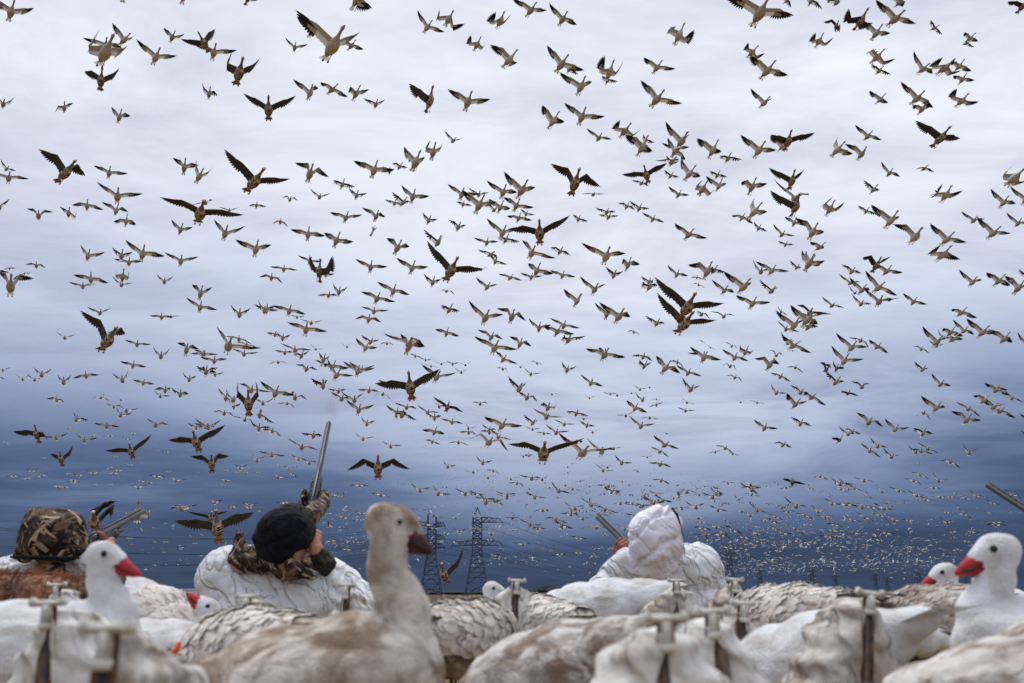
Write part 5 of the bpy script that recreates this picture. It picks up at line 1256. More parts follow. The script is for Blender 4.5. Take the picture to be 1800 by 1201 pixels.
# ------------------------------------------------------------------ pylons
def pylon(px, d, top_px, label, arms, base_w=.27, rz=0.0, th=.0022, loc=None, H=None, peak=True):
    q = loc or G(px, 1045, d); H = H or (1045 - top_px) / 1750 * d
    e = tag(empty('transmission_tower', (q.x, q.y, -.02), rz), label, 'pylon', 'transmission towers across the plain')
    w0, w1 = H * base_w / 2, H * .052; zw = .52
    def hw(z):  # half width at height fraction
        return w0 + (w1 - w0) * min(z / zw, 1)
    T = d * th * .5 if d < 900 else d * .00035
    T = max(.12, min(T, .40))
    def bar(mb, a, b_, t_=1.): mb.tube([a, b_], T * .5 * t_, 4, cap=False)
    levels = [0, .14, .26, .36, .45, .52, .58, .64, .70, .76, .82, .88]
    for sx_ in (-1, 1):
        for sy_ in (-1, 1):
            mb = MB(); pts = [Vector((sx_ * hw(z), sy_ * hw(z), z * H)) for z in (0, zw, .88)]
            if peak: pts.append(Vector((0, 0, H)))
            else: pts.append(Vector((sx_ * hw(1), sy_ * hw(1), H)))
            mb.tube(pts, T * .8, 4); mb.build('leg', M['tower'], e, False)
    mb = MB()
    for a, b_ in zip(levels[:-1], levels[1:]):
        for (s1, s2, ax) in ((-1, 1, 0), (-1, 1, 1)):
            for side in (-1, 1):
                def pt(s_, z): return Vector((s_ * hw(z), side * hw(z), z * H)) if ax == 0 else Vector((side * hw(z), s_ * hw(z), z * H))
                bar(mb, pt(-1, a), pt(1, b_)); bar(mb, pt(1, a), pt(-1, b_)); bar(mb, pt(-1, b_), pt(1, b_), .9)
                if a < .3: bar(mb, (pt(-1, a) + pt(1, b_)) / 2 * 1.0, pt(-1, (a + b_) / 2), .7); bar(mb, (pt(-1, a) + pt(1, b_)) / 2, pt(1, (a + b_) / 2), .7)
    mb.build('lattice', M['tower'], e, False)
    tips = []
    for z, Lx, Rx in arms:
        for sgn, L in ((-1, Lx), (1, Rx)):
            L = L * H; mb = MB()
            tip = Vector((sgn * L, 0, z * H)); tips.append(e.matrix_basis @ tip if False else Matrix.Translation((q.x, q.y, 0)) @ Matrix.Rotation(rz, 4, 'Z') @ tip)
            for sy_ in (-1, 1):
                lo = Vector((sgn * w1, sy_ * w1, z * H)); hi = Vector((sgn * w1, sy_ * w1, (z + .055) * H)); end = tip + Vector((0, 0, 0))
                up = Vector((sgn * L * .8, 0, (z + .045) * H))
                bar(mb, lo, end, 1.2); bar(mb, hi, up, 1.2); bar(mb, up, end)
                for f1, f2 in ((.0, .3), (.3, .3), (.3, .6), (.6, .6), (.6, .9)):
                    bar(mb, lo.lerp(end, f1), hi.lerp(up, min(1, f2 + .08)), .8)
            mb.tube([tip, tip + Vector((0, 0, -.045 * H))], T * .45, 5)
            mb.build('cross_arm', M['tower'], e, False)
    return tips
A2 = [(.565, .30, .30), (.83, .05, .30)]
A1 = [(.34 + .25, .17, .17), (.70, .17, .17), (.86, .17, .17)]
tb = pylon(838, 590, 897, 'second tallest lattice pylon in front, peaked top with long arm to its right', A2)
ta = pylon(757, 600, 910, 'flat-topped lattice pylon partly behind the tall decoy head', A1, peak=False)
far = []
for px, d, top, lab in ((1285, 1050, 960, 'lattice pylon just right of the white-hooded hunter'), (1338, 1850, 998, 'small far pylon right of the white hood, beside windsock caps'),
                        (1430, 1500, 996, 'far pylon above the mottled decoy back, left one of two'), (1471, 1900, 1008, 'far pylon above the mottled decoy back, right one of two'),
                        (1541, 1800, 1006, 'far pylon right of the widest windsock cap, taller one of two'), (1561, 2200, 1012, 'far pylon right of the widest windsock cap, lower one of two'),
                        (1618, 1700, 1004, 'far pylon just left of the smallest red-billed decoy head'), (1700, 2300, 1010, 'far pylon between the two red-billed heads at right'),
                        (344, 2300, 1017, 'tiny far pylon left of the black-beanie hunter')):
    far.append(pylon(px, d, top, lab, [(.62, .2, .2), (.80, .2, .2)]))
tl = pylon(0, 420, 0, 'lattice pylon out of view at left carrying the cables', A1, loc=Vector((-330, 380, 0)), H=50, rz=.9, peak=False)
def cable(a, b_, sag, r, label):
    r *= .8
    pts = [a.lerp(b_, k / 28) - Vector((0, 0, sag * 4 * (k / 28) * (1 - k / 28))) for k in range(29)]
    mb = MB(); mb.tube(pts, r, 5, cap=False); tag(mb.build('power_cable', M['cable']), label, 'power cable', 'power cables strung between the pylons')
ORD = ['topmost', 'second', 'third', 'fourth', 'fifth', 'lowest']
for i, k in enumerate((4, 5, 2, 3, 0, 1)): cable(tl[k], ta[k], 14, .13, ORD[i] + ' of the six dark cables from the left edge to the flat-topped pylon')
for i, k in enumerate((2, 3, 0, 1)): cable(tb[k], far[0][k], 16, .13, ('upper short-arm', 'upper long-arm', 'lower left-arm', 'lower right-arm')[i] + ' cable falling from the peaked pylon to the right')
for i in range(2): cable(tb[i], ta[3 - i], 1, .11, ('left', 'right')[i] + ' short cable between the two tallest pylons')
for i in range(4): cable(ta[i], far[2][i], 22, .14, ORD[3 - i] + ' of four long cables running right behind the white hood')
for i in range(4): cable(far[0][i], far[4][i], 12, .15, ORD[3 - i] + ' of four far cables between the pylons at right')
# ------------------------------------------------------------------ decoys
def feathers(body, parent, rows, tone_fn, length=.05, width=.034, seed=1, edgek=.25, name='feathers', span=(-1.9, 1.9), lim=.135):
    """shingled printed feathers lying over the back and flanks; rows = (x from, x to, z of axis)"""
    rg = np.random.default_rng(seed)
    bm = bmesh.new(); bm.from_mesh(body.data); bv = BVHTree.FromBMesh(bm); bm.free()
    x0, x1, za, pit = rows
    vs = []; fs = []; tones = []
    length *= .80; width *= .58; nrow = int(abs(x1 - x0) / (length * .30))
    for i in range(nrow):
        x = x0 + (x1 - x0) * i / nrow
        na = 26
        for k in range(na + 1):
            an = span[0] + (span[1] - span[0]) * (k + .5 * (i % 2)) / na + rg.normal() * .03
            o = Vector((x + rg.normal() * .003, 0, za + pit * x)); d = Vector((0, math.sin(an), math.cos(an)))
            hit, nn, _, _ = bv.ray_cast(o + d * .4, -d)
            if hit is None or (hit - o).length > lim: continue
            back = Vector((-1, 0, .0)); back = (back - nn * back.dot(nn)).normalized(); side = nn.cross(back).normalized()
            sc_ = .8 + .5 * rg.random(); L = length * sc_; Wd = width * sc_; lift = .0003 + .0016 * rg.random(); tn = tone_fn(x, an, rg)
            bi = len(vs)
            for r_, (f, wf) in enumerate(((0, .35), (.3, .85), (.65, 1.), (.9, .62), (1., .12))):
                for c_ in (-1, 0, 1):
                    p = hit + back * (L * f) + side * (c_ * Wd * .5 * wf) + nn * (.001 + lift * f + (.0012 if c_ == 0 else 0) + .0008)
                    vs.append(p); edge = 1 if (c_ == 0 and f < .95) else edgek
                    if f >= .9: edge *= .3 + edgek * .7
                    tones.append(max(0, min(1, tn * edge)))
            for r_ in range(4):
                for c_ in range(2): a = bi + r_ * 3 + c_; fs.append((a, a + 1, a + 4, a + 3))
    o = mesh(name, vs, fs, M['feather'], parent); o['kind'] = 'stuff'
    ca = o.data.color_attributes.new('tone', 'FLOAT_COLOR', 'POINT')
    ca.data.foreach_set('color', np.repeat(np.array(tones)[:, None], 4, 1).astype(np.float32).ravel())
    return o
def bill_eye(e, hc, fwd, s, billmat, head_r=(.052, .036, .04), bl=.062, es=1.0):
    """hc head centre, fwd unit vector of the bill"""
    fwd = Vector(fwd).normalized(); side = Vector((0, 0, 1)).cross(fwd); side = side.normalized() if side.length > .1 else Vector((0, 1, 0)); up = fwd.cross(side)
    R = Matrix((fwd, side, up)).transposed()
    mb = MB(); base = Vector(hc) + fwd * head_r[0] * .62 * s - up * .008 * s
    secs = [(0, .026, .029), (.2, .025, .027), (.5, .018, .018), (.8, .011, .010), (1, .004, .004)]
    n = 10; vs = []
    for f, wz, wy in secs:
        for k in range(n):
            a = 6.283 * k / n
            vs.append(base + fwd * (bl * f * s) + side * (math.cos(a) * wy * .8 * s) + up * ((math.sin(a) * wz - .013 * f) * s))
    fs = [(i * n + k, i * n + (k + 1) % n, (i + 1) * n + (k + 1) % n, (i + 1) * n + k) for i in range(4) for k in range(n)] + [tuple(range(n))[::-1], tuple(4 * n + k for k in range(n))]
    mb.add(vs, fs); bl_o = mb.build('bill', billmat, e)
    for sg in (-1, 1):
        m2 = MB(); m2.tube([base + fwd * (bl * .12 * s) + side * sg * .0215 * s - up * .006 * s, base + fwd * (bl * .5 * s) + side * sg * .0155 * s - up * .011 * s, base + fwd * (bl * .85 * s) + side * sg * .0085 * s - up * .013 * s], [.002 * s, .0032 * s, .0015 * s], 6)
        m2.build('grin_patch', M['black'], bl_o)
        m3 = MB(); m3.ell(Vector(hc) + fwd * head_r[0] * .28 * s + side * sg * head_r[1] * .88 * s + up * head_r[2] * .22 * s, (.0075 * s * es, .005 * s * es, .0075 * s * es), R, 10); m3.build('eye', M['eye'], e)
    return R
def goose_decoy(loc, heading, zc, label, neck='up', s=1.0, mat='d_white', head=(.16, 0, .22), bill=(1, 0, -.1), billmat='red', headmat=None, pitch=0.0, feather=None, dark_tail=True, width=1.0, stakes=True, neck_r=.036, seed=1, group='full-bodied goose decoys', fat=1.0, hs=1.0, bl=.058, tailmat=None, edgek=.25, es=1.0):
    e = tag(empty('goose_decoy', (loc[0], loc[1], 0), heading, 1), label, 'goose decoy', group)
    Rp = Matrix.Rotation(-pitch, 3, 'Y')
    def L(x, y, z): return Rp @ Vector((x * s, y * s * width, z * s)) + Vector((0, 0, zc))
    mb = MB()
    for (x, z, rx, ry, rz_) in ((-.20, .035, .10, .055, .035), (-.12, .022, .12, .085, .065), (-.02, .0, .14, .115, .105), (.08, -.005, .12, .112, .108), (.15, .005, .075, .085, .085)):
        mb.ell(L(x, 0, z), (rx * s, ry * s * width * fat, rz_ * s * fat), Rp, 20)
    hc = None
    if neck == 'up':
        hx, hy, hz = head; hc = L(hx, hy, hz)
        mids = [L(.15, 0, .02), L(.178 + (hx - .16) * .2, hy * .2, .03 + (hz - .03) * .30), L(.150 + (hx - .16) * .6, hy * .6, .03 + (hz - .03) * .68), hc]
        for a, b_, r0, r1 in zip(mids[:-1], mids[1:], (neck_r * 1.8, neck_r * 1.25, neck_r), (neck_r * 1.25, neck_r, neck_r * .95)):
            mb.cap_seg(a, r0 * s, b_, r1 * s)
    elif neck == 'feed':
        hx, hy, hz = head; hc = L(hx, hy, hz)
        mids = [L(.15, 0, .0), L(.21, hy * .2, -.005), L(.21 + (hx - .21) * .5, hy * .6, hz * .4), hc]
        for a, b_, r0, r1 in zip(mids[:-1], mids[1:], (neck_r * 1.9, neck_r * 1.5, neck_r * 1.1), (neck_r * 1.5, neck_r * 1.1, neck_r * .9)): mb.cap_seg(a, r0 * s, b_, r1 * s)
    if hc is not None:
        f = Vector(bill).normalized(); side = Vector((0, 0, 1)).cross(f); side = side.normalized() if side.length > .1 else Vector((0, 1, 0)); up = f.cross(side); R = Matrix((f, side, up)).transposed()
        s_ = s; s = s * hs; mb.ell(hc, (.048 * s, .033 * s, .038 * s), R, 16); mb.ell(hc + f * .028 * s - up * .005 * s, (.034 * s, .027 * s, .028 * s), R, 14); s = s_
    def dp(c):
        v = .0025 * noise.noise(c * 14 + Vector((seed, 0, 0))) + .0030 * noise.noise(Vector((c.x * 22 + seed, c.y * 60, c.z * 60)))
        return v * s
    body = solid(mb, 'body', M[mat], e, .0075 * s, 7, dp)
    if hc is not None:
        bill_eye(e, hc, bill, s * hs, M[billmat], bl=bl, es=es)
    # folded wing tips and tail
    mb = MB()
    for k in range(7):
        y = (k - 3) * .013; a = (k - 3) * .07
        p0 = L(-.24, y, .04); p1 = L(-.335, y * 1.5 + math.sin(a) * .1, .045); wv = Vector((0, .011 * s, 0))
        mb.add([p0 - wv, p0 + wv, p1 + wv * .9, p1 - wv * .9, L(-.35, y * 1.6 + math.sin(a) * .1, .045)], [(0, 1, 2, 3), (3, 2, 4)])
    mb.build('tail', M[tailmat or mat], e)
    if dark_tail:
        for sg in (-1, 1):
            for k in range(3):
                mb = MB(); mb.tube([L(-.12 - k * .02, sg * .055, .065), L(-.24, sg * (.03 + k * .006), .072 - k * .006), L(-.37 + k * .03, sg * (.012 + k * .008), .062 - k * .008)], [.012 * s, .013 * s, .002 * s], 6, sq=.35)
                mb.build('wing_tip', M['black'], e)
    if feather:
        x0, x1, fn, fl, fw = feather
        feathers(body, e, (x0 * s, x1 * s, zc, math.tan(pitch)), fn, fl, fw, seed, edgek)
    if stakes:
        for sg in (-1, 1):
            mb = MB(); mb.tube([(0, sg * .035 * s, zc - .06 * s), (sg * .01, sg * .045 * s, -.05)], .005, 8); mb.build('leg', M['stake'], e)
    return e
def windsock(loc, heading, ztop, label, s=1.0, mat='sock', spread=.115, drop=.25, length=.42, seed=0, slit=.012, capw=.056, lean=0.0):
    """hollow fabric goose body hung from a T-shaped cap on a stake; local -Y faces the viewer, the bag runs away along +Y"""
    e = tag(empty('windsock_decoy', (loc[0], loc[1], 0), heading), label, 'windsock decoy', 'windsock decoys with plastic caps')
    off = Vector((seed * 3.7, seed * 1.3, 0))
    rings = [(-.020, .13, .98), (-.010, .45, 1.0), (.03, .97, 1.0), (.10, 1.06, .98), (.18, .98, .88), (.27, .72, .68), (.35, .42, .45), (.42, .14, .2)]
    n = 44; vs = []; fs = []
    for i, (y, wf, hf) in enumerate(rings):
        for k in range(n):
            a = 2 * math.pi * k / n - math.pi / 2       # 0 at bottom ... top at n/2
            ca, sa = math.cos(a), math.sin(a)
            # tent-like section: narrow at the top, widest low down
            zz_ = sa; wx = (1 - zz_) * .5; wid = max(0.0, math.sin(max(0.0, min(1, wx * 1.1)) * math.pi * .60)) ** .62
            x = math.copysign(1, ca) * min(abs(ca) * 2.2, 1) * wid * spread * wf if abs(ca) > 1e-6 else 0
            z = ztop - .012 * s - drop * (1 - zz_) * .5 * hf - .05 * (max(y, 0) / .42) ** 1.4 * s * (1 if i > 2 else 0)
            p = Vector((x * s, y * s * length / .42, z))
            rd = .015 * noise.noise(Vector((p.x * 34, y * 12, p.z * 8)) + off) + .009 * noise.noise(Vector((p.x * 85, y * 20, p.z * 16)) + off)
            fold = .010 * math.sin(k * 1.9 + seed) * (1 if i in (1, 2, 3, 4) else 0)
            vs.append(p + Vector((math.copysign(1, x) * (rd + fold) if abs(x) > .004 else 0, rd * 1.2, rd)) * s)
    for i in range(len(rings) - 1):
        for k in range(n): fs.append((i * n + k, i * n + (k + 1) % n, (i + 1) * n + (k + 1) % n, (i + 1) * n + k))
    fs.append(tuple((len(rings) - 1) * n + k for k in range(n)))
    bag = mesh('fabric_body', vs, fs, M[mat], e)
    m_ = bag.modifiers.new('s', 'SUBSURF'); m_.levels = 1; m_.render_levels = 1
    # brown-stained inner fabric, also painting the dark of the open slit; stake in it
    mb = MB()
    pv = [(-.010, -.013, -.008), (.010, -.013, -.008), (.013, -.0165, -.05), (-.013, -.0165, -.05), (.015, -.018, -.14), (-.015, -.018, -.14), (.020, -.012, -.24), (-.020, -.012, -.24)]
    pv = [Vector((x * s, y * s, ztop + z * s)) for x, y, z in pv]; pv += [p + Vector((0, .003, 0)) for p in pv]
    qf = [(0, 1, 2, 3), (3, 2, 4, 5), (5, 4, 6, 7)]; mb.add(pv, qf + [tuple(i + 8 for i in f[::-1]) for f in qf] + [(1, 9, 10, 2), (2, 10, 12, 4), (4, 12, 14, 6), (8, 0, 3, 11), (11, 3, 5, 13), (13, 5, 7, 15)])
    mb.build('shaded_slit_lining', M['lining_shade'], e, False)
    mb = MB(); mb.tube([(0, -.018 * s, ztop - .03 * s), (0, -.020 * s, -.05)], .0065 * s, 10); mb.build('stake', M['stake'], e)
    mb = MB(); mb.box((0, -.02 * s, ztop - .006 * s), (capw * s, .018 * s, .0105 * s), bev=.003 * s)
    mb.box((0, -.024 * s, ztop - .024 * s), (.0145 * s, .015 * s, .036 * s), bev=.003 * s)
    mb.tube([(0, -.026 * s, ztop - .036 * s), (0, -.026 * s, ztop - .046 * s)], [.0110 * s, .009 * s], 14)
    for sg in (-1, 1): mb.box((sg * capw * .42 * s, -.021 * s, ztop - .004 * s), (.006 * s, .022 * s, .0145 * s), bev=.002 * s)
    c = mb.build('cap', M['cap'], e)
    return e
dark_c = lambda x, a, r: max(.3, min(1, .75 + .5 * noise.noise(Vector((x * 12, a * 1.6, 4))) + .2 * r.normal()))
light_c = lambda x, a, r: .75 * max(0, r.normal() * .5 + .35)
mix_c = lambda x, a, r: max(0, min(1, .42 + 1.3 * noise.noise(Vector((x * 11, a * 1.5, 1))) + .22 * r.normal()))
def at(px, py, d): q = G(px, py, d); return q
# near centre: tall speckled goose
q = at(525, 1150, 1.75)
goose_decoy(q, 0.05, .278, 'nearest big speckled goose decoy, long neck up, dark red bill pointing right', mat='d_tan', s=1.12, es=.6, pitch=.22, head=(.185, 0, .222), bill=(1, 0, -.30), billmat='dred', neck_r=.032, bl=.046, hs=.94, seed=3, fat=1.08, dark_tail=False)
# near right: big red-billed goose looking left
q = at(1892, 1120, 2.05)
goose_decoy(q, math.pi - .15, .338, 'biggest red-billed white goose head at the right edge, facing left', mat='d_white', s=1.05, head=(.125, .01, .186), bill=(1, .0, -.24), hs=1.0, bl=.058, neck_r=.033, seed=5)
q = at(1905, 1130, 1.6)
goose_decoy(q, .15, .292, 'nearest brown-washed decoy body at bottom right with a black tail tip', mat='d_cream', s=1.12, head=(.16, 0, .2), bill=(1, 0, -.1), pitch=.07, seed=6, fat=1.12, dark_tail=False, tailmat='black')
# left white goose
q = at(52, 1100, 2.0)
goose_decoy(q, 0.0, .336, 'white goose decoy with red bill standing beside the camouflage-hooded hunter', mat='d_white', s=1.0, head=(.130, 0, .186), bill=(1, -.1, -.22), neck_r=.031, hs=.86, bl=.066, seed=7)
# small right head
q = at(1752, 1080, 3.2)
goose_decoy(q, math.pi, .37, 'smallest red-billed white decoy head peering over a brown decoy back', mat='d_white', s=.98, head=(.150, 0, .146), bill=(1, -.15, -.30), neck_r=.034, hs=.95, bl=.072, seed=9)
q = at(1662, 1070, 2.7)
goose_decoy(q, 2.1, .372, 'brown mottled feeding decoy in front of the smallest white decoy head', neck='feed', mat='d_brown', s=.98, head=(.34, 0, -.20), bill=(.5, 0, -1), feather=(.15, -.24, dark_c, .04, .03), edgek=.75, seed=11)
q = at(1393, 1080, 3.0)
goose_decoy(q, 2.2, .368, 'cream and brown scaled decoy back right of the white-hooded hunter', neck='feed', mat='d_cream', s=1.0, head=(.33, 0, -.22), bill=(.4, 0, -1), pitch=-.05, feather=(.17, -.24, mix_c, .05, .036), seed=13, fat=1.06, edgek=.3)
q = at(1432, 1155, 2.2)
goose_decoy(q, 2.3, .30, 'smooth white round-breasted decoy leaning left beneath the widest windsock', neck='feed', mat='d_white', s=1.0, head=(.24, .02, -.20), bill=(.3, 0, -1), pitch=-.25, seed=15, fat=1.08, dark_tail=False)
q = at(1600, 1100, 2.4)
goose_decoy(q, 3.3, .355, 'white decoy with black tail tips between widest windsock and brown decoy', neck='none', mat='d_white', s=.42, pitch=.25, seed=16)
q = at(985, 1130, 1.95)
goose_decoy(q, 2.45, .302, 'large blurred brown-washed decoy feeding with its neck down to the left', neck='feed', mat='d_cream', s=.95, head=(.27, -.04, -.13), bill=(.6, 0, -1), seed=17, pitch=-.24, neck_r=.044, dark_tail=False)
q = at(812, 1105, 2.5)
goose_decoy(q, .95, .345, 'brown-feathered decoy body right behind the tall speckled goose', neck='feed', mat='d_brown', s=.86, head=(.30, 0, -.18), bill=(.5, 0, -1), feather=(.16, -.25, mix_c, .05, .034), edgek=.45, seed=19, pitch=.02)
q = at(935, 1090, 3.2)
goose_decoy(q, 2.2, .350, 'off-white decoy rump left of the white-hooded hunter', neck='feed', mat='d_cream', s=.95, head=(.3, 0, -.2), bill=(.5, 0, -1), feather=(.15, -.24, light_c, .045, .03), seed=21, dark_tail=False)
q = at(805, 1110, 4.0)
goose_decoy(q, 0, .33, 'white decoy head with small pink bill beneath the peaked pylon', mat='d_white', s=.98, head=(.135, 0, .140), bill=(1, -.3, -.12), hs=.92, seed=23)
q = at(1062, 1060, 3.5)
goose_decoy(q, 2.75, .398, 'smooth bluish white cloth mound, built as a decoy back, in front of the white-hooded hunter', neck='feed', mat='d_white', s=1.02, head=(.24, 0, -.10), bill=(.8, 0, -1), seed=25, pitch=-.12, dark_tail=False)  # stands for the hunter's white coat, shaped here as a goose decoy
q = at(286, 1065, 3.0)
goose_decoy(q, -.55, .352, 'white decoy tipped nose-down with black tail left of the beanie hunter', neck='feed', mat='d_white', s=.98, head=(.27, 0, -.10), bill=(.5, 0, -1), pitch=-.46, seed=27, tailmat='black', feather=(.17, -.02, light_c, .04, .03), fat=1.05)
q = at(262, 1122, 2.5)
goose_decoy(q, 1.2, .295, 'plain white decoy rump below the nose-down decoy at left', neck='feed', mat='d_white', s=.95, head=(.3, 0, -.15), bill=(.5, 0, -1), seed=29, dark_tail=False)
q = at(240, 1120, 3.25)
goose_decoy(q, 3.5, .22, 'half-hidden white decoy whose red bill points down at left', mat='d_white', s=.8, head=(.13, 0, .155), bill=(-.5, -.8, -1), seed=31)
q = at(458, 1115, 2.9)
goose_decoy(q, math.pi, .30, 'white decoy stretching its red bill upward beside the beanie hunter', mat='d_white', s=.9, head=(.165, 0, .115), bill=(.62, .12, .8), seed=33)
q = at(432, 1125, 2.3)
goose_decoy(q, 2.35, .318, 'pale decoy arching its smooth neck down to the left over an orange-trimmed pouch', neck='feed', mat='d_cream', s=1.0, head=(.285, .02, -.125), bill=(.3, 0, -1), neck_r=.036, feather=(.10, -.22, light_c, .05, .034), pitch=-.10, seed=35, dark_tail=False)
# black pouch with orange trim
q = P(291, 1166, 1.95); e = tag(empty('pouch', (q.x, q.y, 0)), 'small black pouch with a bright orange edge under the arched pale neck', 'pouch')
mb = MB(); mb.box((0, 0, q.z - .02), (.055, .03, .09), R=Matrix.Rotation(-.3, 3, 'Y'), bev=.008); mb.tube([(0, 0, q.z - .06), (0, 0, -.03)], .006, 8); mb.build('pouch_body', M['black'], e)
mb = MB(); mb.tube([(-.030, -.018, q.z - .012), (.0, -.020, q.z + .004), (.026, -.018, q.z + .026), (.030, -.018, q.z + .04)], .0055, 8); mb.build('orange_edge', M['orange'], e)
# windsocks
W = [(95, 1062, 1.62, 'cream windsock sagging wide below the left white decoy', dict(mat='sockw', seed=1, s=1.0, spread=.105)),
     (200, 1108, 1.02, 'nearest very blurred windsock cap, bottom left', dict(mat='sock', seed=2, s=.95, spread=.055)),
     (104, 1030, 3.0, 'small white windsock cap behind the left white decoy back', dict(mat='sockw', seed=3)),
     (437, 1050, 2.6, 'stained windsock cap just below the beanie hunter', dict(mat='sock', seed=4, spread=.10)),
     (612, 1030, 3.1, 'small windsock with brown folds under the beanie hunter elbow', dict(mat='sock', seed=5, spread=.08)),
     (908, 1022, 3.1, 'windsock with a dark brown slit right of the tall speckled goose', dict(mat='sockw', seed=6, spread=.11)),
     (1188, 1022, 3.1, 'windsock with brown edges in front of the white-hooded hunter back', dict(mat='sock', seed=7, spread=.12)),
     (1160, 1024, 3.7, 'far windsock cap just left of the brown-edged windsock', dict(mat='sockw', seed=8, spread=.10)),
     (1290, 1020, 3.2, 'windsock cap at the right shoulder of the white-hooded hunter', dict(mat='sock', seed=9, spread=.10)),
     (1302, 1062, 2.3, 'blurred windsock cap below the scaled cream decoy', dict(mat='sock', seed=10, spread=.09)),
     (1247, 1077, 1.62, 'bright cream windsock with twin flaps, bottom centre right', dict(mat='sockw', seed=11, spread=.12)),
     (1166, 1090, 1.30, 'very blurred cream windsock just left of the twin-flapped one', dict(mat='sockw', seed=12, spread=.13)),
     (1523, 1042, 2.0, 'windsock with the widest clear white cap and taupe flaps', dict(mat='sock', seed=13, spread=.105)),
     (1728, 1022, 2.5, 'windsock cap beside the neck of the biggest red-billed goose', dict(mat='sockw', seed=14, spread=.09))]
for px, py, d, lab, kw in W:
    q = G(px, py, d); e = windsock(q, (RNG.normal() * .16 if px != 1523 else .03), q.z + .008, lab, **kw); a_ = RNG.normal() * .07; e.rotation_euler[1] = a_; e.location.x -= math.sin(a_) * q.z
# ------------------------------------------------------------------ hunters and guns
def wrinkle(scale, amp, seed, ax=(1, 1, 1)):
    def f(c):
        q = Vector((c.x * scale * ax[0] + seed, c.y * scale * ax[1], c.z * scale * ax[2]))
        return amp * (abs(noise.noise(q)) * -1.6 + .5 * noise.noise(q * 2.3) + .35)
    return f
def crease(scale, amp, seed, tilt=.6, width=5.0):
    ct, st = math.cos(tilt), math.sin(tilt)
    def f(c):
        u, v = c.x * ct + c.z * st, -c.x * st + c.z * ct
        n_ = noise.noise(Vector((u * scale * .35 + seed, c.y * scale * .5, v * scale + 1.2 * noise.noise(c * 5))))
        return -amp * max(0.0, 1 - abs(n_) * width) ** 1.3 + amp * .5 * n_
    return f
def gun(butt, muzzle, label, up=(0, 0, 1), L=1.18, shift=Vector((0, 0, 0)), stock=True, steel='steel'):
    """pump shotgun: local x runs butt > muzzle"""
    butt = Vector(butt); ax = (Vector(muzzle) - butt).normalized(); up = Vector(up); side = up.cross(ax).normalized(); up = ax.cross(side)
    base = Vector(muzzle) - ax * L
    e = empty('shotgun', base); tag(e, label, 'shotgun', 'shotguns raised by the hunters')
    e.rotation_mode = 'QUATERNION'; e.rotation_quaternion = Matrix((ax, side, up)).transposed().to_quaternion()
    X = lambda x, y, z: Vector((x, y, z)); e.scale = (1, 1.22, 1.22)
    mb = MB(); mb.tube([X(.44, 0, .012), X(.6, 0, .012), X(L - .002, 0, .012)], [.0135, .0115, .0115], 16); mb.tube([X(L - .002, 0, .012), X(L - .004, 0, .012), X(L - .05, 0, .012)], [.0115, .0088, .0088], 16, cap=False); mb.build('barrel', M[steel], e)
    mb = MB(); mb.box(((L + .46) / 2, 0, .0275), (L - .47, .007, .003))
    for k in range(22): mb.box((.47 + k * (L - .5) / 21, 0, .0245), (.006, .006, .005))
    mb.build('rib', M[steel], e)
    mb = MB(); mb.ell(X(L - .012, 0, .031), (.002, .002, .002), None, 8); mb.build('front_bead', M['cap'], e)
    mb = MB(); mb.tube([X(.44, 0, -.012), X(.84, 0, -.012), X(.86, 0, -.012)], [.0115, .0115, .009], 14); mb.build('magazine_tube', M[steel], e)
    mb = MB(); mb.tube([X(.52, 0, -.011), X(.54, 0, -.012), X(.66, 0, -.013), X(.76, 0, -.012), X(.775, 0, -.011)], [.015, .021, .0215, .020, .015], 16, sq=1.15)
    for k in range(6): mb.tube([X(.56 + k * .03, 0, -.0125), X(.568 + k * .03, 0, -.0125)], .0225, 16, sq=1.15)
    mb.build('forend', M['synthetic'], e)
    mb = MB(); mb.box((.36, 0, -.004), (.21, .031, .058), bev=.008); mb.build('receiver', M[steel], e)
    mb = MB(); mb.box((.39, .016, .004), (.075, .002, .022), bev=.0008); mb.build('ejection_port', M['black'], e)
    mb = MB(); mb.tube([X(.34, 0, -.03), X(.335, 0, -.052), X(.30, 0, -.06), X(.262, 0, -.052), X(.258, 0, -.03)], .0035, 8); mb.build('trigger_guard', M['synthetic'], e)
    if stock:
        mb = MB(); mb.tube([X(.27, 0, -.012), X(.22, 0, -.03), X(.17, 0, -.035), X(.08, 0, -.045), X(.0, 0, -.055)], [.020, .019, .023, .030, .036], 14, sq=1.0)
        for i, v in enumerate(mb.v): v.y *= .55; v.z = -.035 + (v.z + .035) * 1.35 if v.x < .18 else v.z
        st = mb.build('stock', M['synthetic'], e); mb = MB(); mb.box((-.008, 0, -.062), (.016, .034, .115), bev=.006); mb.build('recoil_pad', M['black'], st)
    return e, (lambda t, y=0, z=0: base + ax * t + side * y + up * z), ax, side, up
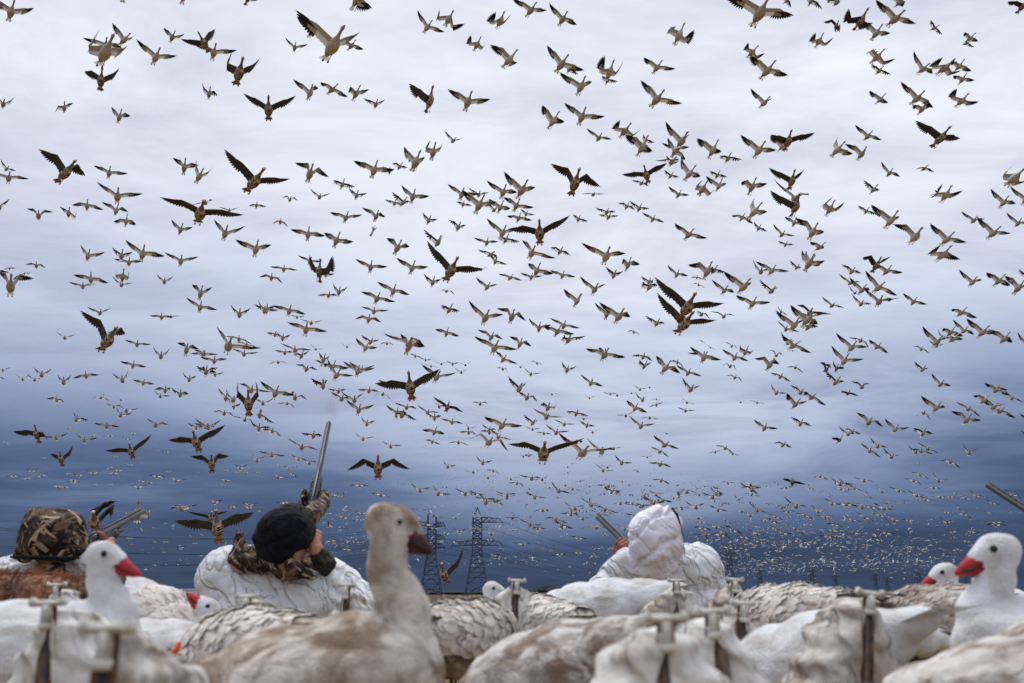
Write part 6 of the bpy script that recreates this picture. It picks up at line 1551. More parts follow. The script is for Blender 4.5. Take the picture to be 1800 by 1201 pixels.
def hand(name, mat, c, ax, palm, wrist, R=.030, s=1.0, parent=None, off=None, flip=1):
    """hand gripping a bar: c on bar axis, ax bar axis, palm = direction from the bar to the palm"""
    ax = Vector(ax).normalized(); p = Vector(palm); p = (p - ax * p.dot(ax)).normalized(); q = ax.cross(p) * flip
    mb = MB(); c = Vector(c)
    def ring(an, r, o): return c + ax * o + (p * math.cos(an) + q * math.sin(an)) * r
    lens = [(.9, -.034), (1.05, -.011), (1.0, .012), (.82, .033)]
    for k in range(4):
        o = lens[k][1] * s; mb.cap_seg(ring(-.5, (R + .010) * 1.0, o * .85), .0135 * s, ring(.55, R + .012, o), .0115 * s, 10)
    mb.cap_seg(ring(-.5, R + .012, -.02 * s), .016 * s, ring(-.5, R + .012, .02 * s), .016 * s, 12)
    for (f, o) in lens:
        o *= s; a0 = .5
        for st, r_ in ((.95 * f, .0098), (.80 * f, .0088), (.60 * f, .0078)):
            a1 = a0 + st; mb.cap_seg(ring(a0, R + .010 * s, o), r_ * s, ring(a1, R + .009 * s, o), r_ * .95 * s, 9); a0 = a1
    a0 = -.6; o = -.040 * s
    mb.cap_seg(ring(-.4, R + .012, -.02 * s), .015 * s, ring(-1.0, R + .012, o), .0115 * s, 10)
    mb.cap_seg(ring(-1.0, R + .012, o), .0115 * s, ring(-1.7, R + .010, o * 1.15), .0098 * s, 10)
    mb.cap_seg(ring(-1.7, R + .010, o * 1.15), .0095 * s, ring(-2.25, R + .009, o * 1.1), .0082 * s, 10)
    mb.cap_seg(ring(-.35, R + .016, 0), .020 * s, Vector(wrist), .026 * s, 12)
    o_ = solid(mb, name, mat, parent, .0035, 3)
    if off is not None: o_.location = -off
    return o_
def part(mb, name, mat, root, voxel=.014, smooth=8, disp=None):
    o = solid(mb, name, mat, root, voxel, smooth, disp); o.location = -root.location; return o
def body_mesh(mb_in, root, mat='skin'): return part(mb_in, 'body', M[mat], root, .012, 6)
def head_into(mb, c, fwd):
    fwd = Vector(fwd).normalized(); sd_ = fwd.cross(Vector((0, 0, 1))).normalized(); up = sd_.cross(fwd); R = Matrix((fwd, sd_, up)).transposed()
    mb.ell(c, (.095, .075, .115), R); mb.ell(c + fwd * .035 - up * .05, (.065, .055, .06), R)
    mb.cap_seg(c + fwd * .09 + up * .015, .010, c + fwd * .112 - up * .018, .015, 8)
    for g in (-1, 1): mb.ell(c + sd_ * g * .078, (.02, .012, .03), R, 10); mb.ell(c + fwd * .082 + sd_ * g * .032 + up * .018, (.014, .016, .010), R, 8)
    mb.ell(c + fwd * .088 - up * .055, (.016, .026, .010), R, 10)
def legs(mb, hip, yaw=0.0):
    for g in (-1, 1):
        k = hip + Vector((g * .12 + math.sin(yaw) * .4, .42, .10)); f = k + Vector((0, .36, -.26)); h = hip + Vector((g * .10, 0, 0))
        mb.cap_seg(h, .095, k, .07); mb.cap_seg(k, .07, f, .045); mb.cap_seg(f, .045, f + Vector((0, .12, .03)), .04)
# ---- middle hunter: black beanie, gun nearly upright
q = at(490, 1045, 4.25); root = tag(empty('person', (q.x, q.y, 0)), 'hunter in black beanie and white parka, seen from behind, aiming a shotgun steeply upward', 'person', 'hunters among the decoys')
hc = P(508, 944, 4.2)
g2, gp, gax, gsd, gup = gun(P(526, 1000, 4.34), P(577, 748, 5.22), 'shotgun pointing almost straight up above the black beanie', up=(.25, -1, .1))
mb = MB(); head_into(mb, hc, Vector((.35, 1, .5))); mb.cap_seg(hc + Vector((0, 0, -.08)), .06, P(485, 1010, 4.25), .07)
hip = Vector((q.x - .05, q.y + .12, .12)); mb.cap_seg(P(480, 1050, 4.36), .11, hip, .14); legs(mb, hip)
lh = gp(.64); rh = gp(.24, 0, -.02); el_r = P(640, 1058, 4.15); el_l = P(455, 1035, 4.6)
mb.cap_seg(P(555, 1045, 4.2), .05, el_r, .04); mb.cap_seg(el_r, .038, P(580, 1002, 4.2), .03); mb.cap_seg(P(580, 1002, 4.2), .03, P(558, 970, 4.2), .03)
mb.cap_seg(P(400, 1015, 4.3), .05, el_l, .035); mb.cap_seg(el_l, .035, P(548, 905, 4.55), .033); body_mesh(mb, root)
mb = MB()
for a, ra, b_, rb in (((398, 1018, 4.25), .125, (430, 1085, 4.25), .18), ((430, 1070, 4.25), .17, (545, 1092, 4.25), .16), ((440, 1010, 4.27), .10, (540, 1040, 4.22), .085),
                      ((400, 995, 4.3), .085, (455, 985, 4.3), .07), ((550, 1052, 4.2), .085, (642, 1064, 4.12), .068), ((642, 1064, 4.12), .072, (588, 1012, 4.2), .062), ((588, 1012, 4.2), .060, (578, 999, 4.2), .048), ((400, 1010, 4.35), .09, (462, 1040, 4.6), .06), ((462, 1040, 4.6), .055, (530, 935, 4.58), .042)):
    mb.cap_seg(P(*a), ra, P(*b_), rb)
mb.cap_seg(P(480, 1100, 4.25), .2, Vector((q.x, q.y + .1, .12)), .2)
def dj(c): return .011 + crease(5.5, .013, 2, -.35, 6)(c) + crease(8, .005, 7, .9, 6)(c) + wrinkle(7, .020, 3, (1, 1, 1.2))(c) * .34 + wrinkle(13, .003, 9, (1, 1, 1.2))(c)
part(mb, 'jacket', M['jacket'], root, .009, 6, dj)
mb = MB(); legs(mb, hip + Vector((0, 0, .01))); o = part(mb, 'trousers', M['trouser'], root, .016, 5)
mb = MB()
R = Matrix.Rotation(-.42, 3, 'Y')
mb.ell(P(497, 936, 4.16), (.118, .118, .108), R, 24); mb.ell(P(485, 958, 4.16), (.108, .11, .085), Matrix.Rotation(.5, 3, 'Y'), 24)
bn = part(mb, 'beanie', M['beanie'], root, .009, 6, lambda c: wrinkle(6, .010, 2, (1, 1, 1.6))(c) + crease(9, .009, 3, .3)(c))
mb = MB(); mb.ell(P(516, 928, 4.22), (.094, .10, .108), Matrix.Rotation(-.35, 3, 'Y'), 24); o = solid(mb, 'brim', M['cuff'], bn, .009, 4)
mb = MB()
for a, ra, b_, rb in (((419, 938, 4.2), .016, (430, 980, 4.2), .05), ((425, 985, 4.2), .060, (465, 985, 4.15), .055), ((465, 982, 4.15), .058, (515, 1002, 4.12), .048), ((515, 1002, 4.12), .045, (562, 1016, 4.12), .010), ((430, 990, 4.25), .05, (540, 1000, 4.3), .05)):
    mb.cap_seg(P(*a), ra, P(*b_), rb)
part(mb, 'hood', M['camo'], root, .008, 5, wrinkle(12, .014, 5))
mb = MB(); mb.cap_seg(P(560, 976, 4.2), .036, P(566, 984, 4.2), .041); mb.cap_seg(P(566, 984, 4.2), .041, P(577, 997, 4.19), .047); part(mb, 'cuff', M['cuff'], root, .006, 3, wrinkle(20, .006, 1))
hand('hand', M['skin'], P(546, 955, 4.27), gax, Vector((.5, -1, 0)), P(556, 968, 4.2), R=.024, s=1.25, parent=root, off=root.location)
hand('glove', M['camo'], gp(.60, 0, -.005), gax, gsd * -1 + gup * -.6, P(545, 908, 4.5), R=.034, s=1.8, parent=root, off=root.location)
# ---- right hunter: white hood
q = at(1165, 1045, 4.4); root = tag(empty('person', (q.x, q.y, 0)), 'hunter in a white pointed hood and white parka, seen from behind, gun to the left', 'person', 'hunters among the decoys')
g3, gp, gax, gsd, gup = gun(P(1150, 1012, 4.5), P(1050, 914, 5.28), 'short-looking shotgun held left of the white hood', up=(.35, -.6, .7))
hc = P(1148, 950, 4.35); mb = MB(); head_into(mb, hc, Vector((-.4, 1, .3))); mb.cap_seg(hc, .06, P(1160, 1020, 4.4), .08)
hip = Vector((q.x + .05, q.y + .15, .12)); mb.cap_seg(P(1175, 1040, 4.4), .14, hip, .15); legs(mb, hip, -.3)
el_l = P(1066, 1032, 4.3); mb.cap_seg(P(1110, 1032, 4.35), .045, el_l, .034); mb.cap_seg(el_l, .034, P(1094, 988, 4.33), .028)
mb.cap_seg(P(1235, 1020, 4.4), .055, P(1210, 1060, 4.7), .045); mb.cap_seg(P(1210, 1060, 4.7), .045, P(1125, 985, 4.5), .034); body_mesh(mb, root)
mb = MB()
for a, ra, b_, rb in (((1150, 1020, 4.4), .11, (1215, 1010, 4.4), .14), ((1222, 1020, 4.4), .13, (1235, 1075, 4.4), .15), ((1140, 1050, 4.4), .14, (1220, 1080, 4.4), .19),
                      ((1128, 1000, 4.3), .055, (1180, 985, 4.35), .06), ((1105, 1035, 4.35), .09, (1056, 1040, 4.28), .066), ((1056, 1040, 4.28), .062, (1088, 996, 4.32), .045), ((1088, 996, 4.32), .045, (1100, 982, 4.33), .040),
                      ((1235, 1020, 4.45), .09, (1210, 1055, 4.7), .07), ((1210, 1055, 4.7), .06, (1140, 995, 4.52), .045)):
    mb.cap_seg(P(*a), ra, P(*b_), rb)
mb.cap_seg(P(1190, 1100, 4.4), .2, Vector((q.x, q.y + .1, .12)), .2)
def dj2(c): return .011 + crease(5.5, .013, 12, -.5, 6)(c) + crease(8, .005, 17, .8, 6)(c) + wrinkle(6.5, .018, 13, (1, 1, 1.1))(c) * .36 + wrinkle(13, .003, 19, (1, 1, 1))(c)
part(mb, 'jacket', M['jacket'], root, .009, 6, dj2)
mb = MB(); legs(mb, hip + Vector((0, 0, .01)), -.3); part(mb, 'trousers', M['trouser'], root, .016, 5)
mb = MB()
mb.ell(P(1150, 948, 4.3), (.122, .13, .135), Matrix.Rotation(.25, 3, 'Y'), 26)
mb.cap_seg(P(1162, 920, 4.3), .085, P(1177, 893, 4.3), .018); mb.cap_seg(P(1178, 925, 4.3), .065, P(1187, 965, 4.3), .05); mb.cap_seg(P(1125, 985, 4.3), .065, P(1165, 990, 4.3), .08); mb.cap_seg(P(1160, 920, 4.3), .08, P(1145, 960, 4.3), .11)
hd = part(mb, 'hood', M['hoodw'], root, .008, 6, lambda c: crease(6.5, .016, 35, .75, 4.0)(c) + crease(9, .009, 38, -.3)(c) + .003 * math.sin(c.x * 26 + c.z * 20 + 4 * noise.noise(c * 6)) )
mb = MB(); mb.tube([P(1181, 893, 4.22), P(1190, 905, 4.2), P(1197, 925, 4.2), P(1202, 950, 4.2), P(1203, 975, 4.2)], [.005, .006, .002, .001, .001], 7); o = mb.build('seam', M['cuff'], hd)
hand('hand', M['redskin'], gp(.72, 0, -.005), gax, gup * -1 + gsd * .6, P(1094, 986, 4.5), R=.030, s=1.35, parent=root, off=root.location)
hand('hand', M['redskin'], gp(.26, 0, -.03), gax, gup * -1, P(1128, 985, 4.45), R=.022, parent=root, off=root.location)
# ---- left hunter: camouflage hood
q = at(92, 1045, 4.3); root = tag(empty('person', (q.x, q.y, 0)), 'hunter in a big camouflage hood and white parka at the left edge, seen from behind', 'person', 'hunters among the decoys')
g1, gp, gax, gsd, gup = gun(P(128, 972, 4.4), P(252, 904, 5.3), 'shotgun pointing right from the camouflage hood past a flying white goose', up=(-.2, -.5, .8))
hc = P(98, 945, 4.35); mb = MB(); head_into(mb, hc, Vector((.5, 1, .2))); mb.cap_seg(hc, .06, P(90, 1010, 4.35), .08)
hip = Vector((q.x, q.y + .15, .12)); mb.cap_seg(P(85, 1030, 4.35), .14, hip, .15); legs(mb, hip)
mb.cap_seg(P(30, 1015, 4.35), .055, P(90, 1050, 4.7), .045); mb.cap_seg(P(90, 1050, 4.7), .045, P(190, 960, 4.6), .034)
mb.cap_seg(P(150, 1015, 4.35), .055, P(195, 1040, 4.2), .045); mb.cap_seg(P(195, 1040, 4.2), .045, P(160, 985, 4.2), .034); body_mesh(mb, root)
mb = MB()
for a, ra, b_, rb in (((22, 1022, 4.35), .11, (55, 1010, 4.35), .10), ((55, 1010, 4.35), .10, (130, 1008, 4.35), .09), ((40, 1070, 4.35), .17, (140, 1075, 4.35), .17), ((140, 1015, 4.35), .09, (195, 1045, 4.22), .066), ((195, 1045, 4.22), .06, (162, 990, 4.2), .044), ((40, 1020, 4.45), .08, (90, 1050, 4.7), .06), ((90, 1050, 4.7), .055, (180, 970, 4.6), .042)):
    mb.cap_seg(P(*a), ra, P(*b_), rb)
mb.cap_seg(P(90, 1100, 4.4), .2, Vector((q.x, q.y + .1, .12)), .2)
part(mb, 'jacket', M['jacket'], root, .009, 6, lambda c: .010 + crease(7, .011, 22, .1, 6)(c) + wrinkle(7, .006, 41, (.6, 1, 2.4))(c) + wrinkle(18, .007, 49, (.6, 1, 2))(c))
mb = MB(); legs(mb, hip + Vector((0, 0, .01))); part(mb, 'trousers', M['trouser'], root, .016, 5)
mb = MB()
mb.ell(P(92, 942, 4.25), (.135, .14, .120), None, 26); mb.cap_seg(P(66, 915, 4.25), .055, P(110, 915, 4.25), .055)
mb.cap_seg(P(60, 925, 4.25), .06, P(46, 972, 4.25), .045); mb.cap_seg(P(120, 930, 4.25), .075, P(134, 958, 4.25), .055); mb.cap_seg(P(50, 966, 4.25), .045, P(125, 968, 4.25), .05); mb.cap_seg(P(36, 976, 4.25), .018, P(26, 978, 4.25), .012)
hd = part(mb, 'hood', M['camo'], root, .008, 5, wrinkle(9, .012, 51))
mb = MB(); mb.tube([P(20, 979, 4.1), P(60, 980, 4.07), P(110, 982, 4.07), P(140, 980, 4.1)], [.010, .014, .014, .010], 8, sq=.6); mb.build('hem', M['beanie'], hd)
hand('hand', M['redskin'], gp(.60, 0, -.005), gax, gup * -1 + gsd * -.5, P(190, 962, 4.6), R=.030, s=1.2, parent=root, off=root.location)
hand('hand', M['redskin'], gp(.26, 0, -.03), gax, gup * -1 + gsd * -.3, P(160, 984, 4.2), R=.022, parent=root, off=root.location)
# ---- gun reaching in from the right
g4, gp, gax, gsd, gup = gun(P(1960, 1005, 4.6), P(1733, 857, 5.2), 'dark shotgun barrel reaching in at the right edge of the picture', up=(.3, -.4, .8), L=1.25, steel='synthetic')
# the hunter who holds it sits just past the right edge
q = at(1985, 1045, 4.7); root = tag(empty('person', (q.x, q.y, 0)), 'white-hooded hunter holding the dark gun barrel that reaches in at the right edge', 'person', 'hunters among the decoys')
hc = P(1975, 950, 4.75); mb = MB(); head_into(mb, hc, Vector((-.5, 1, .3))); mb.cap_seg(hc, .06, P(1985, 1020, 4.75), .08)
hip = Vector((q.x, q.y + .15, .12)); mb.cap_seg(P(1985, 1040, 4.75), .14, hip, .15); legs(mb, hip)
mb.cap_seg(P(1930, 1025, 4.7), .055, P(1880, 1040, 4.8), .045); mb.cap_seg(P(1880, 1040, 4.8), .045, gp(.70, 0, -.07), .034)
mb.cap_seg(P(2040, 1025, 4.7), .055, P(2020, 1060, 4.5), .045); mb.cap_seg(P(2020, 1060, 4.5), .045, gp(.26, 0, -.08), .034); body_mesh(mb, root)
mb = MB()
for a, ra, b_, rb in (((1935, 1025, 4.72), .12, (2040, 1025, 4.72), .12), ((1940, 1080, 4.75), .18, (2030, 1080, 4.75), .18), ((1930, 1030, 4.7), .085, (1880, 1042, 4.8), .065), ((2040, 1030, 4.7), .085, (2020, 1062, 4.5), .065)):
    mb.cap_seg(P(*a), ra, P(*b_), rb)
mb.cap_seg(P(1880, 1042, 4.8), .062, gp(.66, 0, -.12), .045); mb.cap_seg(P(2020, 1062, 4.5), .062, gp(.24, 0, -.14), .045)
mb.cap_seg(P(1985, 1100, 4.75), .2, Vector((q.x, q.y + .1, .12)), .2)
part(mb, 'jacket', M['jacket'], root, .012, 6, dj2)
mb = MB(); legs(mb, hip + Vector((0, 0, .01))); part(mb, 'trousers', M['trouser'], root, .016, 5)
mb = MB(); mb.ell(P(1978, 948, 4.7), (.12, .13, .13), None, 24); mb.cap_seg(P(1975, 985, 4.7), .09, P(1995, 990, 4.7), .09); part(mb, 'hood', M['hoodw'], root, .010, 6, crease(6.5, .014, 65, .6))
hand('hand', M['skin'], gp(.70, 0, -.005), gax, gup * -1, gp(.68, 0, -.08), R=.030, s=1.2, parent=root, off=root.location)
hand('hand', M['skin'], gp(.26, 0, -.03), gax, gup * -1, gp(.25, 0, -.09), R=.024, parent=root, off=root.location)
# ---- dog lying behind the left goose
q = at(60, 1050, 3.15); root = tag(empty('dog', (q.x, q.y, 0)), 'shaggy reddish brown dog lying behind the left white decoy', 'dog')
mb = MB()
for a, ra, b_, rb in (((-40, 1072, 3.2), .095, (60, 1058, 3.15), .085), ((60, 1058, 3.15), .085, (125, 1060, 3.1), .07), ((125, 1060, 3.1), .06, (178, 1048, 3.05), .055), ((182, 1040, 3.05), .058, (206, 1062, 3.0), .040), ((-40, 1075, 3.2), .12, (80, 1075, 3.15), .11),
                      ((-40, 1100, 3.2), .07, (-60, 1200, 3.3), .04), ((90, 1090, 3.1), .06, (120, 1200, 3.05), .035), ((60, 1100, 3.25), .06, (70, 1200, 3.3), .035), ((-80, 1080, 3.3), .07, (-110, 1180, 3.3), .04), ((-90, 1050, 3.2), .05, (-170, 1010, 3.2), .02)):
    mb.cap_seg(P(*a), ra, P(*b_), rb)
dg_ = part(mb, 'body', M['dog'], root, .010, 5, wrinkle(16, .008, 3))
mb = MB()
me = dg_.data; pl = [p for p in me.polygons]
for i in range(7000):
    p = pl[RNG.integers(len(pl))]; c = Vector(p.center); n_ = Vector(p.normal)
    if n_.z < -.2: continue
    fl = Vector((RNG.normal() * .5 + .5, RNG.normal() * .5, -.3 + RNG.normal() * .4)); d_ = (n_ * .75 + fl * .75).normalized() * (.022 + .025 * RNG.random())
    sd_ = d_.cross(n_).normalized() * .0011
    mb.add([c - sd_, c + sd_, c + d_ * .6 + n_ * .003 + sd_ * .6, c + d_ + Vector((0, 0, -.004))], [(0, 1, 2), (0, 2, 3)])
o = mb.build('fur', M['dog'], root, False); o.location = -root.location; o['kind'] = 'stuff'
mb = MB(); mb.ell(P(209, 1064, 2.985), (.016, .014, .012), None, 10); o = mb.build('nose', M['black'], root); o.location = -root.location
for g in (-1, 1):
    mb = MB(); mb.ell(P(172, 1040, 3.05 + g * .06), (.03, .012, .045), None, 12); o = mb.build('ear', M['dog'], root); o.location = -root.location
# ---- gun smoke and a spent wad
def smoke(c, r, dens, label, sc3=(1, 1, 1.2)):
    mb = MB(); mb.ell((0, 0, 0), (r * sc3[0], r * sc3[1], r * sc3[2]), None, 24)
    t = bpy.data.materials.new('smoke'); t.use_nodes = True; n_ = t.node_tree; n_.nodes.clear()
    out = n_.nodes.new('ShaderNodeOutputMaterial'); v = n_.nodes.new('ShaderNodeVolumePrincipled'); n_.links.new(v.outputs[0], out.inputs['Volume'])
    v.inputs['Color'].default_value = (.75, .75, .8, 1); tc_ = n_.nodes.new('ShaderNodeTexCoord'); nz = n_.nodes.new('ShaderNodeTexNoise'); nz.inputs['Scale'].default_value = 4; nz.inputs['Detail'].default_value = 4
    n_.links.new(tc_.outputs['Object'], nz.inputs[0]); ln = n_.nodes.new('ShaderNodeVectorMath'); ln.operation = 'LENGTH'; n_.links.new(tc_.outputs['Object'], ln.inputs[0])
    mr = n_.nodes.new('ShaderNodeMapRange'); n_.links.new(ln.outputs['Value'], mr.inputs[0]); mr.inputs[1].default_value = r * .95; mr.inputs[2].default_value = r * .1
    a_ = n_.nodes.new('ShaderNodeMath'); a_.operation = 'MULTIPLY'; n_.links.new(mr.outputs[0], a_.inputs[0]); n_.links.new(nz.outputs['Fac'], a_.inputs[1])
    b2 = n_.nodes.new('ShaderNodeMath'); b2.operation = 'MULTIPLY'; a2_ = n_.nodes.new('ShaderNodeMapRange'); a2_.inputs[1].default_value = .22; a2_.inputs[2].default_value = .6; n_.links.new(a_.outputs[0], a2_.inputs[0]); n_.links.new(a2_.outputs[0], b2.inputs[0]); b2.inputs[1].default_value = dens; nz.inputs['Distortion'].default_value = 1.5; n_.links.new(b2.outputs[0], v.inputs['Density'])
    o = mb.build('gun_smoke', t); o.location = c; tag(o, label, 'smoke', kind='stuff')
smoke(P(581, 716, 5.3), .11, 12, 'faint puff of grey gun smoke above the upright muzzle')
mb = MB(); mb.tube([(0, 0, 0), (.01, 0, .05)], .011, 10)
for k in range(4):
    a = k * 1.57; mb.tube([(.01, 0, .05), (.012 + math.cos(a) * .012, math.sin(a) * .012, .075), (.012 + math.cos(a) * .024, math.sin(a) * .024, .095)], [.006, .006, .003], 6)
t = MT('wad_plastic', (.5, .5, .55), .5); t.translucent(.3)
o = mb.build('shotgun_wad', t.m); o.location = P(651, 415, 9.0); o.rotation_euler = (0, .25, 0); tag(o, 'small pale plastic shotgun wad flying high above the upright gun', 'wad')
# ------------------------------------------------------------------ flying geese
BODY = [(-.215, .0, .012, .010), (-.17, .0, .050, .034), (-.10, -.006, .080, .066), (-.02, -.012, .094, .086), (.06, -.010, .092, .086), (.12, .0, .070, .068), (.16, .012, .046, .046), (.20, .022, .029, .031), (.26, .032, .022, .023), (.31, .040, .022, .024), (.345, .046, .031, .033), (.372, .043, .027, .027), (.392, .038, .015, .016)]
BODY_LO = [(-.215, .0, .012, .010), (-.12, -.004, .072, .056), (.02, -.012, .094, .087), (.13, .0, .062, .060), (.20, .022, .029, .031), (.31, .040, .023, .026), (.36, .044, .028, .030), (.42, .030, .004, .005)]
def dirv(az, el): return Vector((math.sin(az) * math.cos(el), math.cos(az) * math.cos(el), math.sin(el)))
SH = Vector((.10, .055, .03)); IN, OUT = .30, .40
# material slots: 0 body 1 covert 2 secondary 3 primary 4 tail 5 face
def goose_geom(q, lod, b):
    st = BODY if lod > 0 else BODY_LO; n = 12 if lod > 1 else (9 if lod == 1 else 6)
    vs = []; kf = 1.0 if lod > 1 else (1.08 if lod else 1.18)
    for x, z, ry, rz_ in st:
        for k in range(n):
            a = 6.2832 * k / n; vs.append(Vector((x, math.cos(a) * ry * kf, z + math.sin(a) * rz_ * kf)))
    fs = [(i * n + k, i * n + (k + 1) % n, (i + 1) * n + (k + 1) % n, (i + 1) * n + k) for i in range(len(st) - 1) for k in range(n)]
    fs += [tuple(range(n))[::-1], tuple((len(st) - 1) * n + k for k in range(n))]
    b.add(vs, fs, 0)
    if lod > 1:   # pale front of the face on dark geese (slot 5 equals body on white geese)
        for j, f in enumerate(b.f):
            if all(v >= 11 * n for v in f) : b.m[j] = 5
    # tail fan
    nf = 9 if lod > 0 else 3
    for k in range(nf):
        a = (k / (nf - 1) - .5) * (1.15 if lod > 0 else .9); L = .145 - .02 * abs(a)
        p0 = Vector((-.185, math.sin(a) * .035, .0 + .0012 * k)); d = Vector((-math.cos(a), math.sin(a), .02)); s = Vector((math.sin(a), math.cos(a), 0)) * (.013 if lod > 0 else .03)
        b.add([p0 - s * .7, p0 + s * .7, p0 + d * L * .75 + s, p0 + d * L * .75 - s, p0 + d * L], [(0, 1, 2, 3), (3, 2, 4)], 4)
    for sgn, (f1, s1, f2, s2) in ((1, q[0:4]), (-1, q[4:8])):
        mv = Vector((1, sgn, 1))
        def mir(v): return Vector((v.x, v.y * sgn, v.z))
        sh = mir(SH); d1 = mir(dirv(s1, f1)); wr = sh + d1 * IN; d2 = mir(dirv(s2 + s1 * .5, f1 + f2)); bk = Vector((-1, 0, 0))
        c1 = (bk - d1 * bk.dot(d1)).normalized(); c2 = (bk - d2 * bk.dot(d2)); c2 = c2.normalized() if c2.length > .25 else c1
        cm = (c1 + c2).normalized(); n1 = (d1.cross(c1) * sgn).normalized(); n2 = (d2.cross(c2) * sgn).normalized()
        if n1.z < 0: n1 = -n1
        if n2.dot(n1) < 0: n2 = -n2
        ns = 9 if lod > 0 else 3
        stn = []
        for i in range(ns):
            f = i / (ns - 1); p = sh.lerp(wr, f) - (d1 * .05 if i == 0 else Vector()) + n1 * (.014 * math.sin(f * math.pi)) + c1 * (-.022 * math.sin(f * math.pi) * 0)
            ch = (.198 if lod > 1 else (.215 if lod else .26)) - .022 * f; ch *= (1 + (.05 if i % 2 else -.035)) if lod > 0 else 1
            # leading edge dips back between shoulder and wrist
            stn.append((p + c1 * (.012 * math.sin(f * math.pi) - .02), (c1 if f < .8 else cm), ch, n1))
        stn.append((wr + d2 * .07 - c2 * .016, c2, .155 if lod > 1 else .19, n2)); stn.append((wr + d2 * .14 - c2 * .008, c2, .11, n2))
        fr = (0, .10, .30, .55, .80, 1.0) if lod > 0 else (0, .45, 1.)
        nfr = len(fr); top = []; bot = []
        for p, c, ch, nn in stn:
            for f in fr:
                z = .020 * math.sin(math.pi * min(f * 1.25, 1)) ; th = .010 * (1 - f) * math.sin(math.pi * min(1, f * 3 + .12)) + .0006
                qv = p + c * (ch * f); top.append(qv + nn * (z + th)); bot.append(qv + nn * (z - th))
        m_ = len(stn)
        fs = []; mi = []
        for i in range(m_ - 1):
            for j in range(nfr - 1):
                a = i * nfr + j; fs.append((a, a + 1, a + nfr + 1, a + nfr)); mi.append(1 if fr[j] < (.5 if lod > 0 else .4) else 2)
        if lod > 0:
            base = len(b.v); b.v += top + bot; o = len(top)
            for f, m2 in zip(fs, mi): b.f.append(tuple(v + base for v in f)); b.m.append(m2)
            for f, m2 in zip(fs, mi): b.f.append(tuple(v + base + o for v in f[::-1])); b.m.append(m2)
            for i in range(m_ - 1): a = i * nfr; b.f.append((base + a, base + a + nfr, base + o + a + nfr, base + o + a)); b.m.append(1)
        else:
            base = len(b.v); b.v += top
            for f, m2 in zip(fs, mi): b.f.append(tuple(v + base for v in f)); b.m.append(m2)
        nb = 10 if lod > 1 else (8 if lod == 1 else 4)
        for k in range(nb):
            f = k / (nb - 1); g = 1.42 * f ** 1.3 + .0; L = .262 - .085 * f
            r = wr + d2 * (.138 * (1 - f)) + c2 * (.02 + .05 * f) * (1 if k else .1)
            dd = (d2 * math.cos(g) + c2 * math.sin(g)).normalized(); sd_ = dd.cross(n2).normalized()
            wd = (.0195 if lod > 0 else .032)
            up = n2 * .030; lift = n2 * (.0015 * k + .004)
            if lod > 0: pr = ((0, .9), (.45, 1.25), (.82, .85), (1, .15))
            else: pr = ((0, 1.0), (.6, 1.1), (1, .3))
            vv = []
            for ff, wf in pr:
                cpt = r + dd * (L * ff) + up * ff * ff * (1 - .6 * f) + lift
                vv += [cpt - sd_ * wd * wf, cpt + sd_ * wd * wf]
            b.add(vv, [(2 * i, 2 * i + 1, 2 * i + 3, 2 * i + 2) for i in range(len(pr) - 1)], 3)
def rot3(a, p, r):
    cy, sy_ = math.cos(a), math.sin(a); cp_, sp_ = math.cos(p), math.sin(p)
    X = Vector((cy * cp_, sy_ * cp_, sp_)); Y0 = Vector((-sy_, cy, 0)); Z0 = X.cross(Y0)
    Y = Y0 * math.cos(r) + Z0 * math.sin(r); Z = X.cross(Y)
    return Matrix((X, Y, Z)).transposed()
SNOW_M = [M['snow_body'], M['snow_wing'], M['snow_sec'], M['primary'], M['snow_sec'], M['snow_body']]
DARK_M = [M['dark_body'], M['dark_wing'], M['dark_sec'], M['dark_sec'], M['dark_tail'], M['face']]
def bill_part(parent, mat):
    b = MB(); b.tube([(.380, 0, .036), (.40, 0, .034), (.428, 0, .026)], [.0135, .011, .004], 7, sq=.8); b.build('bill', mat, parent)
def foot_part(parent, mat, sg):
    b = MB(); b.tube([(-.07, sg * .035, -.055), (-.16, sg * .04, -.058), (-.21, sg * .042, -.060)], [.008, .0055, .005], 6)
    p0 = Vector((-.205, sg * .042, -.06))
    b.add([p0, p0 + Vector((-.065, sg * .02, -.006)), p0 + Vector((-.075, 0, -.008)), p0 + Vector((-.065, -sg * .02, -.006)), p0 + Vector((0, 0, .006))], [(0, 1, 2), (0, 2, 3), (4, 2, 1), (4, 3, 2), (0, 4, 1), (0, 3, 4)]); b.build('foot', mat, parent)
def fly(data, name, mats, prefix, cat, group, bm_, fm_):
    for ln in data.strip().split('\n'):
        nums, lab = ln.split('|'); v = [float(x) / 100 for x in nums.split()]
        dist = math.sqrt(v[0] ** 2 + v[1] ** 2 + v[2] ** 2); lod = 2 if dist < 60 else 1
        b = MB(); goose_geom(v[6:14], lod, b)
        o = b.build(name, mats); o.location = v[0:3]; o.rotation_euler = rot3(*v[3:6]).to_euler()
        tag(o, prefix + ', ' + lab, cat, group)
        bill_part(o, bm_)
        if dist < 45:
            for sg in (-1, 1): foot_part(o, fm_, sg)
fly(DARK_GEESE, 'dark_goose', DARK_M, 'dark goose', 'dark goose', 'brown barred geese flying in', M['dbill'], M['dleg'])
fly(SNOW_GEESE, 'snow_goose', SNOW_M, 'snow goose', 'snow goose', 'white geese with black wing tips flying in', M['bill'], M['leg'])
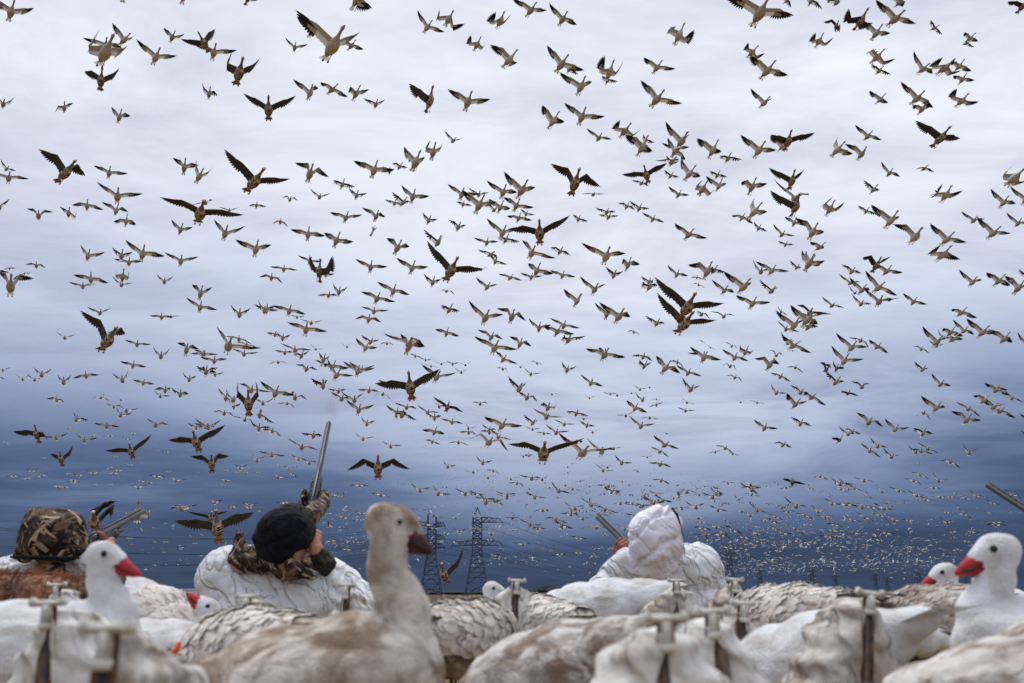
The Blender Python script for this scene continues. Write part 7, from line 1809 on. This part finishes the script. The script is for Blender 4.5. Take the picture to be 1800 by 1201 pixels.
# the rest of the flock, one mass
b = MB()
for ln in FLOCK.strip().split('\n'):
    v = [float(x) / 100 for x in ln.split()]
    g = MB(); goose_geom(v[6:14], 0, g); R = rot3(*v[3:6]); o = Vector(v[0:3])
    b.add([R @ p + o for p in g.v], []); n0 = len(b.v) - len(g.v)
    b.f += [tuple(i + n0 for i in f) for f in g.f]; b.m += [8 if m == 1 else (9 if m == 0 else m) for m in g.m]
# thousands more streaming low over the far field
def far_goose(c, yaw, flap, roll, m=6, s=1.0):
    R = rot3(yaw, .0, roll); f = flap
    pts = [(.4, 0, .03), (.05, .09, 0), (-.3, 0, 0), (.05, -.09, 0), (.05, 0, .09), (.05, 0, -.09)]
    fs = [(0, 1, 4), (1, 2, 4), (2, 3, 4), (3, 0, 4), (1, 0, 5), (2, 1, 5), (3, 2, 5), (0, 3, 5)]
    w1 = []
    for sg in (-1, 1):
        k = len(pts); y1, z1 = .34 * math.cos(f), .34 * math.sin(f); y2, z2 = y1 + .36 * math.cos(f - .6), z1 + .36 * math.sin(f - .6)
        pts += [(.10, sg * .05, .05), (-.05, sg * .05, .04), (.08, sg * y1, z1), (-.04, sg * y1, z1), (-.05, sg * y2, z2)]
        fs += [(k, k + 1, k + 3, k + 2), (k + 2, k + 3, k + 4)]
    if m == 6 and rg.random() < .45: m = 10
    b.add([R @ (Vector(p) * s) + c for p in pts], fs, m)
rg = np.random.default_rng(11)
def scatter(n, fx, fy, dlo, dhi, m=6):
    for _ in range(n):
        px = fx(); py = fy(px)
        if noise.noise(Vector((px * .011, py * .05, 2.2))) + .35 * rg.normal() < -.02: continue
        d = dlo + (dhi - dlo) * rg.random()
        c = G(px, py, d)
        if c.z < 4: c.z = 4 + 3 * rg.random()
        far_goose(c, -math.pi / 2 + rg.normal() * .8, .25 + rg.normal() * .4, rg.normal() * .3, m, 1.0)
for i in range(230):    # a middle layer between the near birds and the specks
    px = 870 + 900 * rg.beta(1.6, 1.6); k = rg.integers(6); py = 862 + 24 * k + 9 * math.sin(px * .013 + k * 1.7) + rg.normal() * 5
    if px < 1000 and i % 2: px -= 330
    d = 100 + 95 * rg.random(); f1 = .25 + .35 * rg.normal(); f2 = -.25 + .4 * rg.normal(); a_ = [f1, .05, f2, -.35 + .1 * rg.normal(), f1 + .1 * rg.normal(), .05, f2, -.35]
    g = MB(); goose_geom(a_, 0, g); R = rot3(-math.pi / 2 + .5 * rg.normal() - .2, .15 + .15 * rg.normal(), .3 * rg.normal()); c = G(px, py, d); n0 = len(b.v)
    b.v += [R @ p + c for p in g.v]; b.f += [tuple(i_ + n0 for i_ in f) for f in g.f]; b.m += [8 if m == 1 else (9 if m == 0 else m) for m in g.m]
def streak(px, lo, hi, wob):  # flocks hang in long wavering ribbons
    k = rg.integers(7); return lo + (hi - lo) * ((k + .5) / 7) + 6 * math.sin(px * .012 + k * 2.1) + rg.normal() * wob
scatter(1500, lambda: 930 + 870 * min(1, max(0, rg.beta(2.0, 1.7))), lambda px: streak(px, 905 + (px - 900) * .015, 1018, 6), 125, 340)
scatter(900, lambda: 1130 + 560 * rg.beta(2, 2), lambda px: 975 + rg.normal() * 22, 125, 330)
scatter(800, lambda: 560 + 400 * rg.random(), lambda px: streak(px, 885, 1000, 5), 120, 330)
scatter(110, lambda: 200 + 260 * rg.random(), lambda px: streak(px, 925, 1000, 4), 150, 320)
scatter(800, lambda: 560 + 700 * rg.random(), lambda px: 840 + 30 * rg.random() + rg.normal() * 12, 380, 700, 7)
scatter(160, lambda: 720 + 330 * rg.random(), lambda px: 790 + rg.normal() * 18, 500, 900, 7)
scatter(60, lambda: 230 + 330 * rg.random(), lambda px: 790 + 60 * rg.random(), 200, 420, 6)
scatter(260, lambda: 1100 + 700 * rg.random(), lambda px: 900 + rg.normal() * 16, 260, 560, 6)
M['far'].node_tree.nodes['Principled BSDF'].inputs['Base Color'].default_value = (.62, .63, .64, 1)
t = MT('far_dark_plumage', (.10, .09, .10), .8); tg = MT('far_grey_plumage', (.30, .32, .36), .85); tw = MT('far_covert', (.10, .088, .07), .85); tb_ = MT('far_body', (.42, .39, .33), .85)
o = b.build('snow_goose_flock', SNOW_M + [M['far'], t.m, tw.m, tb_.m, tg.m], smooth=False)
tag(o, 'thousands of smaller white geese streaming across the low sky', 'goose flock', kind='stuff')
